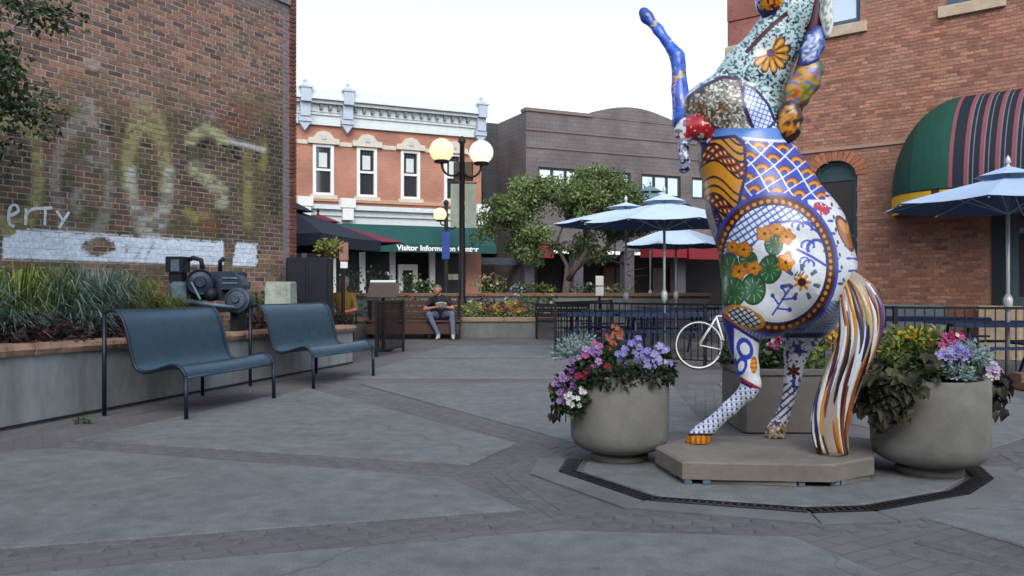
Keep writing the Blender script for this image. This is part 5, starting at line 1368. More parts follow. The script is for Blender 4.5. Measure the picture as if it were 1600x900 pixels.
# ---- railing panel and menu stand
def railing(name, label, pts, zt, gap=.115, posts=True, z0=.1, dy=None):
    t = thing(name, label, 'railing', (pts[0][0], pts[0][1], 0))
    bar = MB().box(IDM, (-.006, -.006, z0), (.006, .006, zt - .02)).mesh('picket', black_m); post = MB().box(IDM, (-.025, -.025, 0), (.025, .025, zt + .02)).mesh('post', black_m)
    inv = Matrix.Translation(-Vector(t.location))
    for k, (a, c) in enumerate(zip(pts[:-1], pts[1:])):
        a = Vector((*a, 0)); c = Vector((*c, 0)); fm = frame(a, c - a); ln = (c - a).length
        MB().box(fm, (.026, -.02, zt - .02), (ln - .026, .02, zt + .012)).build('top_rail', black_m, t); MB().box(fm, (.026, -.012, z0 - .02), (ln - .026, .012, z0)).build('bottom_rail', black_m, t)
        n = int(ln / gap)
        for i in range(1, n):
            o = link('picket', bar, None, mw=fm @ Matrix.Translation((ln * i / n, 0, 0))); o.parent = t; o.matrix_parent_inverse = inv
        for e_ in ([a, c] if k == 0 else [c]):
            o = link('post', post, None, mw=Matrix.Translation(e_)); o.parent = t; o.matrix_parent_inverse = inv
    return t
a, c, d = G(582, 547), G(588, 557), G(630, 549)
railing('railing_panel', 'short black railing panel beside the menu stand', [(a.x, a.y + .6), (c.x, c.y), (d.x, d.y)], .96, gap=.055)
MS = thing('menu_stand', 'slanted brown menu stand with a white top edge behind the railing', 'menu stand', (P(598, 450, 15.9).x, 15.9, 0))
a, c = P(575, 444, 15.9), P(622, 466, 15.9); w_ = (c.x - a.x)
mkm = Matrix.Translation((a.x, 15.75, c.z)) @ Matrix.Rotation(math.radians(35), 4, 'X')
MB().bbox(mkm, (0, 0, 0), (w_, .48, .03), .006).build('board', mat('menu_brown', L(78, 66, 60), 0.6, var=.2), MS)
MB().bbox(mkm, (0, .482, -.01), (w_ * .86, .54, .05), .006).build('top_edge', whitep, MS)
MB().box(IDM, (a.x + w_ * .45, 15.9, 0), (a.x + w_ * .55, 15.98, c.z + .12)).build('stand_post', black_m, MS)
MB().bbox(IDM, (a.x + w_ * .2, 15.75, 0), (a.x + w_ * .8, 16.12, .03), .006).build('foot', black_m, MS)

# ---- umbrellas
def umbrella(label, px, Y, ztop, R_, zrim, n, top_c, under_c, group, z0=0.0, rot=0.0, valance=.0, square=False, vent=True, polec=None, zclamp=None):
    x = (px - CX) / FPX * Y; t = thing('patio_umbrella', label, 'umbrella', (x, Y, z0), group)
    mt = mat('fab_%02d%02d%02d' % tuple(int(q * 99) for q in top_c), top_c, .8, var=.08, scale=3, sub=.04); pm = polec or mat('pale_pole', L(186, 194, 196), .4, .3, var=.06)
    MB().tube([(x, Y, z0), (x, Y, ztop + .02)], .024, 10).build('pole', pm, t, smooth=True)
    MB().lathe([(.01, ztop + .02), (.035, ztop + .04), (.03, ztop + .09), (.005, ztop + .14)], 10, Matrix.Translation((x, Y, 0))).build('finial', pm, t, smooth=True)
    pts = [(math.cos(rot + 2 * math.pi * k / n) * R_ * (1.0), math.sin(rot + 2 * math.pi * k / n) * R_) for k in range(n)]
    zin = ztop - (ztop - zrim) * .26
    def surf(k, f, g_):
        "f 0..1 from hub to rim along rib k..k+1 with g_ across"
        a = pts[k % n]; c = pts[(k + 1) % n]; sag = .05 * f * 4 * g_ * (1 - g_)
        X = (a[0] * (1 - g_) + c[0] * g_) * f; Y_ = (a[1] * (1 - g_) + c[1] * g_) * f
        zz = zin + .0 - (zin - zrim) * (f ** 1.12) - sag * .6
        return Vector((x + X, Y + Y_, zz))
    b = MB(); NF, NG = 6, 4
    for k in range(n):
        for i in range(NF):
            for j in range(NG):
                f0, f1 = .12 + .88 * i / NF, .12 + .88 * (i + 1) / NF
                b.quad(surf(k, f0, j / NG), surf(k, f1, j / NG), surf(k, f1, (j + 1) / NG), surf(k, f0, (j + 1) / NG))
        if valance:
            for j in range(NG):
                p, q = surf(k, 1, j / NG), surf(k, 1, (j + 1) / NG); b.quad(p, p - Vector((0, 0, valance)), q - Vector((0, 0, valance)), q)
    b.build('canopy', mt, t)
    ln_ = MB(); dn = Vector((0, 0, -.012))  # sheet under the canopy: the shade below it put into a darker colour
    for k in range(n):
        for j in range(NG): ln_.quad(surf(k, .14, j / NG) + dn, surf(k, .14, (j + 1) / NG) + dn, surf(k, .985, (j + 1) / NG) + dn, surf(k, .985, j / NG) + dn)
    ln_.build('shaded_underside', mat('shaded_underside_%02d%02d%02d' % tuple(int(q * 99) for q in under_c), under_c, .85, var=.08), t)
    if vent:
        v = MB()
        for k in range(n):
            a = pts[k]; c = pts[(k + 1) % n]; r_ = .27
            v.add([(x, Y, ztop), (x + a[0] * r_, Y + a[1] * r_, zin - (zin - zrim) * .2 + .07), (x + c[0] * r_, Y + c[1] * r_, zin - (zin - zrim) * .2 + .07)], [(0, 1, 2)])
        v.build('vent_cap', mt, t)
    for k in range(n):
        MB().tube([(x, Y, zin - .06), tuple(surf(k, 1, 0) - Vector((0, 0, .03)))], .009, 5).build('rib', pm, t)
        MB().tube([(x, Y, zrim - .12), tuple(surf(k, .5, 0) - Vector((0, 0, .035)))], .007, 5).build('strut', pm, t)
    if zclamp: MB().lathe([(.026, zclamp - .14), (.05, zclamp - .1), (.06, zclamp + .02), (.03, zclamp + .09)], 10, Matrix.Translation((x, Y, 0))).build('clamp', pm, t, smooth=True)
    return t
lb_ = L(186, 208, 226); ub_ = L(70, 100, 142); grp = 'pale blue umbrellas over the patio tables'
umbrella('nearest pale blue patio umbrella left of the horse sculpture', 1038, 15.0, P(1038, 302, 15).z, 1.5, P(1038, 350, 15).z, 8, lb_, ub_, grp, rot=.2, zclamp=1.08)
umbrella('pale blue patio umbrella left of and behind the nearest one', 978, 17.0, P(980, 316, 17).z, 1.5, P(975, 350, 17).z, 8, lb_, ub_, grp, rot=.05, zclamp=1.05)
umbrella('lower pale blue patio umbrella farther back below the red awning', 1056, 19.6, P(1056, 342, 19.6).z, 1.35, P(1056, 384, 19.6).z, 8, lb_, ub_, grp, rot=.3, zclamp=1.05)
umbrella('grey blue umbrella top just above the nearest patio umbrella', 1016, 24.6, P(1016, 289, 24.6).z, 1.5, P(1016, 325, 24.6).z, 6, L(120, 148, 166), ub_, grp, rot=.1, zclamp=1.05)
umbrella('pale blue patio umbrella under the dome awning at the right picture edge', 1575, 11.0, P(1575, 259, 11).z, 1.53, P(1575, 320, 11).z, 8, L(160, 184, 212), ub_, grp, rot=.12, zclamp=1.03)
umbrella('navy cafe umbrella with valance behind the old brick corner', 452, 16.6, 2.98, 1.95, 2.2, 4, L(36, 42, 56), L(30, 34, 46), 'cafe umbrellas at left', rot=.55, valance=.22, polec=black_m)
umbrella('burgundy cafe umbrella behind the navy one', 497, 19.6, 2.95, 2.0, 2.28, 6, L(132, 42, 58), L(90, 30, 40), 'cafe umbrellas at left', rot=.02, polec=black_m)

# ---- hanging basket on a post
hx, hy = P(536, 450, 14.3).x, 14.3
HB = thing('basket_post', 'slim black post with a pink sign panel beside the cafe umbrella', 'post', (hx, hy, 0))
MB().tube([(hx, hy, 0), (hx, hy, P(536, 380, hy).z)], .035, 8).build('post', black_m, HB)
a, c = P(531, 407, hy), P(545, 379, hy); MB().box(IDM, (a.x, hy - .06, a.z), (c.x, hy - .036, c.z)).build('sign_panel', mat('pink_panel', L(148, 108, 100), .7, var=.15), HB)
a, c = P(533, 419, hy), P(544, 409, hy); MB().box(IDM, (a.x, hy - .06, a.z), (c.x, hy - .036, c.z)).build('white_plate', whitep, HB)
q0 = P(515, 378, hy); MB().tube([(hx, hy, q0.z + .02), (q0.x, hy, q0.z + .02), (q0.x, hy, q0.z - .05)], .012, 6).build('hook_arm', black_m, HB)
hc = P(515, 391, hy)
BS = thing('hanging_basket', 'round hanging basket of yellow green leaves below the navy umbrella', 'hanging basket', hc)
MB().lathe([(.02, -.16), (.12, -.13), (.17, -.02), (.18, .0)], 14, Matrix.Translation(hc)).build('basket', mat('coir_basket', L(86, 66, 48), .9), BS, smooth=True)
b = MB(); leaf_cloud(b, hc + V3(0, 0, .04), (.25, .25, .16), 380, .07, g_yel + [L(160, 156, 60)]); b.build('foliage', leaf_attr, BS, color=True, kind='stuff')
MB().tube([hc + V3(-.17, 0, 0), (hc.x, hc.y, q0.z - .03), hc + V3(.17, 0, 0)], .004, 4).build('hanger', black_m, BS)
# dark storefront wing of the cafe behind the umbrellas
CB = thing('cafe_building', 'dark cafe front with posts in the shade behind the umbrellas', 'building', (-6.2, 24.5, 0))
MB().box(IDM, (-9.5, 24.8, 0), (-6.05, 25, 3.1)).build('wall', mat('dark_storefront', (0, 0, 0)), CB); MB().box(IDM, (-9.5, 24.4, 2.75), (-6.0, 24.79, 3.05)).build('fascia', mat('slate_beam', (0, 0, 0)), CB)
for x in (-6.2, -7.4): MB().box(IDM, (x, 24.5, 0), (x + .14, 24.64, 2.748)).build('post', mat('mauve_post', (0, 0, 0)), CB)

# ---- patio railings, tables, bicycle
fA = G(868, 558); fB = (2.95, 12.72); fC = (4.95, 10.75); fD = (8.2, 10.1)
railing('patio_railing', 'long black patio railing running behind the flower planters and the horse', [(P(955, 467, 16.6).x, 16.6), (fA.x, fA.y), fB, fC, fD], .95)
tb_m = mat('table_blue', L(30, 48, 84), .45, .2, var=.15, scale=8, stain=.2, stain_scale=9)
def table(label, x, Y, rot):
    t = thing('picnic_table', label, 'picnic table', (x, Y, 0), 'blue metal picnic tables on the patio'); M_ = Matrix.Translation((x, Y, 0)) @ Matrix.Rotation(rot, 4, 'Z')
    for k in range(8): MB().bbox(M_, (-.9, -.38 + k * .096, .725), (.9, -.30 + k * .096, .75), .004).build('top_slat', tb_m, t)
    MB().box(M_, (-.9, -.4, .69), (.9, -.385, .752)).build('top_edge', tb_m, t)
    for s in (-1, 1):
        for k in range(3): MB().bbox(M_, (-.9, s * .72 - .14 + k * .096, .43), (.9, s * .72 - .06 + k * .096, .452), .004).build('seat_slat', tb_m, t)
        MB().tube([M_ @ Vector((s * .6, -.75, .42)), M_ @ Vector((s * .6, -.3, .42)), M_ @ Vector((s * .6, -.22, .7)), M_ @ Vector((s * .6, .22, .7)), M_ @ Vector((s * .6, .3, .42)), M_ @ Vector((s * .6, .75, .42))], .022, 6).build('frame_tube', tb_m, t)
        for q in (-1, 1): MB().tube([M_ @ Vector((s * .6, q * .3, .42)), M_ @ Vector((s * .6, q * .52, 0))], .022, 6).build('leg', tb_m, t)
    return t
table('blue picnic table under the nearest pale umbrella', P(1038, 490, 15).x, 15.0, .1)
table('blue picnic table under the left pale umbrella', P(978, 490, 17).x, 17.0, -.05)
table('blue picnic table at the left corner of the patio railing', P(915, 490, 15.6).x + .35, 15.3, .15)
table('blue picnic table under the far low umbrella', P(1056, 480, 19.6).x, 19.6, 0.1)
table('blue picnic table under the umbrella at the right picture edge', P(1575, 490, 11).x, 11.15, .05)
table('blue picnic table between the horse tail and the right umbrella', P(1465, 490, 12.5).x, 12.9, -.5)
# small white sign box on the patio
p = P(937, 440, 20.5); SG = thing('sign_box', 'small white two panel sign box between the tree and the umbrella', 'sign', (p.x, 20.5, 0))
a, c = P(931, 446, 20.5), P(943, 431, 20.5); MB().box(IDM, (a.x, 20.5, a.z), (c.x, 20.56, c.z)).build('upper_panel', whitep, SG); a2 = P(931, 462, 20.5); MB().box(IDM, (a2.x, 20.49, a2.z), (c.x, 20.57, a.z - .03)).build('lower_panel', whitep, SG)
MB().tube([(p.x, 20.53, 0), (p.x, 20.53, a2.z)], .03, 8).build('post', black_m, SG)
# black bench end by the patio corner
ex = P(838, 500, 20.0).x
EB = thing('iron_bench', 'black iron bench seen from its end beside the patio railing', 'bench', (ex, 19.6, 0))
for x in (ex, ex + 1.25):
    MB().tube([(x, 19.95, 0), (x, 19.95, .82)], .022, 6).build('back_leg', black_m, EB); MB().tube([(x, 19.5, 0), (x, 19.48, .62), (x, 19.6, .66), (x, 19.95, .62)], .02, 6).build('arm_loop', black_m, EB)
for k in range(4): MB().box(IDM, (ex - .03, 19.5 + k * .1, .41), (ex + 1.28, 19.58 + k * .1, .435)).build('seat_slat', black_m, EB)
for k in range(3): MB().box(IDM, (ex - .03, 19.965, .5 + k * .12), (ex + 1.28, 19.985, .59 + k * .12)).build('back_slat', black_m, EB)
# brick step at right
STP = thing('brick_step', 'low brown brick step at the right picture edge behind the planter', 'step', (P(1640, 590, 10.6).x, 9.9, 0))
for k in range(2):
    for i in range(9): MB().bbox(IDM, (6.0 + i * .21 , 9.55 + k * .25, 0 if k == 0 else .0), (6.2 + i * .21, 9.79 + k * .25, .09 + .1 * k), .006).build('brick', mat('step_brick', L(112, 84, 72), .9, var=.25, scale=9), STP)

def bicycle():
    By = 12.25; r_ = 37.0 * By / FPX; whp = mat('white_enamel', L(218, 222, 220), .35, var=.04, spec=.5); tyre = mat('rubber', (.02, .02, .02), .8)
    t = thing('bicycle', 'white bicycle leaning on the patio railing behind the horse', 'bicycle', (P(1092, 540, By).x, By, 0))
    hub = V3(P(1092, 540, By).x, By, r_ + .012); fh = hub + V3(1.02, 0, 0)
    for nm, c in (('rear_wheel', hub), ('front_wheel', fh)):
        def circ(R__): return [(c.x + math.cos(q) * R__, By, c.z + math.sin(q) * R__) for q in [2 * math.pi * i / 40 for i in range(41)]]
        w = MB().tube(circ(r_ - .012), .0135, 8, caps=False).build(nm, whp, t, smooth=True)
        MB().tube(circ(r_), .0125, 8, caps=False).build('tyre', tyre, w, smooth=True)
        MB().tube([c + V3(0, -.05, 0), c + V3(0, .05, 0)], .018, 8).build('hub', black_m, w)
        sp_ = MB()
        for i in range(20):
            q = 2 * math.pi * i / 20; sp_.tube([c + V3(0, .012 * (-1) ** i, 0), c + V3(math.cos(q) * (r_ - .02), 0, math.sin(q) * (r_ - .02))], .0012, 3)
        so = sp_.build('spokes', mat('spoke_steel', L(150, 150, 150), .3, .8), w); so['kind'] = 'stuff'
    bb = P(1135, 548, By); bb.y = By; st_ = V3(P(1119, 494, By).x, By, P(1119, 494, By).z); hdt = V3(fh.x - .2, By, st_.z + .0); hdb = V3(fh.x - .14, By, st_.z - .14)
    fr = MB()
    fr.tube([bb, st_], .016, 8); fr.tube([st_, hdt], .015, 8); fr.tube([bb, hdb], .017, 8); fr.tube([hdt + V3(-.01, 0, .03), hdb], .018, 8)
    for s in (-1, 1): fr.tube([hub + V3(0, s * .05, 0), bb + V3(0, s * .03, 0)], .009, 6); fr.tube([hub + V3(0, s * .05, 0), st_ + V3(0, s * .02, -.02)], .008, 6)
    fr.build('frame', whp, t, smooth=True)
    fk = MB()
    for s in (-1, 1): fk.tube([hdb + V3(0, s * .01, 0), hdb + V3(.03, s * .045, -.08), fh + V3(0, s * .045, 0)], .01, 6)
    fk.build('fork', whp, t, smooth=True)
    MB().tube([st_, st_ + V3(-.03, 0, .11)], .013, 8).build('seat_post', black_m, t)
    s_ = MB(); s_.sphere(st_ + V3(-.07, 0, .135), .1, 12, 6, (1.3, .65, .3)); s_.tube([st_ + V3(-.0, 0, .13), st_ + V3(.13, 0, .13)], [.04, .018], 8); s_.build('saddle', black_m, t, smooth=True)
    MB().tube([hdt + V3(-.01, 0, .02), hdt + V3(-.02, 0, .1)], .012, 8).build('stem', black_m, t)
    MB().tube([hdt + V3(.03, -.24, .12), hdt + V3(-.02, -.06, .11), hdt + V3(-.02, .06, .11), hdt + V3(.03, .24, .12)], .012, 8).build('handlebar', black_m, t, smooth=True)
    MB().lathe([(.001, -.004), (.09, -.004), (.09, .004), (.001, .004)], 20, Matrix.Translation(bb + V3(0, -.05, 0)) @ Matrix.Rotation(math.pi / 2, 4, 'X')).build('chainring', black_m, t)
    for s in (-1, 1): MB().tube([bb + V3(0, s * .06, 0), bb + V3(.06 * s, s * .07, -.15 * s)], .01, 6).box(Matrix.Translation(bb + V3(.06 * s, s * .12, -.15 * s)), (-.04, -.04, -.01), (.04, .04, .01)).build('crank', black_m, t)
bicycle()
# ================================================================== THE PAINTED HORSE SCULPTURE
PZ = 0.14
ped_pts = [G(1024, 730), G(1066, 757), G(1300, 762), G(1366, 749), G(1366, 685.2, PZ), G(1310, 680, PZ), G(1076, 681.2, PZ)]
ped_poly = [(p.x, p.y) for p in ped_pts]
pcx = sum(p[0] for p in ped_poly) / 7; pcy = sum(p[1] for p in ped_poly) / 7
PD = thing('pedestal', 'low chamfered concrete slab under the painted horse', 'pedestal', (pcx, pcy, 0))
ped_m = mat('pedestal_concrete', L(122, 117, 110), 0.85, var=0.12, scale=4, bump=0.2, bscale=90, stain=.3, stain_scale=3)
MB().prism(ped_poly, 0.032, PZ, bev=0.012).build('slab', ped_m, PD)
ins = [(p[0] + (pcx - p[0]) * .035, p[1] + (pcy - p[1]) * .035) for p in ped_poly]
MB().prism([ins[0], (ins[0][0] * .35 + ins[1][0] * .65, ins[0][1] * .35 + ins[1][1] * .65), (1.3, 5.7), ins[6]], 0.002, 0.031).build('foot', ped_m, PD)
MB().prism([(1.22, ins[1][1] + .0), (1.72, ins[2][1] + .01), (1.75, 5.8), (1.3, 5.7)], 0.002, 0.031).build('foot', ped_m, PD)
MB().prism([(2.0, ins[2][1] + .03), ins[3], ins[4], (1.9, 5.8)], 0.002, 0.031).build('foot', ped_m, PD)
bl_chip = mat('blue_chipped_paint', L(84, 112, 128), 0.6, var=.5, scale=40)
for x0, x1, y0 in ((1.055, 1.10, 5.07), (1.165, 1.215, 5.062), (1.735, 1.775, 5.018), (1.93, 1.99, 5.03)):
    MB().bbox(IDM, (x0, y0 + .012, 0.004), (x1, y0 + .08, 0.03), .004).build('lifting_bracket', bl_chip, PD)

HLx, HLy, HO = -0.574, -0.819, -5.646           # the horse's left axis and its middle plane
def J(px, py, l=0.0):
    rx = (px - CX) / FPX; Y = (l + HO) / (rx * HLx + HLy)
    return np.array((rx * Y, Y, EYE - (py - CY) / FPX * Y))
def R(r, p): return r * p[1] / FPX
limbs = []
def chain(pts, grp, k=None):
    for a, b in zip(pts[:-1], pts[1:]):
        pa, pb = J(a[0], a[1], a[3]), J(b[0], b[1], b[3]); limbs.append((pa, pb, R(a[2], pa), R(b[2], pb), k, grp))
chain([(1160, 182, 58, 0), (1170, 240, 66, 0), (1190, 310, 83, 0), (1222, 378, 96, 0), (1226, 418, 98, 0)], 'torso', .05)
chain([(1125, 195, 40, .05), (1150, 250, 52, 0), (1172, 340, 58, 0)], 'torso', .08)           # chest and belly
chain([(1215, 440, 88, .12), (1190, 470, 60, .2)], 'torso', .08)                              # near haunch
chain([(1255, 430, 80, -.12), (1268, 480, 45, -.2)], 'torso', .08)
chain([(1150, 165, 60, 0), (1178, 118, 50, 0), (1212, 66, 39, 0), (1236, 20, 34, 0), (1252, -30, 32, 0), (1258, -70, 30, 0)], 'neck', .06)
chain([(1104, 166, 36, .08), (1128, 168, 46, .12), (1165, 182, 46, .1)], 'neck', .06)
chain([(1258, -72, 30, .0), (1236, -62, 35, .04), (1218, -30, 27, .09), (1204, -2, 23, .12), (1203, 6, 21, .12)], 'head', .02)
for s in (-1, 1): chain([(1266, -98, 9, .07 * s), (1270, -128, 4, .09 * s)], 'head', .02)
chain([(1098, 190, 26, -.12), (1068, 188, 17, -.22), (1062, 140, 13, -.24), (1060, 100, 11, -.24), (1058, 88, 11.5, -.24), (1040, 63, 7.5, -.25), (1028, 46, 8.5, -.25), (1020, 37, 7, -.25), (1011, 27, 10, -.25), (1006, 20, 9, -.25)], 'foreR', .02)
chain([(1122, 202, 22, .14), (1094, 200, 20, .24), (1074, 200, 16, .27), (1068, 207, 14, .28), (1068, 228, 8, .3), (1068, 244, 8.5, .3), (1070, 252, 8, .3), (1069, 262, 10, .3)], 'foreL', .02)
chain([(1185, 470, 52, .2), (1162, 498, 32, .25), (1162, 540, 22, .255), (1168, 575, 17, .255), (1174, 600, 14.5, .255), (1168, 612, 13, .256), (1140, 638, 11.5, .257), (1108, 667, 11.5, .257), (1097, 676, 13, .257), (1092, 686, 17, .257), (1088, 692, 17, .257)], 'hindL', .025)
chain([(1262, 495, 42, -.2), (1250, 525, 28, -.24), (1243, 555, 17, -.25), (1238, 592, 12.5, -.255), (1231, 626, 9.5, -.257), (1222, 652, 10, -.257), (1216, 664, 11.5, -.257), (1212, 676, 15, -.257), (1211, 681, 15.5, -.257)], 'hindR', .025)
HV, HF = body(limbs, 0.018, .04)
HV[:, 2] = np.maximum(HV[:, 2], PZ + .001)
grp_of = np.array([['torso', 'neck', 'head', 'foreR', 'foreL', 'hindL', 'hindR'].index(l[5]) for l in limbs])
def inpoly(q, r, poly):
    ins_ = np.zeros(q.shape, bool); n = len(poly)
    for i in range(n):
        (x0, y0), (x1, y1) = poly[i], poly[(i + 1) % n]
        if y0 == y1: continue
        c = ((y0 > r) != (y1 > r)) & (q < (x1 - x0) * (r - y0) / (y1 - y0) + x0); ins_ ^= c
    return ins_
def ell(q, r, cx, cy, rx, ry, a=0.0):
    ca, sa = math.cos(a), math.sin(a); x = (q - cx) * ca + (r - cy) * sa; y = -(q - cx) * sa + (r - cy) * ca
    return np.hypot(x / rx, y / ry)
def lattice(q, r, w, h, a=0.0):
    ca, sa = math.cos(a), math.sin(a); x = q * ca + r * sa; y = -q * sa + r * ca
    u = x / w + y / h; v = x / w - y / h
    return u - np.floor(u), v - np.floor(v)
NAVY, BLUE, MID, AQUA, WHITE, GOLD, AMBER, MAROON, BLACK, GREEN, DGREEN, RED = L(24, 26, 84), L(42, 66, 168), L(84, 132, 204), L(182, 208, 212), L(206, 213, 218), L(196, 134, 28), L(164, 84, 22), L(70, 20, 24), L(22, 20, 26), L(56, 110, 58), L(26, 68, 48), L(164, 24, 40)
def paint_horse(co, nn):
    gi = grp_of[nearest_limb(co, limbs)]
    # design coordinates on the near flank; the far flank carries the mirrored design
    l = co[:, 0] * HLx + co[:, 1] * HLy - HO
    m = co.copy(); flip = (l < 0) & (gi < 3); sh = np.where(flip, -2 * l, 0); m[:, 0] += HLx * sh; m[:, 1] += HLy * sh
    q = CX + FPX * m[:, 0] / m[:, 1]; r = CY + FPX * (EYE - m[:, 2]) / m[:, 1]
    n = len(q); c = np.zeros((n, 3)); nz1 = vn(q / 2.5, r / 2.5, 2); nz2 = vn(q / 5.0, r / 5.0, 4); nz3 = fbm(q / 12, r / 12, 6, 3)
    S = lambda mk, k, a=1.0: c.__setitem__(mk, c[mk] * (1 - a) + np.array(k) * a)
    T = gi == 0
    # --- torso: blue fish scales with gold hearts
    S(T, BLUE)
    fu, fv = lattice(q + 5 * np.sin(r / 15), r, 36, 34, .1)
    fan = np.hypot(fu - .82, fv - .18); S(T & (fan < .50), MAROON); S(T & (fan < .44), AMBER); S(T & (fan < .36), GOLD); S(T & (fan < .20), MAROON)
    S(T & (fu > .70) & (fv < .30) & (fan < .2), BLUE)
    S(T & ((fu < .085) | (fv > .915)), WHITE)
    # collar
    S(T & (r < 216 + (q - 1160) * .06), MID); S(T & (np.abs(r - (217 + (q - 1160) * .06 - ((q - 1200) / 30) ** 2)) < 2) & (q > 1160), WHITE)
    # gold panel on the belly side
    gpoly = [(1090, 300), (1094, 240), (1110, 217), (1148, 213), (1163, 226), (1166, 268), (1158, 300), (1152, 330), (1141, 374), (1134, 356), (1116, 326)]
    gp_ = T & inpoly(q, r, gpoly); S(gp_, GOLD)
    wv = r + 16 * np.cos((q - 1118) / 44 * math.pi) - 6 * np.sin((q - 1100) / 20); fw = wv / 26 - np.floor(wv / 26); ib = np.floor(wv / 26).astype(int) % 3
    fu2, fv2 = lattice(q, wv, 13, 13, 0)
    S(gp_ & (ib == 0), AMBER); S(gp_ & (ib == 0) & ((fu2 < .28) | (fv2 < .28)), MAROON); S(gp_ & (ib == 0) & (np.hypot(fu2 - .64, fv2 - .64) < .2), L(214, 190, 150))
    S(gp_ & (fw < .15), BLACK); S(gp_ & (ib == 2) & (np.abs(fw - .6) < .08), BLACK)
    edge = T & (seg_d(q, r, gpoly + gpoly[:1]) < 2.6); S(edge, NAVY)
    S(T & ~gp_ & (q < 1150) & (r > 300) & (r < 420) & (q < 1112 + (r - 320) * .5), L(56, 34, 92)); S(T & ~gp_ & (q < 1104 + (r - 300) * .28) & (r > 230) & (r < 420), L(170, 160, 164))
    S(T & ~gp_ & (q < 1150) & (r > 300) & (r < 420) & (q < 1112 + (r - 320) * .5) & (nz1 > .78), L(190, 150, 160))
    # flank behind the medallion: white with blue leaves
    er = ell(q, r, 1211, 413, 91, 104, -.12); th = np.arctan2(r - 413, q - 1211)
    fl = T & (er > 1.0) & (q > 1262) & (r > 300 + (q < 1290) * 12) & (r < 470)
    S(fl, WHITE)
    fu3, fv3 = lattice(q, r, 30, 26, .7); S(fl & (np.hypot((fu3 - .5) * 2.2, fv3 - .5) < .26), BLUE); S(fl & (np.hypot((fu3 - .2) * 1.2, (fv3 - .8) * 2.4) < .22), DGREEN)
    S(fl & (ell(q, r, 1284, 326, 14, 9, .5) < 1) & (nz1 > .25), L(170, 40, 70)); S(fl & (ell(q, r, 1322, 366, 9, 28, -.45) < 1), AMBER); S(fl & (ell(q, r, 1318, 352, 6, 14, -.45) < 1), GOLD); S(fl & (np.abs(ell(q, r, 1322, 366, 9, 28, -.45) - 1.05) < .12), MAROON)
    # below the medallion: grey blue radiating stripes
    bel = T & (er > 1.0) & (r > 452) & ~fl; S(bel, L(112, 126, 170)); S(bel & (np.abs(np.sin(th * 60)) < .42), L(178, 188, 212)); S(bel & (er > 1.26), NAVY)
    # medallion
    med = T & (er < 1.09); S(med & (er > 1.04), BLUE); S(med & (er <= 1.04), MAROON)
    bt = th * 34 / (2 * math.pi) * 1.6; bt = bt - np.floor(bt); S(med & (np.hypot((bt - .5) * 1.5, (er - .955) * 16) < .46), GOLD)
    inn = med & (er < .89); S(inn, WHITE); S(med & (er >= .875) & (er < .905), NAVY)
    lim = np.interp(q, [1120, 1150, 1170, 1186, 1205, 1240, 1262, 1290, 1312], [402, 394, 389, 372, 348, 345, 350, 374, 404])
    top = inn & (r < lim); fu4, fv4 = lattice(q, r, 13, 13, .2); S(top, L(206, 220, 238)); S(top & ((fu4 < .34) | ((fv4 < .2))), L(58, 82, 150)); S(inn & (np.abs(r - lim) < 2.0), BLUE)
    cact = [(1209, 381, 15, 19, 0), (1203, 421, 19, 23, .2), (1177, 452, 20, 25, 0), (1140, 424, 15, 30, .1), (1146, 456, 20, 24, 0), (1169, 405, 15, 14, .4), (1128, 452, 14, 28, 0)]
    for cx, cy, rx, ry, a in cact:
        e_ = ell(q, r, cx, cy, rx, ry, a); mk = (inn | (med & (q < 1150))) & (e_ < 1); S(mk, DGREEN); S(mk & (e_ < .86), np.array(DGREEN) * .4 + np.array(GREEN) * .6)
        an = np.arctan2(r - cy, q - cx); S(mk & (np.abs(np.sin(an * 5 + cx)) < .16) & (e_ > .35) & (e_ < .8), L(150, 190, 150)); S(mk & (nz3 > .58), DGREEN, .6)
    for cx, cy, rx, ry in [(1195, 365, 13, 11), (1229, 370, 12, 11), (1214, 358, 11, 9), (1228, 410, 12, 15), (1162, 390, 12, 11), (1144, 386, 9, 9), (1155, 424, 12, 11), (1178, 419, 11, 10)]:
        an = np.arctan2(r - cy, q - cx); e_ = ell(q, r, cx, cy, rx, ry) / (1 + .16 * np.cos(an * 5)); mk = (inn | med) & (e_ < 1.08); S(mk, AMBER); S(mk & (e_ < .9), GOLD); S(mk & (np.abs(np.sin(an * 2.5)) < .2) & (e_ > .3), AMBER); S(mk & (e_ < .22), MAROON)
    for cx, cy, rx, ry in [(1246, 352, 9, 6), (1258, 356, 11, 9), (1262, 384, 10, 8), (1276, 388, 14, 13), (1257, 408, 7, 6), (1264, 413, 8, 7)]:
        e_ = ell(q, r, cx, cy, rx, ry); S(inn & (np.abs(e_ - 1) < .2) & (r < cy + ry * .5), BLUE)
    S(inn & (seg_d(q, r, [(1246, 390), (1270, 402), (1292, 416)]) < 2), BLUE)
    for k in range(3): S(inn & (seg_d(q, r, [(1246 + 5 * k, 425), (1242 + 5 * k, 431)]) < 1.1), NAVY)
    an = np.arctan2(r - 441, q - 1253); rr = np.hypot(q - 1253, r - 441); S(inn & (rr < 15) & (rr / 15 < .72 + .28 * np.cos(an * 7)), GOLD); S(inn & (rr < 6.5), MAROON); S(inn & (rr > 18) & (rr < 29) & (np.sin(an * 7) > .62), L(70, 90, 110))
    for a_, b_ in (((1207, 492), (1236, 448)), ((1217, 476), (1207, 462)), ((1222, 468), (1242, 466)), ((1228, 460), (1222, 448)), ((1214, 482), (1234, 484))):
        d_ = seg_d(q, r, [a_, b_]); S(inn & (d_ < 1.5), BLUE); S(inn & (np.hypot(q - b_[0], r - b_[1]) < 3.6), BLUE)
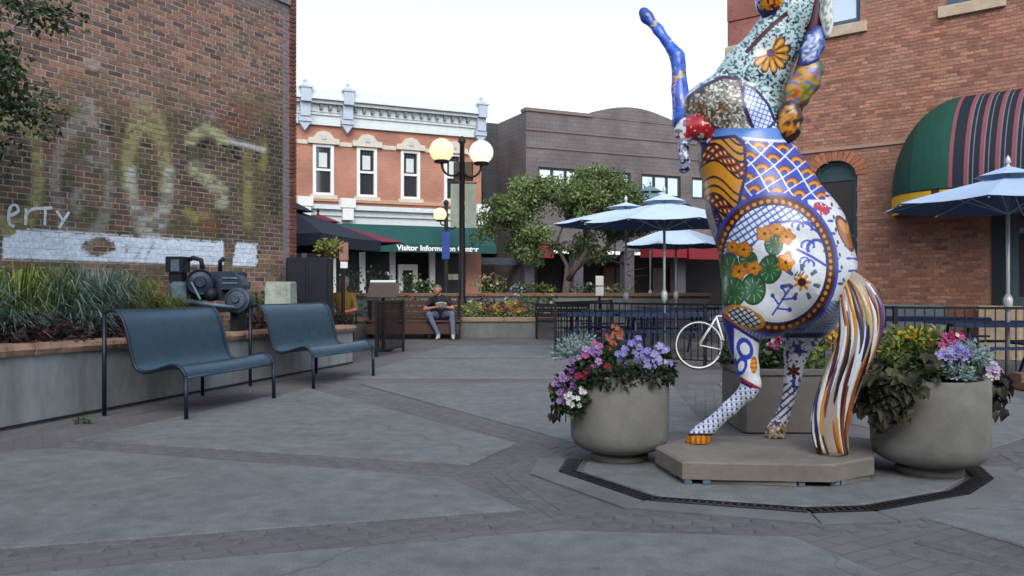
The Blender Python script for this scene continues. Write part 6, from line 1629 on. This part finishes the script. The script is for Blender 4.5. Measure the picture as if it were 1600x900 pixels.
    e_ = ell(q, r, 1163, 496, 34, 17, .35); net = T & (e_ < 1) & (er > .80) & (r > 474); S(net, GOLD); fu5, fv5 = lattice(q, r, 12, 9, .2); S(net & (e_ < .78), WHITE); S(net & (e_ < .78) & ((fu5 < .3) | (fv5 < .3)), BLACK)
    # --- neck: pale ground densely dabbed with green and navy
    K_ = (gi == 1) | (T & (r < 200)); S(K_, AQUA); S(K_ & (nz1 > .60), L(54, 108, 112)); S(K_ & (nz2 > .70) & (nz1 > .4), L(34, 44, 84)); S(K_ & (vn(q / 4, r / 4, 31) > .82), WHITE)
    sp_ = [(1060, 165), (1096, 136), (1130, 120), (1156, 124), (1161, 150), (1165, 176), (1180, 207), (1142, 207), (1108, 196), (1076, 175)]
    sp2 = K_ & inpoly(q, r, sp_); S(sp2, L(124, 122, 116)); S(sp2 & (nz1 > .60), L(206, 208, 196)); S(sp2 & (vn(q / 4, r / 4, 41) > .64), L(58, 74, 62)); S(sp2 & (r > 160) & (q < 1140) & (vn(q / 4, r / 4, 43) > .62), L(110, 74, 30)); S(K_ & (seg_d(q, r, sp_ + sp_[:1]) < 2.6), L(66, 34, 70))
    gr = [(1163, 131), (1182, 141), (1201, 164), (1211, 190), (1196, 205), (1180, 207), (1170, 182), (1160, 154)]
    g2 = K_ & inpoly(q, r, gr); S(g2, L(206, 220, 242)); S(g2 & ((np.mod(q + .35 * r, 7.5) < 1.9) | (np.mod(r - .35 * q, 7.5) < 1.9)), L(74, 110, 190)); S(K_ & (seg_d(q, r, gr + gr[:1]) < 2.2), NAVY)
    S(K_ & (seg_d(q, r, [(1211, 188), (1228, 170), (1240, 120), (1262, 70), (1272, 10)]) < 1.8), NAVY)
    dx, dy = q - 1204, r - 83; rr = np.hypot(dx, dy); an = np.arctan2(dy, dx); pet = K_ & (rr < 33); ok = (an > -1.25) & (an < 2.9)
    pm2 = np.abs(np.sin(an * 5.7)); S(pet & ~ok & (rr < 24) & (nz3 > .35), L(216, 214, 206)); S(pet & ok & (rr < 33 * (.55 + .45 * pm2 ** .5)), MAROON); S(pet & ok & (rr < 30 * (.5 + .5 * pm2 ** .5)) & (pm2 > .34), GOLD); S(pet & ok & (pm2 > .85) & (rr > 12) & (rr < 27), L(226, 178, 110)); S(K_ & (rr < 6.5), L(110, 84, 110))
    S(K_ & (seg_d(q, r, [(1228, 22), (1206, 40), (1190, 56), (1168, 80)]) < 3.4), MAROON)
    # --- head
    Hd = gi == 2; S(Hd, GOLD); S(Hd & (nz2 > .60), MAROON); S(Hd & (nz1 > .66), AMBER); S(Hd & (r > 16), NAVY); S(Hd & (q < 1188), BLUE); S(Hd & (q < 1188) & (nz1 > .7), WHITE)
    # --- raised foreleg: blue
    A = gi == 3; S(A, L(56, 106, 206)); S(A & (nz3 > .55), L(40, 80, 180)); S(A & (vn(q / 8, r / 8, 51) > .84), L(190, 160, 90)); S(A & (q < 1056 - (r - 120) * .02) & (r > 105) & (nz1 > .55), L(180, 150, 170)); S(A & (r < 30), L(48, 78, 150))
    # --- folded foreleg: red, spotted, hoof grey and white
    B = gi == 4; S(B, RED); S(B & (vn(q / 6, r / 6, 61) > .80), L(214, 190, 180)); S(B & (vn(q / 7, r / 7, 62) > .84), BLACK); S(B & (q < 1072) & (r < 212), L(120, 110, 116)); S(B & (q < 1072) & (nz2 > .55), WHITE); S(B & (r > 216), L(120, 126, 160)); S(B & (r > 216) & (nz1 > .6), WHITE); S(B & (r > 216) & (nz2 > .68), BLACK)
    # --- near hind leg
    Cc = gi == 5; S(Cc, WHITE)
    S(Cc & (q < 1147 + (r > 560) * 4) & (r < 596), L(40, 50, 140)); S(Cc & (np.abs(ell(q, r, 1164, 545, 10, 14, -.3) - 1) < .28), BLUE); S(Cc & (np.abs(ell(q, r, 1158, 572, 7, 12, .3) - 1) < .3), BLUE); S(Cc & (ell(q, r, 1178, 570, 5.5, 14) < 1), GOLD); S(Cc & (ell(q, r, 1178, 570, 5.5, 14) < 1) & (np.sin(r * .9) > .4), AMBER)
    up = Cc & (r < 508 + (q - 1140) * .62); S(up, L(52, 36, 120)); S(up & (np.abs(r - (500 + (q - 1140) * .62)) < 2.2), AMBER); S(up & (np.abs(r - (494 + (q - 1140) * .62)) < 1.6), L(120, 130, 60)); S(up & (r < 486 + (q - 1140) * .62), MAROON); S(up & (r < 486 + (q - 1140) * .62) & (nz1 > .62), GOLD)
    S(Cc & (np.abs(r - (598 + (q - 1165) * .55)) < 5) & (r > 580), NAVY); S(Cc & (np.abs(r - (596 + (q - 1165) * .55)) < 2) & (r > 580), RED)
    lw = Cc & (r > 604 + (q - 1165) * .2); fu6, fv6 = lattice(q, r, 11, 11, .7); S(lw, L(220, 228, 240)); S(lw & (np.hypot(fu6 - .5, (fv6 - .5) * 1.4) < .30), L(46, 62, 140)); S(lw & ((fu6 < .12)), L(120, 140, 200))
    hf = Cc & (r > 677) & (q < 1125); S(hf, AMBER); S(hf & (np.sin(q * .75) > -.1), GOLD); S(hf & (np.abs(r - 679) < 1.8), BLACK); S(hf & (r > 694), L(110, 66, 20))
    # --- far hind leg
    D = gi == 6; S(D, WHITE); S(D & (nz2 > .66) & (r > 520), BLUE); S(D & (nz1 > .80) & (r > 520), MAROON); S(D & (r < 522), L(124, 136, 178)); S(D & (r < 522) & (np.abs(np.sin(q * .55 + r * .3)) < .4), L(184, 192, 214)); S(D & (np.abs(r - 524) < 4) , NAVY)
    an = np.arctan2(r - 580, q - 1240); S(D & (np.hypot(q - 1240, r - 580) < 11 * (.45 + .55 * np.abs(np.sin(an * 3)))), MAROON); S(D & (r > 600) & (r < 655) & (np.sin(r * .55 + q * .5) > .35), L(52, 60, 120))
    hf = D & (r > 662); S(hf, L(150, 140, 124)); S(hf & (nz2 > .5), L(96, 70, 40)); S(hf & (nz1 > .66), L(214, 206, 196)); S(hf & (r < 672) & (nz2 > .6), RED)
    return c
horse_m = mat('painted_fibreglass', (1, 1, 1), 0.32, attr=True, var=0.12, scale=26, spec=0.5, coat=0.3, bump=0.06, bscale=45)
HO_loc = Vector(((ped_poly[0][0] + 1.9) / 2 + .1, 5.75, PZ))
HS = thing('horse_sculpture', 'rearing horse sculpture painted with bright folk flowers and scales on the slab', 'sculpture', HO_loc)
link('horse_body', np_mesh('horse_body', HV, HF, horse_m, paint_horse, 2), HS)
# --- mane locks
def lock(px, py, rx, ry, tilt, l, colf):
    c = J(px, py, l); s = c[1] / FPX; b = MB(); rings, seg = 28, 28
    ray = Vector((c[0], c[1], 0)).normalized(); ex_ = Vector((ray.y, -ray.x, 0)); M_ = Matrix.Identity(4); M_.col[0][:3] = ex_; M_.col[1][:3] = ray; M_.col[2][:3] = (0, 0, 1); M_.col[3][:3] = c
    M_ = M_ @ Matrix.Rotation(tilt, 4, 'Y')
    prof = []
    for i in range(rings + 1):
        t = math.pi * i / rings; w = math.sin(t) ** .8 if 0 < i < rings else .02; prof.append((w, -math.cos(t)))
    for w, z in prof:
        for k in range(seg):
            a = 2 * math.pi * k / seg; wob = 1 + .08 * math.sin(3 * z * 3 + a); x, y = w * math.cos(a) * rx * wob, w * math.sin(a) * min(rx, 14)
            b.v.append(tuple(M_ @ Vector((x * s, y * s, z * ry * s)))); b.c.append(colf(x, -z * ry))
    for i in range(rings):
        for k in range(seg):
            k2 = (k + 1) % seg; b.f.append((i * seg + k, i * seg + k2, (i + 1) * seg + k2, (i + 1) * seg + k))
    b.build('mane_lock', horse_m, HS, smooth=True, color=True)
def cf(base, dabs, edge=None, e=.8, rx=10., ry=30.):
    def f(x, y):
        c = base; v = [float(vn(np.array([x / sc]), np.array([y / sc]), sd)[0]) for sc, sd, th, k in dabs]
        for (sc, sd, th, k), vv in zip(dabs, v):
            if vv > th: c = k
        if edge and math.hypot(x / rx, y / ry) > e: c = edge
        return c
    return f
lock(1291, 15, 10, 44, -.05, .03, cf(L(206, 214, 208), [(2, 1, .5, L(120, 136, 128))], L(220, 226, 224), .8, 10, 44))
lock(1269, 76, 17, 36, .32, .04, cf(L(120, 150, 206), [(3, 3, .6, L(206, 216, 236)), (3, 5, .7, L(48, 62, 130))], L(52, 66, 140), .84, 17, 30))
lock(1254, 133, 23, 44, .55, .05, cf(L(150, 140, 60), [(5, 7, .5, L(96, 110, 50)), (5, 9, .58, GOLD), (4, 11, .68, L(180, 50, 40)), (6, 15, .74, L(80, 110, 180))], L(72, 84, 46), .88, 23, 38))
lock(1233, 190, 20, 34, .1, .08, cf(GOLD, [(5, 21, .52, BLACK), (4, 25, .7, L(140, 90, 30))], L(46, 22, 16), .84, 19, 29))
lock(1276, -48, 12, 40, .1, .03, cf(L(150, 170, 206), [(3, 33, .6, WHITE)], NAVY, .85, 12, 40))
MB().tube([Vector(J(1226, 212, .0)), Vector(J(1240, 170, .0)), Vector(J(1253, 120, .0)), Vector(J(1270, 60, .0)), Vector(J(1280, 0, .0)), Vector(J(1280, -60, .0))], [.03, .06, .06, .05, .045, .02], 12).build('mane_ridge', mat('mane_maroon', L(74, 30, 34), .35, coat=.3), HS, smooth=True)
# --- tail of painted strands
tl = [(1318, 426, 16, -.02), (1338, 446, 28, .0), (1346, 480, 37, .02), (1344, 520, 36, .05), (1331, 560, 34, .08), (1313, 600, 34, .10), (1300, 640, 34, .12), (1296, 675, 32, .14), (1301, 712, 28, .15)]
tc_ = [J(a, b, l) for a, b, w, l in tl]; tw = [w * p[1] / FPX for (a, b, w, l), p in zip(tl, tc_)]
def tcurve(t):
    f = t * (len(tl) - 1); i = min(int(f), len(tl) - 2); f -= i
    def cr(A):
        p0, p1, p2, p3 = A[max(i - 1, 0)], A[i], A[i + 1], A[min(i + 2, len(tl) - 1)]
        return 0.5 * ((2 * p1) + (p2 - p0) * f + (2 * p0 - 5 * p1 + 4 * p2 - p3) * f * f + (3 * p1 - p0 - 3 * p2 + p3) * f ** 3)
    return Vector(cr(tc_)), cr(tw)
TLo = MB(); pts, rs = [], []
for i in range(22):
    p, w = tcurve(i / 21); pts.append(p); rs.append(w * .6)
tail_o = TLo.tube(pts, rs, 16).build('tail', mat('tail_core', L(150, 140, 128), .35, var=.1, coat=.3), HS, smooth=True)
ts = [WHITE, GOLD, MAROON, WHITE, L(60, 60, 76), L(120, 62, 24), WHITE, NAVY, L(178, 160, 110), AMBER, BLACK, WHITE, MAROON, L(196, 206, 214), GOLD, L(80, 54, 100), WHITE, L(140, 80, 24), WHITE, BLACK]
side = Vector((0.956, -0.294, 0)); dep = Vector((0.294, 0.956, 0))
for k in range(58):
    a0 = 2 * math.pi * k / 58 + rnd.uniform(-.06, .06); tw_ = rnd.uniform(.5, 1.5); start = rnd.uniform(0, .12); end = rnd.uniform(.96, 1.0); b = MB(); pts, rs = [], []
    colr = ts[k % len(ts)]; th_ = rnd.uniform(.075, .15)
    for i in range(26):
        t = start + (end - start) * i / 25; p, w = tcurve(t); a = a0 + tw_ * (t - .4) * 1.6; wv = 1 + .12 * math.sin(t * 8 + k * 1.7)
        q = p + side * math.cos(a) * w * .72 * wv + dep * math.sin(a) * w * .5 * wv
        if q.z < PZ + .012: q.z = PZ + .012
        pts.append(q); rs.append(max(.003, w * th_ * (.55 + .45 * math.sin(math.pi * min(1, i / 25 + .12)))))
    b.tube(pts, rs, 7, col=colr); b.build('tail_strand', horse_m, tail_o, smooth=True, color=True)
# ================================================================== FRONT PLANTERS AND THEIR PLANTS
pl_m = mat('sandblasted_concrete', L(124, 124, 118), 0.9, var=0.14, scale=5, bump=0.35, bscale=170, stain=.32, stain_scale=2.4)
def planter(label, x, Y, s=1.0):
    t = thing('concrete_planter', label, 'planter', (x, Y, 0), 'round concrete planters beside the horse')
    prof = [(.19, .0), (.20, .012), (.20, .04), (.18, .052), (.2, .062), (.275, .08), (.318, .108), (.339, .15), (.345, .2), (.345, .4), (.345, .585), (.338, .6), (.305, .6), (.298, .585), (.29, .54)]
    MB().lathe([(r_ * s, z * s) for r_, z in prof], 48, Matrix.Translation((x, Y, 0.001))).build('bowl', pl_m, t, smooth=True, sharp=50)
    MB().lathe([(.001, .52 * s), (.289 * s, .52 * s), (.289 * s, .545 * s), (.001, .56 * s)], 24, Matrix.Translation((x, Y, 0))).build('soil', soil, t)
    return t
LX, LY = (968 - CX) / FPX * 5.86, 5.86
RX_, RY_ = (1452 - CX) / FPX * 5.42, 5.42
planter('left round concrete planter full of purple petunias', LX, LY)
planter('right round concrete planter overflowing with dark leaves', RX_, RY_, 1.03)
SQ = thing('square_planter', 'square concrete planter behind the hind legs of the horse', 'planter', (P(1236, 600, 7.2).x, 7.25, 0))
qx0, qx1 = P(1163, 600, 6.9).x, P(1312, 600, 6.9).x; qz = P(1236, 577, 6.9).z
b = MB(); q_ = MB(); q_.bbox(IDM, (qx0, 6.9, 0.002), (qx1, 7.65, qz - .05), .02).build('box', mat('dark_concrete', L(110, 106, 100), .9, var=.14, scale=5, bump=.3, bscale=150, stain=.3), SQ)
for lo, hi in (((qx0 - .01, 6.89), (qx1 + .01, 6.95)), ((qx0 - .01, 7.60), (qx1 + .01, 7.66)), ((qx0 - .01, 6.952), (qx0 + .05, 7.598)), ((qx1 - .05, 6.952), (qx1 + .01, 7.598))):
    MB().bbox(IDM, (lo[0], lo[1], qz - .049), (hi[0], hi[1], qz), .008).build('rim', MATS['dark_concrete'], SQ)

def leaf_mesh(name, ln, wd, col, lobes=0):
    b = MB(); n = 6; rows = []
    for i in range(n + 1):
        t = i / n; w = wd * .5 * math.sin(math.pi * min(1, t ** .75)) ** .9 * (1 + (.28 if lobes and i in (1, 3) else 0)); z = -.35 * ln * t * t + .05 * ln * math.sin(t * 3)
        rows.append(((t * ln, -w, z + w * .3), (t * ln, 0, z), (t * ln, w, z + w * .3)))
    for i in range(n):
        a, c = rows[i], rows[i + 1]; k = shade_c(col, .9, 1.1)
        b.add([a[0], a[1], c[1], c[0]], [(0, 1, 2, 3)], k); b.add([a[1], a[2], c[2], c[1]], [(0, 1, 2, 3)], tuple(v * .88 for v in k))
    return b.mesh(name, leaf_attr, True, True)
def place_leaf(me, p, out, down, s, parent, name='leaf'):
    x = (Vector(out) + Vector((0, 0, -down))).normalized(); y = Vector((0, 0, 1)).cross(x)
    if y.length < .1: y = Vector((1, 0, 0))
    y.normalize(); z = x.cross(y); m_ = Matrix.Identity(4); m_.col[0][:3] = x; m_.col[1][:3] = y; m_.col[2][:3] = z; m_.col[3][:3] = p
    m_ = m_ @ Matrix.Rotation(rnd.uniform(-.6, .6), 4, 'X') @ Matrix.Scale(s, 4)
    o = bpy.data.objects.new(name, me); scene.collection.objects.link(o); o.matrix_world = m_; o.parent = parent; o.matrix_parent_inverse = Matrix.Translation(-Vector(parent.location))
def plant(name, label, cat, loc, grp): return thing(name, label, cat, loc, grp)
GL, GR, GQ = 'plants in the left round planter', 'plants in the right round planter', 'plants in the square planter'
def petunia(label, pts, Y, mes, n, grp, rad, nl=210, bs=.95, cols=None, zlow=None):
    "pts: pixel centres of the blossom heads; foliage below them"
    c = sum((P(x, y, Y) for x, y in pts), Vector((0, 0, 0))) / len(pts)
    t = plant('petunia', label, 'flowers', (c.x, c.y, zlow if zlow else c.z - .1), grp); b = MB()
    for x, y in pts:
        p = P(x, y + 10, Y + .03); leaf_cloud(b, p, (rad, rad, rad * .9), nl // len(pts), .05, cols or g_mid + g_dark)
        b.tube([p - Vector((0, 0, .12)), p], .004, 4, col=g_mid[1])
    b.build('foliage', leaf_attr, t, color=True, kind='stuff')
    for i in range(int(n * 1.3)):
        x, y = pts[i % len(pts)]; p = P(x, y, Y); v = Vector((rnd.gauss(0, .5), -abs(rnd.gauss(.6, .3)), rnd.gauss(.15, .45)))
        q = p + Vector((v.x * rad, v.y * rad * .8, v.z * rad))
        place_blossom(rnd.choice(mes), q, v + Vector((0, -.8, .35)), bs * rnd.uniform(.75, 1.15), t)
    return t
pu = [blossom_mesh('blossom', L(152, 118, 178), L(96, 64, 126)), blossom_mesh('blossom', L(172, 142, 192), L(120, 84, 146))]
vi = [blossom_mesh('blossom', L(162, 158, 216), L(206, 200, 150)), blossom_mesh('blossom', L(140, 136, 204), L(180, 180, 150)), blossom_mesh('blossom', L(178, 172, 222), L(210, 200, 150))]
pk = [blossom_mesh('blossom', L(190, 96, 150), L(150, 60, 110))]; rd = [blossom_mesh('blossom', L(148, 44, 72), L(110, 24, 46))]; wh = [blossom_mesh('blossom', L(222, 222, 226), L(206, 206, 150), .022)]; orr = [blossom_mesh('blossom', L(190, 116, 94), L(206, 150, 120), .02)]; lil = [blossom_mesh('blossom', L(206, 186, 222), L(200, 190, 160))]
silver = [L(136, 158, 158), L(118, 142, 146), L(152, 170, 168)]
def miller(label, px, py, Y, r_, grp):
    c = P(px, py, Y); t = plant('dusty_miller', label, 'plant', c, grp); b = MB()
    for i in range(90):
        v = rv(); v.z = abs(v.z) * .9 - .1; d = v.normalized(); o = c + Vector((v.x, v.y, v.z)) * r_ * .25; w = d.cross(rv()).normalized()
        for k in range(5):
            f = (k + 1) / 5; s_ = 1 if k % 2 else -1; base_ = o + d * r_ * f * .8; b.leaf(base_, (d * .7 + w * s_ * .8).normalized(), d.cross(w), r_ * .3, r_ * .13, shade_c(rnd.choice(silver), .85, 1.15))
    b.build('foliage', leaf_attr, t, color=True, kind='stuff')
# ---- left planter
ft = LY - .22
b = MB(); gt = plant('bedding_foliage', 'dark green bedding foliage filling the left round planter', 'plant', (LX, LY, .54), GL)
for k in range(26):
    a = rnd.uniform(0, 6.28); r_ = rnd.uniform(.05, .3); leaf_cloud(b, (LX + math.cos(a) * r_, LY + math.sin(a) * r_, .60 + rnd.uniform(0, .10) * (1.2 - r_ * 2)), (.11, .11, .09), 90, .055, g_dark + g_mid)
for k in range(34):
    a = -math.pi * rnd.random(); leaf_cloud(b, (LX + math.cos(a) * .34, LY + math.sin(a) * .34, .60 + rnd.uniform(-.02, .03)), (.05, .05, .05), 26, .045, g_dark)
b.build('foliage', leaf_attr, gt, color=True, kind='stuff')
petunia('purple petunias spilling over the left rim of the left planter', [(880, 588), (896, 606), (884, 622), (902, 570), (915, 590), (872, 604)], LY - .12, pu, 34, GL, .05, bs=1.0)
petunia('pink purple petunias above the left rim of the left planter', [(915, 556), (930, 548), (925, 572)], LY - .2, pu + pk, 16, GL, .05)
petunia('lavender petunias on the right half of the left planter', [(975, 556), (990, 545), (1003, 560), (1018, 553), (984, 572), (1026, 566), (1010, 575)], LY - .22, vi, 40, GL, .06, bs=.95)
petunia('red petunias in the middle of the left planter', [(916, 584), (948, 572), (909, 590)], LY - .27, rd, 4, GL, .03, bs=.85)
petunia('small white petunias low on the left rim of the left planter', [(893, 618), (908, 612), (898, 632)], LY - .27, wh, 10, GL, .04, bs=.95, zlow=.45)
petunia('pale lavender blooms at the far right of the left planter', [(1034, 545), (1038, 570)], LY - .1, vi + wh, 8, GL, .05)
miller('silvery dusty miller at the upper left of the left planter', 892, 556, LY + .02, .13, GL); miller('second silvery dusty miller behind the purple petunias of the left planter', 912, 545, LY + .1, .11, GL)
sn = plant('snapdragon', 'tall orange snapdragon spikes in the middle of the left planter', 'flowers', P(960, 580, LY), GL); b = MB()
for px, py in ((952, 528), (962, 514), (968, 520), (957, 536)):
    p0, p1 = P(960, 590, LY), P(px, py, LY); b.tube([p0, p0.lerp(p1, .5), p1], .004, 4, col=g_mid[0])
    for k in range(26): f = rnd.random(); q = p0.lerp(p1, f * .8); b.leaf(q, (rv() + Vector((0, 0, .5))).normalized(), rv(), .06, .016, shade_c(g_mid[0]))
    for k in range(7): v = rv(); place_blossom(orr[0], p1 + Vector((v.x * .02, v.y * .02 - .01, -.01 * k + .02)), v + Vector((0, -.8, .2)), 1.0, sn)
b.build('foliage', leaf_attr, sn, color=True, kind='stuff')
lob = plant('lobelia', 'dark navy flower spike behind the lavender petunias', 'flowers', P(972, 560, LY + .1), GL); b = MB(); leaf_cloud(b, P(974, 548, LY + .1), (.04, .04, .09), 70, .035, [L(40, 40, 70), L(60, 66, 110)]); b.build('foliage', leaf_attr, lob, color=True, kind='stuff')
dark_leaf = [leaf_mesh('leaf', 1, .62, L(56, 58, 40), 1), leaf_mesh('leaf', 1, .72, L(66, 66, 44), 1), leaf_mesh('leaf', 1, .7, L(46, 38, 36), 1), leaf_mesh('leaf', 1, .66, L(78, 84, 48), 1)]
dv = plant('trailing_vine', 'dark leafy vine hanging over the left side of the left planter', 'plant', P(874, 610, LY), GL)
for k in range(34):
    px, py = rnd.uniform(862, 888), rnd.uniform(596, 648); px = min(px, 892 - (py > 630) * 4); p = P(px, py, LY - rnd.uniform(-.08, .12)); place_leaf(dark_leaf[k % 3], p, (rnd.uniform(-1, .2), rnd.uniform(-1, .2), 0), 1.2, rnd.uniform(.05, .075), dv)
MB().tube([P(892, 592, LY - .1), P(880, 600, LY - .12), P(874, 630, LY - .12), P(872, 652, LY - .12)], .004, 5).build('stem', MATS['bark'], dv)
# ---- right planter
cb = plant('coleus', 'large dark brown green leaves cascading over the left of the right planter', 'plant', (RX_ - .1, RY_, .56), GR)
for k in range(210):
    py = rnd.triangular(548, 672, 600); w0 = np.interp(py, [545, 580, 620, 650, 675], [1385, 1352, 1340, 1350, 1372]); w1 = np.interp(py, [545, 580, 605, 640, 675], [1470, 1462, 1440, 1425, 1405])
    px = rnd.uniform(w0, w1); f = (px - 1452) / 84
    dpt = .36 * math.sqrt(max(.03, 1 - min(1, f * f))) if py > 590 else rnd.uniform(-.1, .3)
    p = P(px, py, RY_ - dpt - rnd.uniform(.0, .05))
    place_leaf(dark_leaf[rnd.choice((0, 0, 1, 1, 2, 3))], p, (f * 1.1 + rnd.uniform(-.6, .5), -1 + rnd.uniform(-.4, .6), 0), rnd.uniform(-.35, 1.1), rnd.uniform(.07, .11), cb)
for k in range(4): x = rnd.uniform(1375, 1425); MB().tube([P(1420, 596, RY_ - .05), P(x, 590, RY_ - .22), P(x - 8, 604, RY_ - .33)], .004, 5).build('stem', MATS['bark'], cb)
gb = plant('marigold_bush', 'yellow green bush with small yellow blooms at the back of the right planter', 'plant', P(1425, 555, RY_ + .1), GR); b = MB()
for k in range(16):
    p = P(rnd.uniform(1388, 1462), rnd.uniform(522, 566), RY_ + rnd.uniform(0, .2)); leaf_cloud(b, p, (.06, .06, .06), 45, .05, g_yel + [L(110, 122, 60)])
b.build('foliage', leaf_attr, gb, color=True, kind='stuff')
ye = [blossom_mesh('blossom', L(206, 180, 60), L(180, 130, 30), .016)]
for k in range(18): place_blossom(ye[0], P(rnd.uniform(1395, 1460), rnd.uniform(512, 536), RY_ + .02), (rnd.uniform(-.3, .3), -.8, .6), 1.0, gb)
petunia('blue violet petunias at the centre of the right planter', [(1472, 563), (1484, 556), (1495, 549), (1508, 556), (1500, 562)], RY_ - .18, vi, 26, GR, .045)
petunia('pink and white geranium above the petunias of the right planter', [(1476, 528), (1486, 530), (1500, 532), (1470, 545)], RY_ + .02, pk + wh + rd, 14, GR, .045, bs=.9)
miller('silvery dusty miller on the right of the right planter', 1515, 566, RY_ - .1, .13, GR); miller('small silvery dusty miller low on the rim of the right planter', 1499, 590, RY_ - .26, .08, GR)
petunia('lilac petunias hanging over the right rim of the right planter', [(1548, 576), (1556, 582), (1545, 588), (1553, 592)], RY_ - .05, lil + wh, 16, GR, .04)
dk = plant('trailing_vine', 'dark leaves drooping over the right rim of the right planter', 'plant', P(1545, 600, RY_), GR)
for k in range(34):
    p = P(rnd.uniform(1532, 1572), rnd.uniform(588, 640), RY_ - rnd.uniform(-.05, .12)); place_leaf(dark_leaf[rnd.choice((2, 2, 0))], p, (rnd.uniform(-.1, 1), rnd.uniform(-1, .3), 0), 1.2, rnd.uniform(.07, .1), dk)
MB().tube([P(1525, 596, RY_ - .05), P(1542, 592, RY_ - .05), P(1552, 615, RY_ - .05)], .005, 5).build('stem', MATS['bark'], dk)
b = MB(); gt = plant('bedding_foliage', 'green bedding foliage filling the right round planter', 'plant', (RX_, RY_, .55), GR)
for k in range(26):
    a = rnd.uniform(0, 6.28); r_ = rnd.uniform(.05, .3); leaf_cloud(b, (RX_ + math.cos(a) * r_, RY_ + math.sin(a) * r_, .61 + rnd.uniform(0, .08)), (.09, .09, .07), 55, .055, g_dark + g_mid)
b.build('foliage', leaf_attr, gt, color=True, kind='stuff')
# ---- square planter
qc = ((qx0 + qx1) / 2, 7.27)
b = MB(); gt = plant('bedding_foliage', 'yellow green bedding foliage in the square planter', 'plant', (*qc, qz), GQ)
for k in range(40):
    x = rnd.uniform(qx0 + .04, qx1 - .04); right = (x - qx0) / (qx1 - qx0); leaf_cloud(b, (x, rnd.uniform(6.97, 7.5), qz + .03 + rnd.uniform(0, .12 + .24 * right)), (.1, .1, .08), 60, .06, (g_mid + g_dark) if right < .5 else g_yel + g_mid)
b.build('foliage', leaf_attr, gt, color=True, kind='stuff')
petunia('magenta pink petunias in the square planter behind the horse', [(1205, 547), (1215, 530), (1226, 520), (1198, 556), (1220, 525)], 7.1, pk + rd + wh, 26, GQ, .06, bs=1.2)
for k in range(14): place_blossom(ye[0], P(rnd.uniform(1255, 1310), rnd.uniform(505, 540), 7.1), (rnd.uniform(-.3, .3), -.8, .6), 1.4, gt)
